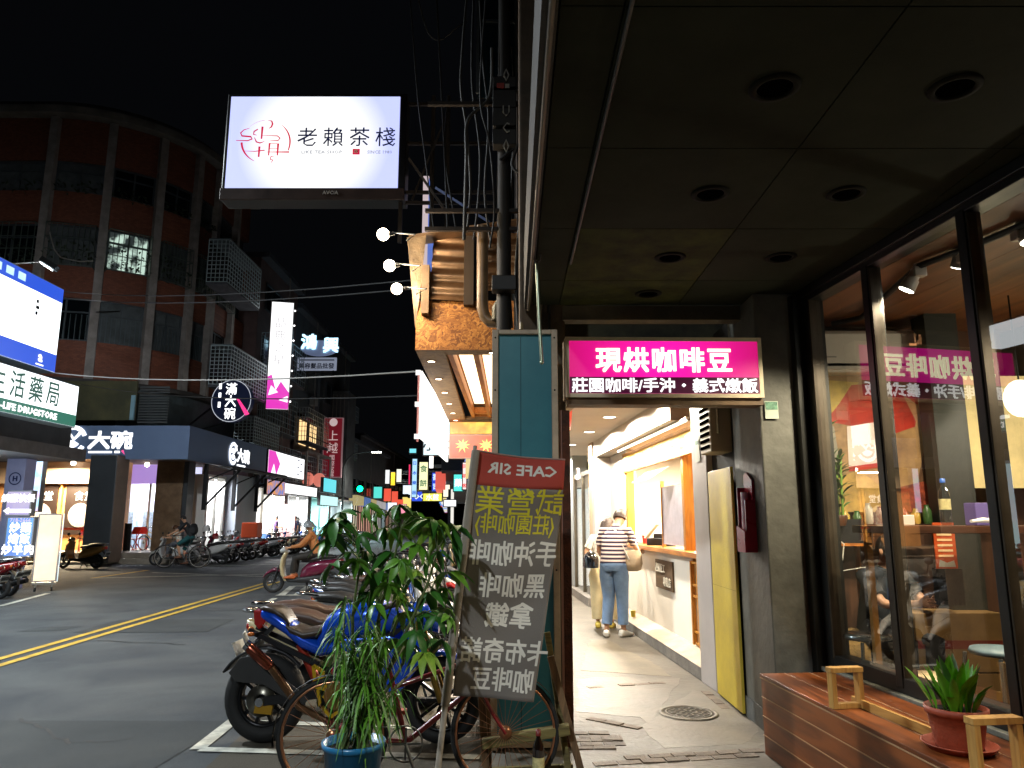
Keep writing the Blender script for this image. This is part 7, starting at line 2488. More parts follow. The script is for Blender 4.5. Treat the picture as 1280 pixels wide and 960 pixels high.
    MB(Matrix.Translation((-.075, 0, .66)) @ Matrix.Rotation(R(38), 4, 'Y')).bx(-.003, -.001, -.07, -.03, -.03, .03).bx(-.003, -.001, -.01, .02, -.03, .03).bx(-.003, -.001, .03, .08, -.03, .03).build('plate_marks', plate_d, pl)
    MB().bar((.04, 0, .80), (-.06, 0, .70), .05, .03).build('plate_bracket', plas, t)
    for s in (-1, 1):
        MB().tube([(-.02, s * .06, .76), (-.07, s * .14, .765)], [.008, .012], 8).build('indicator_stem', plas, t)
        MB().ball((-.08, s * .15, .765), .02, 8, (1.4, 1, .8)).build('indicator', amber, t)
    MB().tube([(.40, -.04, .42), (.25, -.03, .68)], [.035, .03], 12).build('shock', mat('shock spring', 'a03020', .4, .3), t)
    # front
    for s in (-1, 1):
        MB().tube([(1.33, s * .09, .30), (1.12, s * .09, .90)], .024, 10).build('fork_leg', mat('gold fork', '8f7438', .3, .8), t)
        MB().tube([(1.10, s * .06, .95), (1.04, s * .22, .99), (.96, s * .34, .98)], .013, 8).build('handlebar', plas, t)
        MB().tube([(1.0, s * .27, .985), (.95, s * .36, .98)], .02, 8).build('grip', rubber, t)
        MB().tube([(1.06, s * .2, .99), (1.08, s * .28, 1.12)], .006, 6).build('mirror_stem', plas, t)
        MB().ball((1.08, s * .30, 1.16), .06, 10, (.3, 1.2, .7)).build('mirror', mat('chrome', 'b5b5b5', .12, 1.0), t)
    MB().body([(1.05, .84, .04, .07), (1.12, .88, .09, .12), (1.22, .86, .09, .11), (1.30, .80, .05, .06)], 14, 2.4).build('headlight_fairing', blue, t)
    MB().ball((1.27, 0, .82), .06, 10, (.7, 1.2, .8)).build('headlight', mat('clear lens', 'b5babd', .1, coat=.5), t)
    MB().body([(1.08, .52, .01, .05), (1.18, .59, .02, .065), (1.33, .62, .02, .068), (1.5, .57, .02, .06), (1.6, .48, .01, .04)], 12, 2.6).build('front_fender', blue, t)
    MB().tube([(.5, .1, .22), (.42, .26, .0)], .012, 8).build('side_stand', plas, t)
    return t


mo = make_moto()
gp_ = G(326, 931, ROAD)
mo.location = (gp_.x, gp_.y + .06, ROAD)
mo.rotation_euler = (R(2), 0, R(-1))
mo.scale = (1.0, 1.0, 1.05)

# ------------------------------------------------------------------ bicycles
def make_bike(name, lb, fcol, rimc, r=.335, basket=False, reflect=True):
    t = thing(name, lb, 'bicycle', (0, 0, 0))
    fm = paint('bike ' + name + fcol, fcol, .3)
    wheel(t, -.52, r, .035, rimc, 28, .955, spw=.0025)
    wheel(t, .52, r, .035, rimc, 28, .955, spw=.0025)
    f = MB()
    bb = (-.08, 0, .29)
    seat = (-.20, 0, .72)
    head0, head1 = (.36, 0, .62), (.33, 0, .76)
    for a_, b_, r_ in ((bb, seat, .016), (bb, head0, .018), ((-.17, 0, .60), head1, .015), (head0, head1, .02)):
        f.tube([a_, b_], r_, 10)
    for s in (-1, 1):
        f.tube([(-.52, s * .05, r), (-.08, s * .03, .29)], .009, 8)
        f.tube([(-.52, s * .05, r), (-.19, s * .02, .68)], .008, 8)
    f.build('frame', fm, t)
    fk = MB()
    for s in (-1, 1):
        fk.tube([(.36, s * .045, .60), (.44, s * .045, .45), (.52, s * .045, r)], .010, 8)
    fk.build('fork', fm, t)
    MB().tube([(-.20, 0, .70), (-.225, 0, .84)], .012, 8).build('seat_post', chrome, t)
    MB().body([(-.38, .85, .02, .09), (-.28, .86, .03, .085), (-.15, .85, .02, .04), (-.08, .845, .012, .018)], 12, 2.4).build('saddle', seat_m, t)
    MB().tube([(.33, 0, .75), (.32, 0, .92)], .012, 8).tube([(.18, .28, .96), (.30, .2, .95), (.33, .0, .92), (.30, -.2, .95), (.18, -.28, .96)], .011, 8).build('handlebar', chrome, t)
    for s in (-1, 1):
        MB().tube([(.13, s * .29, .96), (.22, s * .265, .96)], .017, 8).build('grip', rubber, t)
    MB().lathe([(.095, -.045), (.105, -.045), (.105, -.04), (.095, -.04)], 24, (-.08, 0, .29), 'Y', closed=True).bar((-.17, -.042, .29), (.01, -.042, .29), .012).bar((-.08, -.042, .2), (-.08, -.042, .38), .012).build('chainring', steel, t)
    MB().tube([(-.08, -.05, .29), (-.02, -.07, .14)], .010, 8).build('crank', steel, t)
    MB().tube([(-.08, .05, .29), (-.14, .07, .44)], .010, 8).build('crank', steel, t)
    MB().bx(-.07, .03, -.16, -.075, .12, .145).build('pedal', mat('salmon pedal', 'b0543c', .5), t, bev=.003)
    MB().bx(-.19, -.09, .075, .16, .43, .455).build('pedal', mat('salmon pedal', 'b0543c', .5), t, bev=.003)
    ch = MB()
    ch.tube([(-.08, -.045, .39), (-.52, -.045, .375)], .004, 5).tube([(-.08, -.045, .19), (-.52, -.045, .295)], .004, 5)
    ch.build('chain', steel, t)
    for x in (-.52, .52):
        mb = MB()
        a0, a1 = (40, 190) if x < 0 else (30, 150)
        rings = []
        for i in range(13):
            a_ = R(a0 + (a1 - a0) * i / 12)
            rings.append([(x + (r + .02) * math.cos(a_), y, r + (r + .02 - abs(y) * .4) * math.sin(a_)) for y in (-.028, -.012, .012, .028)])
        mb.loft(rings, caps=False)
        mb.build('mudguard', plas, t)
    MB().bx(-.545, -.535, -.02, .02, r + .35, r + .385).build('reflector', redlens, t)
    return t


copper = mat('copper coloured rim', 'b07a5a', .28, .85)
bk = make_bike('bicycle', 'red bicycle with copper coloured rims behind the blue flowerpot', '7a1216', copper)
c0 = P(432, 912, 4.72)
bk.location = (P(524, 912, 4.78).x, 4.80, ROAD + .02)
bk.rotation_euler = (R(-3), 0, R(4))
# the cyclist's bicycle
c0 = G(226, 711, ROAD)
CYC = V((P(228, 690, 26.4).x, 26.4, ROAD))
bk2 = make_bike('bicycle', 'grey city bicycle ridden left by the man in black', '5a5c5e', mat('bicycle rim', '8a857c', .5, .0), .34)
bk2.location = CYC
bk2.rotation_euler = (0, 0, PI)
bk2.scale = (1.15, 1.15, 1.15)
# parked yellow bicycle
bk3 = make_bike('bicycle', 'yellow bicycle parked on the platform beside the red chairs', 'b8901c', mat('bicycle rim', '8a857c', .5, .0), .30)
bk3.location = (P(188, 670, 31).x, 31.3, .32)
bk3.rotation_euler = (0, 0, R(160))
# white wire basket behind the banner foot
p = G(588, 914, ROAD)
t = thing('wire_basket', 'white wire basket on the ground behind the banner pole', 'basket', (p.x, p.y, ROAD), .1)
wb = MB()
wm_ = mat('white wire', 'c9b8a8', .5)
for i in range(13):
    x = -.24 + i * .04
    for y in (-.15, .15):
        wb.bar((x, y, 0), (x, y, .26), .005)
for i in range(8):
    z = .0 + i * .037
    wb.bar((-.24, -.15, z), (.24, -.15, z), .005).bar((-.24, .15, z), (.24, .15, z), .005).bar((-.24, -.15, z), (-.24, .15, z), .005).bar((.24, -.15, z), (.24, .15, z), .005)
wb.build('wires', wm_, t)
MB().bx(-.25, .25, -.16, .16, .255, .275).build('rim', wm_, t)
# ------------------------------------------------------------------ cloth banner seen from behind
Yb = 4.55
TL, TR, BL, BR = P(596, 563, Yb), P(706, 575, Yb + .12), P(566, 870, Yb), P(667, 877, Yb + .05)
midr = P(702, 640, Yb + .12)
cloth = mat('grey banner cloth', '746d67', .85, var=.06, vs=3, bump=.25, bs=300)
red_c = mat('red banner cloth', 'ac4236', .85, var=.08, vs=3, bump=.25, bs=300)
for m in (cloth, red_c):       # thin cloth lets some of the arcade light through
    m.node_tree.nodes['Principled BSDF'].inputs['Emission Strength'].default_value = 0
t = thing('banner_flag', 'grey and red cloth banner seen from behind with mirrored white and yellow lettering', 'banner', TL, 0)
O = V(TL)
n_u, n_v = 26, 60
def surf(u, v):             # u across from the pole, v down from the top
    r_top = TR.lerp(midr, min(1, v / .25)) if v < .25 else midr.lerp(BR, (v - .25) / .75)
    l = TL.lerp(BL, v)
    if v < .25:
        top = v / .25
        r_top = TR.lerp(midr, top)
    p = l.lerp(r_top, u)
    p = p + V((0, .03 * math.sin(u * 5 + v * 7) * u + .014 * math.sin(v * 19 + u * 3), -.01 * math.sin(u * PI) * (1 - v)))
    return p - O
def cloth_part(v0, v1, m, name):
    vs, fs = [], []
    k = max(2, int(n_v * (v1 - v0)))
    for j in range(k + 1):
        for i in range(n_u + 1):
            vs.append(surf(i / n_u, v0 + (v1 - v0) * j / k))
    for j in range(k):
        for i in range(n_u):
            a_ = j * (n_u + 1) + i
            fs.append((a_, a_ + 1, a_ + n_u + 2, a_ + n_u + 1))
    o = MB().add(vs, fs, True).build(name, m, t)
    sol = o.modifiers.new('thickness', 'SOLIDIFY')
    sol.thickness = .002
    return o
cloth_part(0, .145, red_c, 'red_band')
cloth_part(.145, 1, cloth, 'cloth')
hem = MB()
hem.tube([surf(i / 20, 0) for i in range(21)], .006, 6)
hem.build('top_hem', mat('pale hem', '9a7a70', .6), t)
wlet = mat('white cloth print', 'e0dacf', .75)
ylet = mat('yellow cloth print', 'cfc22a', .75)
def cloth_text(body, size, m, uc, vc, bold=.02, sx=1.0, spacing=1.0):
    """lettering that follows the cloth; mirrored, since the banner is seen from its back"""
    o = text(body, size, m, t, 0, 0, bold=bold, mirror=True, sx=sx, depth=0, spacing=spacing)
    W_ = (TR - TL).length
    H_ = (BL - TL).length
    me = o.data
    import bmesh
    bm = bmesh.new()
    bm.from_mesh(me)
    bmesh.ops.subdivide_edges(bm, edges=[e for e in bm.edges if e.calc_length() > .05], cuts=2)
    bmesh.ops.triangulate(bm, faces=bm.faces[:])
    bm.to_mesh(me)
    bm.free()
    for v in me.vertices:
        x, _, z = v.co
        wv = W_ * (1 - .12 * vc)
        u = uc + x / wv
        vv = vc - z / H_ - (u - .5) * .0
        q = surf(u, vv)
        v.co = q + V((0, -.0035, 0))
    o.location = (0, 0, 0)
    return o
cloth_text('CAFE SIR', .098, wlet, .53, .062, .02, 1.12)
cloth_text('試營業', .185, ylet, .53, .205, .006, .98)
cloth_text('(莊園咖啡)', .128, ylet, .50, .310, .010, .82)
cloth_text('手沖咖啡', .155, wlet, .52, .425, .018, .86)
cloth_text('黑咖啡', .150, wlet, .56, .555, .018, .9)
cloth_text('拿鐵', .150, wlet, .56, .675, .018, .98)
cloth_text('卡布奇諾', .145, wlet, .56, .815, .018, .92)
cloth_text('咖啡豆', .140, wlet, .58, .925, .018, .92)
pa, pb2 = P(594, 557, Yb - .02), P(566, 800, Yb - .02)
pc = pa + (pb2 - pa) * ((ROAD - pa.z) / (pb2.z - pa.z))
MB().tube([pa - O, pb2 - O, pc - O], [.012, .016, .018], 10).build('pole', mat('white plastic pole', 'a59a8c', .4, var=.1), t)
MB().tube([pa - O + V((.004, 0, -.03)), pa.lerp(pc, .72) - O], .026, 10, flat=.7).build('sleeve', mat('pale sleeve', '8e8478', .7, var=.12, vs=8), t)
MB().lathe([(.001, .03), (.2, .03), (.22, 0), (.001, 0)], 20, pc - O).build('base', plas, t)

# ------------------------------------------------------------------ timber prop frame in front of the teal sign
Yw = 4.95
tm = wood('weathered timber', '7a5c3c', '4e3822', .75, 8, 'Z', .5)
tmg = wood('mossy timber', '7d7240', '55482a', .8, 9, 'X', .5)
t = thing('timber_prop', 'weathered timber A-shaped prop with a mossy crossbar at the foot of the teal sign', 'prop', (P(650, 900, Yw).x, Yw, 0), 0)
o_ = V(t.location)
a, b = P(602, 868, Yw), P(608, 985, Yw)
b.z = 0
MB().bar(a - o_ + V((0, 0, .0)), V((b.x, Yw, .0)) - o_, .045, .05, up=(0, 1, 0)).build('post', tm, t, bev=.004)
MB().bar(P(609, 868, Yw + .05) - o_, V((P(611, 900, Yw).x, Yw + .05, 0)) - o_, .04, .05, up=(0, 1, 0)).build('post', tm, t, bev=.004)
a = P(688, 820, Yw + .1)
b = V((P(728, 985, Yw).x, Yw, 0))
MB().bar(a - o_, b - o_, .045, .05, up=(0, 1, 0)).build('leaning_post', tm, t, bev=.004)
a = P(684, 790, Yw + .14)
b = V((P(712, 985, Yw).x, Yw + .06, 0))
MB().bar(a - o_, b - o_, .04, .04, up=(0, 1, 0)).build('leaning_post', tmg, t, bev=.004)
a, b = P(603, 929, Yw - .05), P(712, 911, Yw - .05)
MB().bar(a - o_, b - o_, .06, .075, up=(0, 1, 0)).build('crossbar', tmg, t, bev=.008)
a, b = P(606, 963, Yw + .1), P(716, 958, Yw + .1)
MB().bar(a - o_, b - o_, .03, .03, up=(0, 1, 0)).build('lower_bar', tmg, t)
# bottle
p = G(673, 968, 0)
t = thing('glass_bottle', 'dark glass bottle with a cream label standing by the timber prop', 'bottle', (P(673, 940, 4.7).x, 4.7, P(673, 965, 4.7).z), 0)
zb_ = t.location.z
MB().lathe([(.001, -zb_ + .001), (.033, -zb_ + .001), (.035, -.0), (.035, .12), (.03, .15), (.013, .19), (.012, .23), (.001, .23)], 20).build('bottle_body', mat('dark bottle glass', '160d08', .08, coat=.8, spec=.8), t)
MB().lathe([(.036, .0), (.036, .085)], 20).build('bottle_label', mat('cream label', 'b0a078', .6, var=.3, vs=30), t)
MB().lathe([(.015, .2), (.015, .235), (.001, .236)], 12).build('cap', mat('dull red cap', '6b1a18', .4), t)
t.location.z = zb_

# ------------------------------------------------------------------ tall potted plants at the kerb
leaf1 = mat('dark glossy leaf', '3a7428', .4, var=.4, vs=5, spec=.4, col2='26521a')
leaf2 = mat('mid green leaf', '6ca034', .4, var=.35, vs=5, spec=.4, col2='3a7018')
leaf3 = mat('yellow green leaf', '94b440', .45, var=.3, vs=5, col2='557a1c')
stemm = mat('green brown stem', '4c5a2a', .6, var=.3, vs=12)
Ypl = 4.15
pp = P(441, 960, Ypl)
px_, py_ = pp.x, Ypl
pot_top = P(441, 938, Ypl - .17).z
t = thing('money_tree', 'tall palmate leaved plant in a bright blue pot at the kerb beside the banner', 'plant', (px_, py_, ROAD))
h0 = pot_top - ROAD
bluepot = mat('blue plastic pot', '1f6f9e', .35, var=.08, vs=4, coat=.2)
MB().lathe([(.001, 0), (.11, 0), (.15, h0 - .03), (.162, h0 - .028), (.165, h0), (.155, h0), (.15, h0 - .04), (.001, h0 - .045)], 32).build('pot', bluepot, t)
MB().lathe([(.001, h0 - .035), (.148, h0 - .04)], 20).build('soil', mat('soil', '1d130c', .95, bump=1, bs=60), t)
random.seed(55)
# palmate leaf prototypes
def palmate(m, s_=1.0, n=6, droop=.6, sprd=150):
    mb = MB()
    for i in range(n):
        a_ = R(-sprd / 2 + sprd * i / (n - 1))
        L = (.135 if abs(a_) > 1 else .15) * random.uniform(.9, 1.1) * s_
        leafmesh(mb, (0, 0, 0), (math.cos(a_), math.sin(a_), random.uniform(-.35, .1)), L, .060 * s_, droop, .2)
    return mb.build('leaf', m)
protos = []
for k in range(8):
    o = palmate([leaf1, leaf1, leaf2, leaf1, leaf2, leaf3, leaf1, leaf2][k], random.uniform(.9, 1.15), random.choice([5, 6, 7]), random.uniform(.4, 1.0), random.choice([150, 220, 290]))
    protos.append(o)
# where leaf hubs show in the photograph, with depth spread around the stem
hubs = [(430, 650, .1), (452, 668, -.05), (470, 640, .15), (498, 632, .0), (520, 640, .15), (545, 652, .05), (566, 660, .1), (445, 700, -.1), (438, 690, .0), (490, 690, .0), (520, 680, -.1), (548, 690, -.05),
        (470, 718, .15), (500, 740, .1), (535, 740, .05), (560, 715, .1), (545, 770, -.05), (520, 790, -.1), (500, 700, -.15), (480, 660, .0), (555, 735, .2), (530, 815, -.1), (550, 800, .05), (500, 800, .0),
        (425, 640, .2), (460, 690, .1), (575, 690, .1), (510, 655, .2), (535, 700, .2), (470, 755, -.05), (505, 765, .1), (540, 650, -.1), (485, 730, -.1), (515, 725, .1), (525, 765, .15), (555, 760, .1), (415, 665, .1), (460, 630, .05), (575, 650, .15), (495, 660, .1)]
stalks = MB()
base = V((0, 0, h0 - .05))
trunks = []
for k, (bx_, tx_, ty_) in enumerate(((-.05, 452, 690), (.02, 498, 660), (.05, 545, 690), (0, 520, 790), (.03, 480, 740))):
    top = P(tx_, ty_, Ypl) - V((px_, py_, ROAD))
    pts = [base + V((bx_, random.uniform(-.04, .04), 0))]
    for i in range(1, 7):
        s_ = i / 6
        pts.append(base.lerp(top, s_) + V((bx_ * (1 - s_) + .02 * math.sin(s_ * 7 + k), .03 * math.sin(s_ * 4 + k), 0)))
    MB().tube(pts, [.013 - .0012 * i for i in range(7)], 8).build('trunk', stemm, t)
    trunks.append(pts)
random.seed(3)
hubs += [(x + random.uniform(-22, 22), y + random.uniform(-22, 22), d + random.uniform(-.15, .15)) for x, y, d in hubs[::4]]
hubs = [h for h in hubs if h[0] < 572]
first_used = set()
for k, (hx, hy, dy) in enumerate(hubs):
    hp = P(hx, hy, Ypl + dy) - V((px_, py_, ROAD))
    best = min((p for pts in trunks for p in pts[2:]), key=lambda p: (p - hp).length)
    m_ = best.lerp(hp, .5) + V((0, 0, .03))
    stalks.tube([best, m_, hp], [.004, .0035, .003], 5)
    o = protos[k % 8]
    az = math.atan2(hp.y - best.y + random.uniform(-.2, .2), hp.x - best.x)
    rot = (random.uniform(-.3, .3), random.uniform(.0, .8), az)
    sc_ = random.uniform(.6, .98)
    if (k % 8) not in first_used:
        first_used.add(k % 8)
        o.parent = t
        o.location = hp
        o.rotation_euler = rot
        o.scale = (sc_,) * 3
    else:
        share(o, 'leaf', o.data.materials[0], t, hp, rot, (sc_,) * 3)
stalks.build('leaf_stalks', stemm, t, kind='stuff')
# fine drooping bamboo-like leaves in the same pot
t2 = thing('lady_palm', 'fine leaved drooping bamboo like plant sharing the blue pot', 'plant', (px_, py_, ROAD))
fm1, fm2, sm_ = MB(), MB(), MB()
for k in range(17):
    tx_ = random.gauss(463, 26)
    ty_ = random.uniform(735, 870)
    tp_ = P(tx_, ty_, Ypl + random.uniform(-.25, .2)) - V((px_, py_, ROAD))
    b0 = base + V((random.uniform(-.09, .09), random.uniform(-.09, .09), 0))
    md = b0.lerp(tp_, .55) + V((0, 0, .05))
    pts = [b0, b0.lerp(md, .5), md, md.lerp(tp_, .6) + V((0, 0, .03)), tp_]
    sm_.tube(pts, [.005, .0045, .004, .003, .002], 5)
    for j in range(26):
        s_ = random.uniform(.3, 1)
        i = min(3, int(s_ * 4))
        q = pts[i].lerp(pts[i + 1], s_ * 4 - i)
        a_ = random.uniform(0, 2 * PI)
        leafmesh(fm1 if random.random() < .7 else fm2, q, (math.cos(a_), math.sin(a_) * .8, random.uniform(-.7, .5)), random.uniform(.09, .18), .013, 1.1, .1)
for k in range(3):
    b0 = base + V((-.04 + k * .03, 0, 0))
    MB().tube([b0, b0 + V((.06 + k * .06, .0, .3)), b0 + V((.1 + k * .16, 0, .52))], .008, 6).build('cane', mat('pale cane', '9a9068', .6), t2)
sm_.build('stems', stemm, t2, kind='stuff')
fm1.build('foliage', leaf2, t2, kind='stuff')
fm2.build('foliage', mat('grey green leaf', '5c7c44', .45, var=.3, vs=5), t2, kind='stuff')
# small dark red pot behind
p = G(428, 934, ROAD)
t = thing('flowerpot', 'small dark red flowerpot behind the blue one beside the bicycle wheel', 'pot', (p.x, p.y, ROAD), 0)
MB().lathe([(.001, 0), (.08, 0), (.12, .17), (.135, .172), (.135, .2), (.001, .19)], 22).build('pot', mat('dark red pot', '4e1512', .4, coat=.3), t)
# ------------------------------------------------------------------ people
skin_m = mat('skin', 'b98a6a', .5, var=.06, vs=6)
hair_m = mat('black hair', '14100e', .5, bump=.5, bs=120)
hair_b = mat('dark brown hair', '2a1a12', .5, bump=.5, bs=120)


def skinned(name, chains, m, parent, sub=1):
    """one continuous skinned surface from branching chains of (key, point, radius)"""
    verts, rad, edges, idx = [], [], [], {}
    for ch in chains:
        prev = None
        for item in ch:
            key = item[0]
            if key in idx:
                i = idx[key]
            else:
                i = len(verts)
                idx[key] = i
                verts.append(item[1])
                rad.append(item[2])
            if prev is not None:
                edges.append((prev, i))
            prev = i
    me = bpy.data.meshes.new(name)
    me.from_pydata(verts, edges, [])
    o = bpy.data.objects.new(name, me)
    COL.objects.link(o)
    sk = o.modifiers.new('skin', 'SKIN')
    sk.use_smooth_shade = True
    sl = me.skin_vertices[0].data
    for i, r_ in enumerate(rad):
        sl[i].radius = r_ if isinstance(r_, tuple) else (r_, r_)
        sl[i].use_root = (i == 0)
    ss = o.modifiers.new('sub', 'SUBSURF')
    ss.levels = ss.render_levels = sub
    dg = bpy.context.evaluated_depsgraph_get()
    nm = bpy.data.meshes.new_from_object(o.evaluated_get(dg))
    bpy.data.objects.remove(o)
    nm.name = name
    nm.materials.clear()
    nm.materials.append(m)
    o = bpy.data.objects.new(name, nm)
    COL.objects.link(o)
    o.parent = parent
    return o


def hand(side, wrist, elbow, curl=.5):
    """chains for the palm, four fingers and a thumb"""
    w = V(wrist)
    d = (w - V(elbow)).normalized()
    ref = V((0, 1, 0)) if abs(d.y) < .8 else V((1, 0, 0))
    ax = d.cross(ref).normalized()
    nr = ax.cross(d)
    palm = w + d * .05
    ch = [[('wr' + side, w, .024), ('pa' + side, palm, (.030, .020))]]
    for i, (off, L) in enumerate(((-.027, .065), (-.009, .075), (.009, .072), (.027, .055))):
        b0 = palm + d * .035 + ax * off
        b1 = b0 + (d * (1 - curl * .4) + nr * curl * .5) * L * .5
        b2 = b1 + (d * (1 - curl) + nr * curl) * L * .5
        ch.append([('pa' + side, palm, .03), ('f%s%d0' % (side, i), b0, .010), ('f%s%d1' % (side, i), b1, .009), ('f%s%d2' % (side, i), b2, .007)])
    s_ = -1 if side == 'L' else 1
    t0 = palm - ax * .02 * s_ + d * .0
    t1 = t0 - ax * .025 * s_ + d * .02 + nr * .012
    t2 = t1 - ax * .008 * s_ + d * .028 + nr * .014
    ch.append([('pa' + side, palm, .03), ('t%s1' % side, t1, .011), ('t%s2' % side, t2, .008)])
    return ch


def person(label, loc, rz, J, shirt, trousers, shoes, hair=hair_m, skin=skin_m, sleeve='short', scale=1.0, hairstyle='short', torso_r=(.165, .105), leg_r=1.0, trouser_len=1.0, lower='trousers', helmet_c=None):
    t = thing('person', label, 'person', loc, rz)
    t.scale = (scale,) * 3
    D = dict(pel=(0, 0, .93), wai=(0, 0, 1.08), che=(0, 0, 1.27), nec=(0, 0, 1.44), hea=(0, .02, 1.58), top=(0, .02, 1.68),
             shL=(-.17, 0, 1.38), elL=(-.22, 0, 1.10), wrL=(-.22, .06, .86), shR=(.17, 0, 1.38), elR=(.22, 0, 1.10), wrR=(.22, .06, .86),
             hiL=(-.09, 0, .90), knL=(-.10, .02, .49), anL=(-.10, -.01, .08), toL=(-.11, .13, .03), hiR=(.09, 0, .90), knR=(.10, .02, .49), anR=(.10, -.01, .08), toR=(.11, .13, .03))
    D.update(J)
    D = {k: V(v) for k, v in D.items()}
    ch = [[('pel', D['pel'], .10), ('wai', D['wai'], .095), ('che', D['che'], .11), ('nec', D['nec'], .052), ('jaw', D['nec'].lerp(D['hea'], .55), .055), ('hea', D['hea'], .088), ('top', D['hea'].lerp(D['top'], .55), .072)]]
    for s in 'LR':
        ch.append([('che', 0, 0), ('sh' + s, D['sh' + s], .050), ('el' + s, D['el' + s], .038), ('wr' + s, D['wr' + s], .024)])
        ch += hand(s, D['wr' + s], D['el' + s])
        ch.append([('pel', 0, 0), ('hi' + s, D['hi' + s], .085), ('kn' + s, D['kn' + s], .052), ('cf' + s, D['kn' + s].lerp(D['an' + s], .35), .05), ('an' + s, D['an' + s], .034), ('to' + s, D['an' + s].lerp(D['to' + s], .8), .028)])
    skinned('body', ch, skin, t)
    up = (D['top'] - D['hea']).normalized()
    fw = V((0, 1, 0))
    if 'face' in J:
        fw = V(J['face']).normalized()
    rt = fw.cross(up).normalized()
    hc = D['hea'].lerp(D['top'], .25)
    # face: nose, eyes, mouth, ears
    f = MB()
    f.tube([hc + fw * .085 + up * .01, hc + fw * .112 - up * .018], [.008, .014], 8)
    f.build('nose', skin, t)
    for s in (-1, 1):
        MB().ball(hc + rt * s * .09 - up * .01, .022, 8, (.5, .8, 1.2)).build('ear', skin, t)
        MB().ball(hc + rt * s * .032 + fw * .082 + up * .012, .009, 8).build('eye', mat('dark eye', '0c0a08', .2), t)
    MB().tube([hc - rt * .02 + fw * .084 - up * .045, hc + fw * .09 - up * .046, hc + rt * .02 + fw * .084 - up * .045], .005, 6).build('mouth', mat('lips', '8a4a40', .5), t)
    # hair: cap of rings around the back and top of the head
    if hairstyle:
        rings = []
        low = {'short': -.03, 'bob': -.12}[hairstyle]
        for i in range(9):
            k = i / 8
            zz_ = low + (.125 - low) * k
            rr_ = .101 * math.sqrt(max(0.02, 1 - (max(zz_, 0) / .13) ** 2)) if zz_ > 0 else .101
            ring = []
            for j in range(20):
                a_ = 2 * PI * j / 20
                cf = math.cos(a_)            # + toward the face
                rad_ = rr_ * (1.02 if cf < .25 else (1.0 if zz_ > .06 else .80))
                ring.append(hc + fw * (cf * rad_ - .008) + rt * (math.sin(a_) * rad_ * .93) + up * (zz_ + (.015 * cf if zz_ > .03 else 0)))
            rings.append(ring)
        MB().loft(rings).build('hair', hair, t)
    # shirt: torso loft plus tapered sleeves
    axis = [D['pel'].lerp(D['wai'], .1), D['wai'], D['wai'].lerp(D['che'], .6), D['che'], D['che'].lerp(D['nec'], .55), D['nec'].lerp(D['hea'], .12)]
    rx = [torso_r[0] * .98, torso_r[0] * .92, torso_r[0] * .98, torso_r[0] * 1.04, torso_r[0] * .86, .062]
    ry = [torso_r[1] * 1.05, torso_r[1], torso_r[1] * 1.05, torso_r[1] * 1.08, torso_r[1] * .85, .062]
    sd = (D['shR'] - D['shL']).normalized()
    rings = []
    for i, c in enumerate(axis):
        tt = (axis[min(i + 1, 5)] - axis[max(i - 1, 0)]).normalized()
        fd = tt.cross(sd).normalized()
        rings.append([c + sd * (rx[i] * math.cos(2 * PI * j / 24)) + fd * (ry[i] * math.sin(2 * PI * j / 24)) for j in range(24)])
    mb = MB().loft(rings)
    for s in 'LR':
        a, b, c = D['sh' + s], D['el' + s], D['wr' + s]
        inn = a.lerp(D['che'].lerp(D['nec'], .5), .4)
        if sleeve == 'short':
            mb.tube([inn, a, a.lerp(b, .35), a.lerp(b, .72)], [.06, .066, .062, .06], 14)
        else:
            mb.tube([inn, a, a.lerp(b, .5), b, b.lerp(c, .5), b.lerp(c, .92)], [.06, .068, .06, .052, .045, .036], 14)
    mb.build('shirt', shirt, t)
    # trousers
    mb = MB()
    k = leg_r
    rings = []
    for c, r1, r2 in ((D['pel'].lerp(D['wai'], .35), torso_r[0] * .90, torso_r[1] * .98), (D['pel'], torso_r[0] * 1.0, torso_r[1] * 1.08), (D['pel'].lerp((D['hiL'] + D['hiR']) / 2, .9) - V((0, 0, .05)), torso_r[0] * .92, torso_r[1] * 1.05)):
        rings.append([c + V((r1 * math.cos(2 * PI * j / 20), r2 * math.sin(2 * PI * j / 20), 0)) for j in range(20)])
    mb.loft(rings)
    for s in 'LR':
        a, b, c = D['hi' + s], D['kn' + s], D['an' + s]
        e = b.lerp(c, .88 * trouser_len) if trouser_len > .3 else b
        pts = [a + V((0, 0, .04)), a.lerp(b, .3), a.lerp(b, .7), b] + ([b.lerp(e, .5), e] if trouser_len > .3 else [])
        rs = [.098, .094 * k, .078 * k, .070 * k] + ([.064 * k, .058 * k] if trouser_len > .3 else [])
        mb.tube(pts, rs, 16)
    mb.build(lower, trousers, t)
    # shoes
    for s in 'LR':
        a, b = D['an' + s], D['to' + s]
        d = V((b.x - a.x, b.y - a.y, 0)).normalized()
        ang = math.atan2(d.y, d.x)
        M_ = Matrix.Translation((a.x, a.y, min(a.z, 2) - .08)) @ Matrix.Rotation(ang, 4, 'Z')
        MB(M_).body([(-.07, .04, .02, .03), (-.05, .05, .05, .04), (.03, .045, .045, .045), (.12, .03, .03, .048), (.19, .02, .018, .03)], 14, 2.8).build('shoe', shoes, t)
    if helmet_c:
        h_ = MB()
        rings = []
        for i in range(9):
            a_ = PI * .5 * i / 8
            rings.append([hc + fw * (.145 * math.cos(a_) * math.cos(b_)) + rt * (.125 * math.cos(a_) * math.sin(b_)) + up * (.155 * math.sin(a_) - .01) for b_ in [2 * PI * j / 18 for j in range(18)]])
        h_.loft(rings)
        h_.build('helmet_shell', helmet_c, t)
    return t


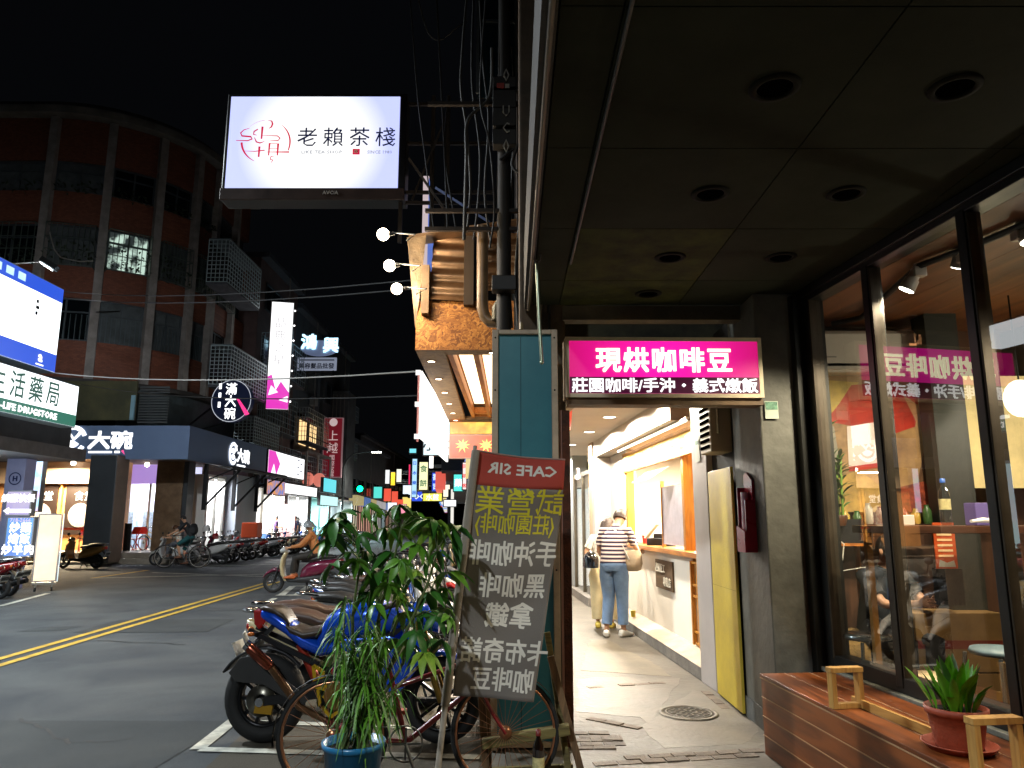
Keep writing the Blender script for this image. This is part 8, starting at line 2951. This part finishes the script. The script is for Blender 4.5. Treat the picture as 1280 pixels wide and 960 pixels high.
def stripes(name, c1, c2, n=17):
    m = mat(name, c1, .8)
    nt = m.node_tree
    b = nt.nodes['Principled BSDF']
    tc = nt.nodes.new('ShaderNodeTexCoord')
    sp = nt.nodes.new('ShaderNodeSeparateXYZ')
    ml = nt.nodes.new('ShaderNodeMath'); ml.operation = 'MULTIPLY'; ml.inputs[1].default_value = n
    fr = nt.nodes.new('ShaderNodeMath'); fr.operation = 'FRACT'
    gt = nt.nodes.new('ShaderNodeMath'); gt.operation = 'GREATER_THAN'; gt.inputs[1].default_value = .52
    mx = nt.nodes.new('ShaderNodeMix'); mx.data_type = 'RGBA'
    mx.inputs[6].default_value = (*lin(c1), 1); mx.inputs[7].default_value = (*lin(c2), 1)
    nt.links.new(tc.outputs['Object'], sp.inputs[0]); nt.links.new(sp.outputs[2], ml.inputs[0]); nt.links.new(ml.outputs[0], fr.inputs[0])
    nt.links.new(fr.outputs[0], gt.inputs[0]); nt.links.new(gt.outputs[0], mx.inputs[0]); nt.links.new(mx.outputs[2], b.inputs['Base Color'])
    return m


denim = mat('light blue denim', '6b86a8', .75, var=.22, vs=5, bump=.4, bs=9)
cream_c = mat('cream cotton', 'c9b78c', .75, var=.12, vs=4, bump=.4, bs=8)
white_c = mat('white cotton', 'c9c2b4', .75, var=.06, vs=4, bump=.3, bs=8)
shoe_w = mat('white canvas shoe', 'c9c4b8', .6)
# man in stripes at the counter, seen from behind, leaning toward it
g1 = G(769, 796, 0)
man = person('man in a navy and white striped shirt and light jeans bending over the coffee counter', (g1.x, g1.y, 0), R(-24),
             dict(pel=(0, -.02, .93), wai=(0, .0, 1.07), che=(.0, .09, 1.27), nec=(.01, .17, 1.42), hea=(.03, .27, 1.53), top=(.04, .31, 1.63), face=(.2, .9, -.5),
                  shL=(-.17, .10, 1.37), elL=(-.24, .10, 1.10), wrL=(-.18, .26, .97), shR=(.18, .12, 1.37), elR=(.27, .22, 1.13), wrR=(.26, .46, 1.10),
                  knL=(-.09, .05, .49), anL=(-.10, -.06, .08), toL=(-.14, .07, .03), knR=(.10, .04, .49), anR=(.11, .02, .08), toR=(.16, .14, .03)),
             stripes('navy and white stripes', '2b1c33', 'c9b9ae', 19), denim, shoe_w, hair_b, leg_r=1.18, trouser_len=.92, torso_r=(.185, .12), scale=1.02)
# strap and tote bag
MB().tube([(.12, .18, 1.44), (.02, .02, 1.40), (.12, -.02, 1.2), (.22, -.02, 1.0)], [.018] * 4, 6, flat=.3).build('bag_strap', white_c, man)
tb = thing('tote_bag', 'beige cloth tote bag hanging at the right hip of the man in stripes', 'bag', P(791, 714, g1.y - .05) + V((0, 0, 0)), R(-10))
MB().loft([[(x * k, y * k2, z) for x, y in [(.13 * math.cos(a), .07 * math.sin(a)) for a in [2 * PI * i / 16 for i in range(16)]]] for z, k, k2 in ((-.0, .5, .5), (.02, .85, 1.1), (.1, 1.05, 1.2), (.2, 1.0, .9), (.28, .8, .5))]).build('pouch', mat('beige tote cloth', 'a08d72', .8, var=.15, vs=6, bump=.5, bs=10), tb)
MB().tube([(-.09, 0, .28), (-.06, .02, .42), (.04, .02, .42), (.09, 0, .28)], .008, 6).build('handle', white_c, tb)
# woman in white and cream beside him
g2 = G(752, 785, 0)
wom = person('woman in a white top and cream trousers standing left of the man in stripes', (g2.x + .05, g2.y, 0), R(-12),
             dict(pel=(0, 0, .88), wai=(0, 0, 1.02), che=(.0, .04, 1.2), nec=(.01, .08, 1.35), hea=(.05, .14, 1.47), top=(.07, .17, 1.56), face=(.5, .8, -.4),
                  hiL=(-.08, 0, .85), hiR=(.08, 0, .85), shL=(-.15, .05, 1.30), elL=(-.27, .0, 1.08), wrL=(-.18, .02, .90), shR=(.15, .06, 1.3), elR=(.2, .1, 1.05), wrR=(.14, .28, 1.0)),
             white_c, cream_c, mat('yellow shoe', 'c9b04a', .6), hair_b, leg_r=1.55, trouser_len=1.0, torso_r=(.165, .115), hairstyle='bob', scale=.99)
hp = P(739, 702, g2.y - .25)
helmet(hp, R(100), mat('black helmet shell', '101418', .15, coat=.9), 'black open helmet with a clear visor held at the woman\'s left side', None, True, .95)

# ---- the scooter rider
# origin at the scooter's base; scooter heads along -x, rider local +y = heading
rl = rider_s.location
rider = person('rider in a tan jacket, black trousers and silver helmet on the burgundy scooter', (rl.x, rl.y, rl.z), R(94),
               dict(pel=(0, -.28, .86), wai=(0, -.26, 1.00), che=(0, -.20, 1.18), nec=(0, -.15, 1.34), hea=(0, -.10, 1.45), top=(0, -.09, 1.55),
                    shL=(-.18, -.17, 1.28), elL=(-.26, .04, 1.06), wrL=(-.28, .24, 1.02), shR=(.18, -.17, 1.28), elR=(.26, .04, 1.06), wrR=(.28, .24, 1.02),
                    hiL=(-.10, -.24, .84), knL=(-.17, .16, .78), anL=(-.15, .20, .40), toL=(-.15, .32, .35), hiR=(.10, -.24, .84), knR=(.17, .16, .78), anR=(.15, .20, .40), toR=(.15, .32, .35)),
               mat('tan jacket', 'b0713e', .7, var=.15, vs=5, bump=.4, bs=9), mat('black trousers', '17130f', .75), mat('orange brown shoe', 'a8562a', .5), sleeve='long', hairstyle=None, helmet_c=mat('paint silver', '8a8d90', .2))
for o in rider.children:
    if o.name.startswith('shoe'):
        o.location.z = 0
# ---- the cyclist
cl_r = person('cyclist in a black T-shirt and teal shorts riding left past the white scooter', (CYC.x, CYC.y, CYC.z), R(90),
              dict(pel=(0, -.28, 1.02), wai=(0, -.22, 1.14), che=(0, -.12, 1.32), nec=(0, -.03, 1.48), hea=(0, .05, 1.61), top=(0, .07, 1.72),
                   shL=(-.18, -.05, 1.42), elL=(-.24, .14, 1.22), wrL=(-.27, .33, 1.12), shR=(.18, -.05, 1.42), elR=(.24, .14, 1.22), wrR=(.27, .33, 1.12),
                   hiL=(-.09, -.25, 1.0), knL=(-.12, .12, .78), anL=(-.12, .02, .40), toL=(-.12, .15, .36), hiR=(.09, -.25, 1.0), knR=(.12, .0, .60), anR=(.12, -.10, .20), toR=(.12, .03, .16)),
              mat('black t-shirt', '0e0f12', .8), mat('teal shorts', '0f4a4c', .75), mat('brown sandal', '6b4530', .6), trouser_len=.1, scale=1.03)
MB().body([(-.13, 1.22, .10, .10, 0), (-.0, 1.25, .2, .14, 0), (.1, 1.22, .12, .12, 0)], 12, 3).build('backpack', mat('black backpack', '101012', .7), cl_r).location = (0, -.32, .02)
# ---- child on the white scooter
kid = person('small rider with a brown helmet and white top on the white scooter', (ws.location.x, ws.location.y, ws.location.z), R(92),
             dict(pel=(0, -.15, .82), wai=(0, -.13, .93), che=(0, -.10, 1.06), nec=(0, -.06, 1.18), hea=(0, -.02, 1.28), top=(0, .0, 1.37),
                  shL=(-.13, -.08, 1.13), elL=(-.19, .08, .98), wrL=(-.24, .24, 1.0), shR=(.13, -.08, 1.13), elR=(.19, .08, .98), wrR=(.24, .24, 1.0),
                  hiL=(-.08, -.12, .80), knL=(-.13, .18, .70), anL=(-.12, .20, .38), toL=(-.12, .3, .34), hiR=(.08, -.12, .80), knR=(.13, .18, .70), anR=(.12, .20, .38), toR=(.12, .3, .34)),
             white_c, mat('grey shorts', '4b4e58', .75), mat('brown sandal', '6b4530', .6), hairstyle=None, helmet_c=mat('brown helmet', '4a3020', .25, coat=.5), torso_r=(.13, .09))
# ---- bystanders across the street
def stander(px, py, Y, label, top_c, bot_c, rz, z0=.05, sc=1.0, hs='short'):
    p = P(px, py, Y)
    return person(label, (p.x, Y, z0), rz, dict(wrR=(.1, .25, 1.1), elR=(.22, .08, 1.1)), mat('top ' + top_c, top_c, .8), mat('bottom ' + bot_c, bot_c, .8), mat('dark shoe', '1a1816', .6), scale=sc, hairstyle=hs)
stander(345, 660, 41.5, 'person in dark purple top standing by the red poster across the street', '3a2450', '14141c', R(-90))
stander(369, 660, 45, 'dark haired person in blue standing right of the red poster', '1c2a50', '15161c', R(150), sc=1.0)
stander(372.5, 660, 46.5, 'second dark haired person close beside the one in blue', '2a2a2e', '202024', R(170), sc=.97, hs='bob')
stander(276, 668, 36.5, 'person in a dark top behind the scooters near the pale blue wall', '1a2230', '14161a', R(-120))
# seated customer inside the cafe
p = P(1098, 690, 5.9)
cust = person('customer in dark clothes sitting inside the cafe behind the silver stool', (p.x, 6.02 - .15, -.12), R(200),
              dict(pel=(0, -.10, .86), wai=(0, -.08, 1.0), che=(0, -.02, 1.16), nec=(0, .03, 1.31), hea=(0, .09, 1.42), top=(0, .11, 1.51), face=(0, .9, -.5), shL=(-.17, 0, 1.25), elL=(-.2, .18, 1.06), wrL=(-.07, .34, 1.08),
                   shR=(.17, 0, 1.25), elR=(.2, .18, 1.06), wrR=(.07, .34, 1.08), hiL=(-.1, -.05, .83), knL=(-.13, .3, .80), anL=(-.12, .28, .42), toL=(-.12, .4, .36), hiR=(.1, -.05, .83), knR=(.13, .3, .8), anR=(.12, .28, .42), toR=(.12, .4, .36)),
              mat('dark customer shirt', '141a20', .8), mat('dark customer trousers', '16161a', .8), mat('dark shoe', '1a1816', .6))
bpy.context.view_layer.update()
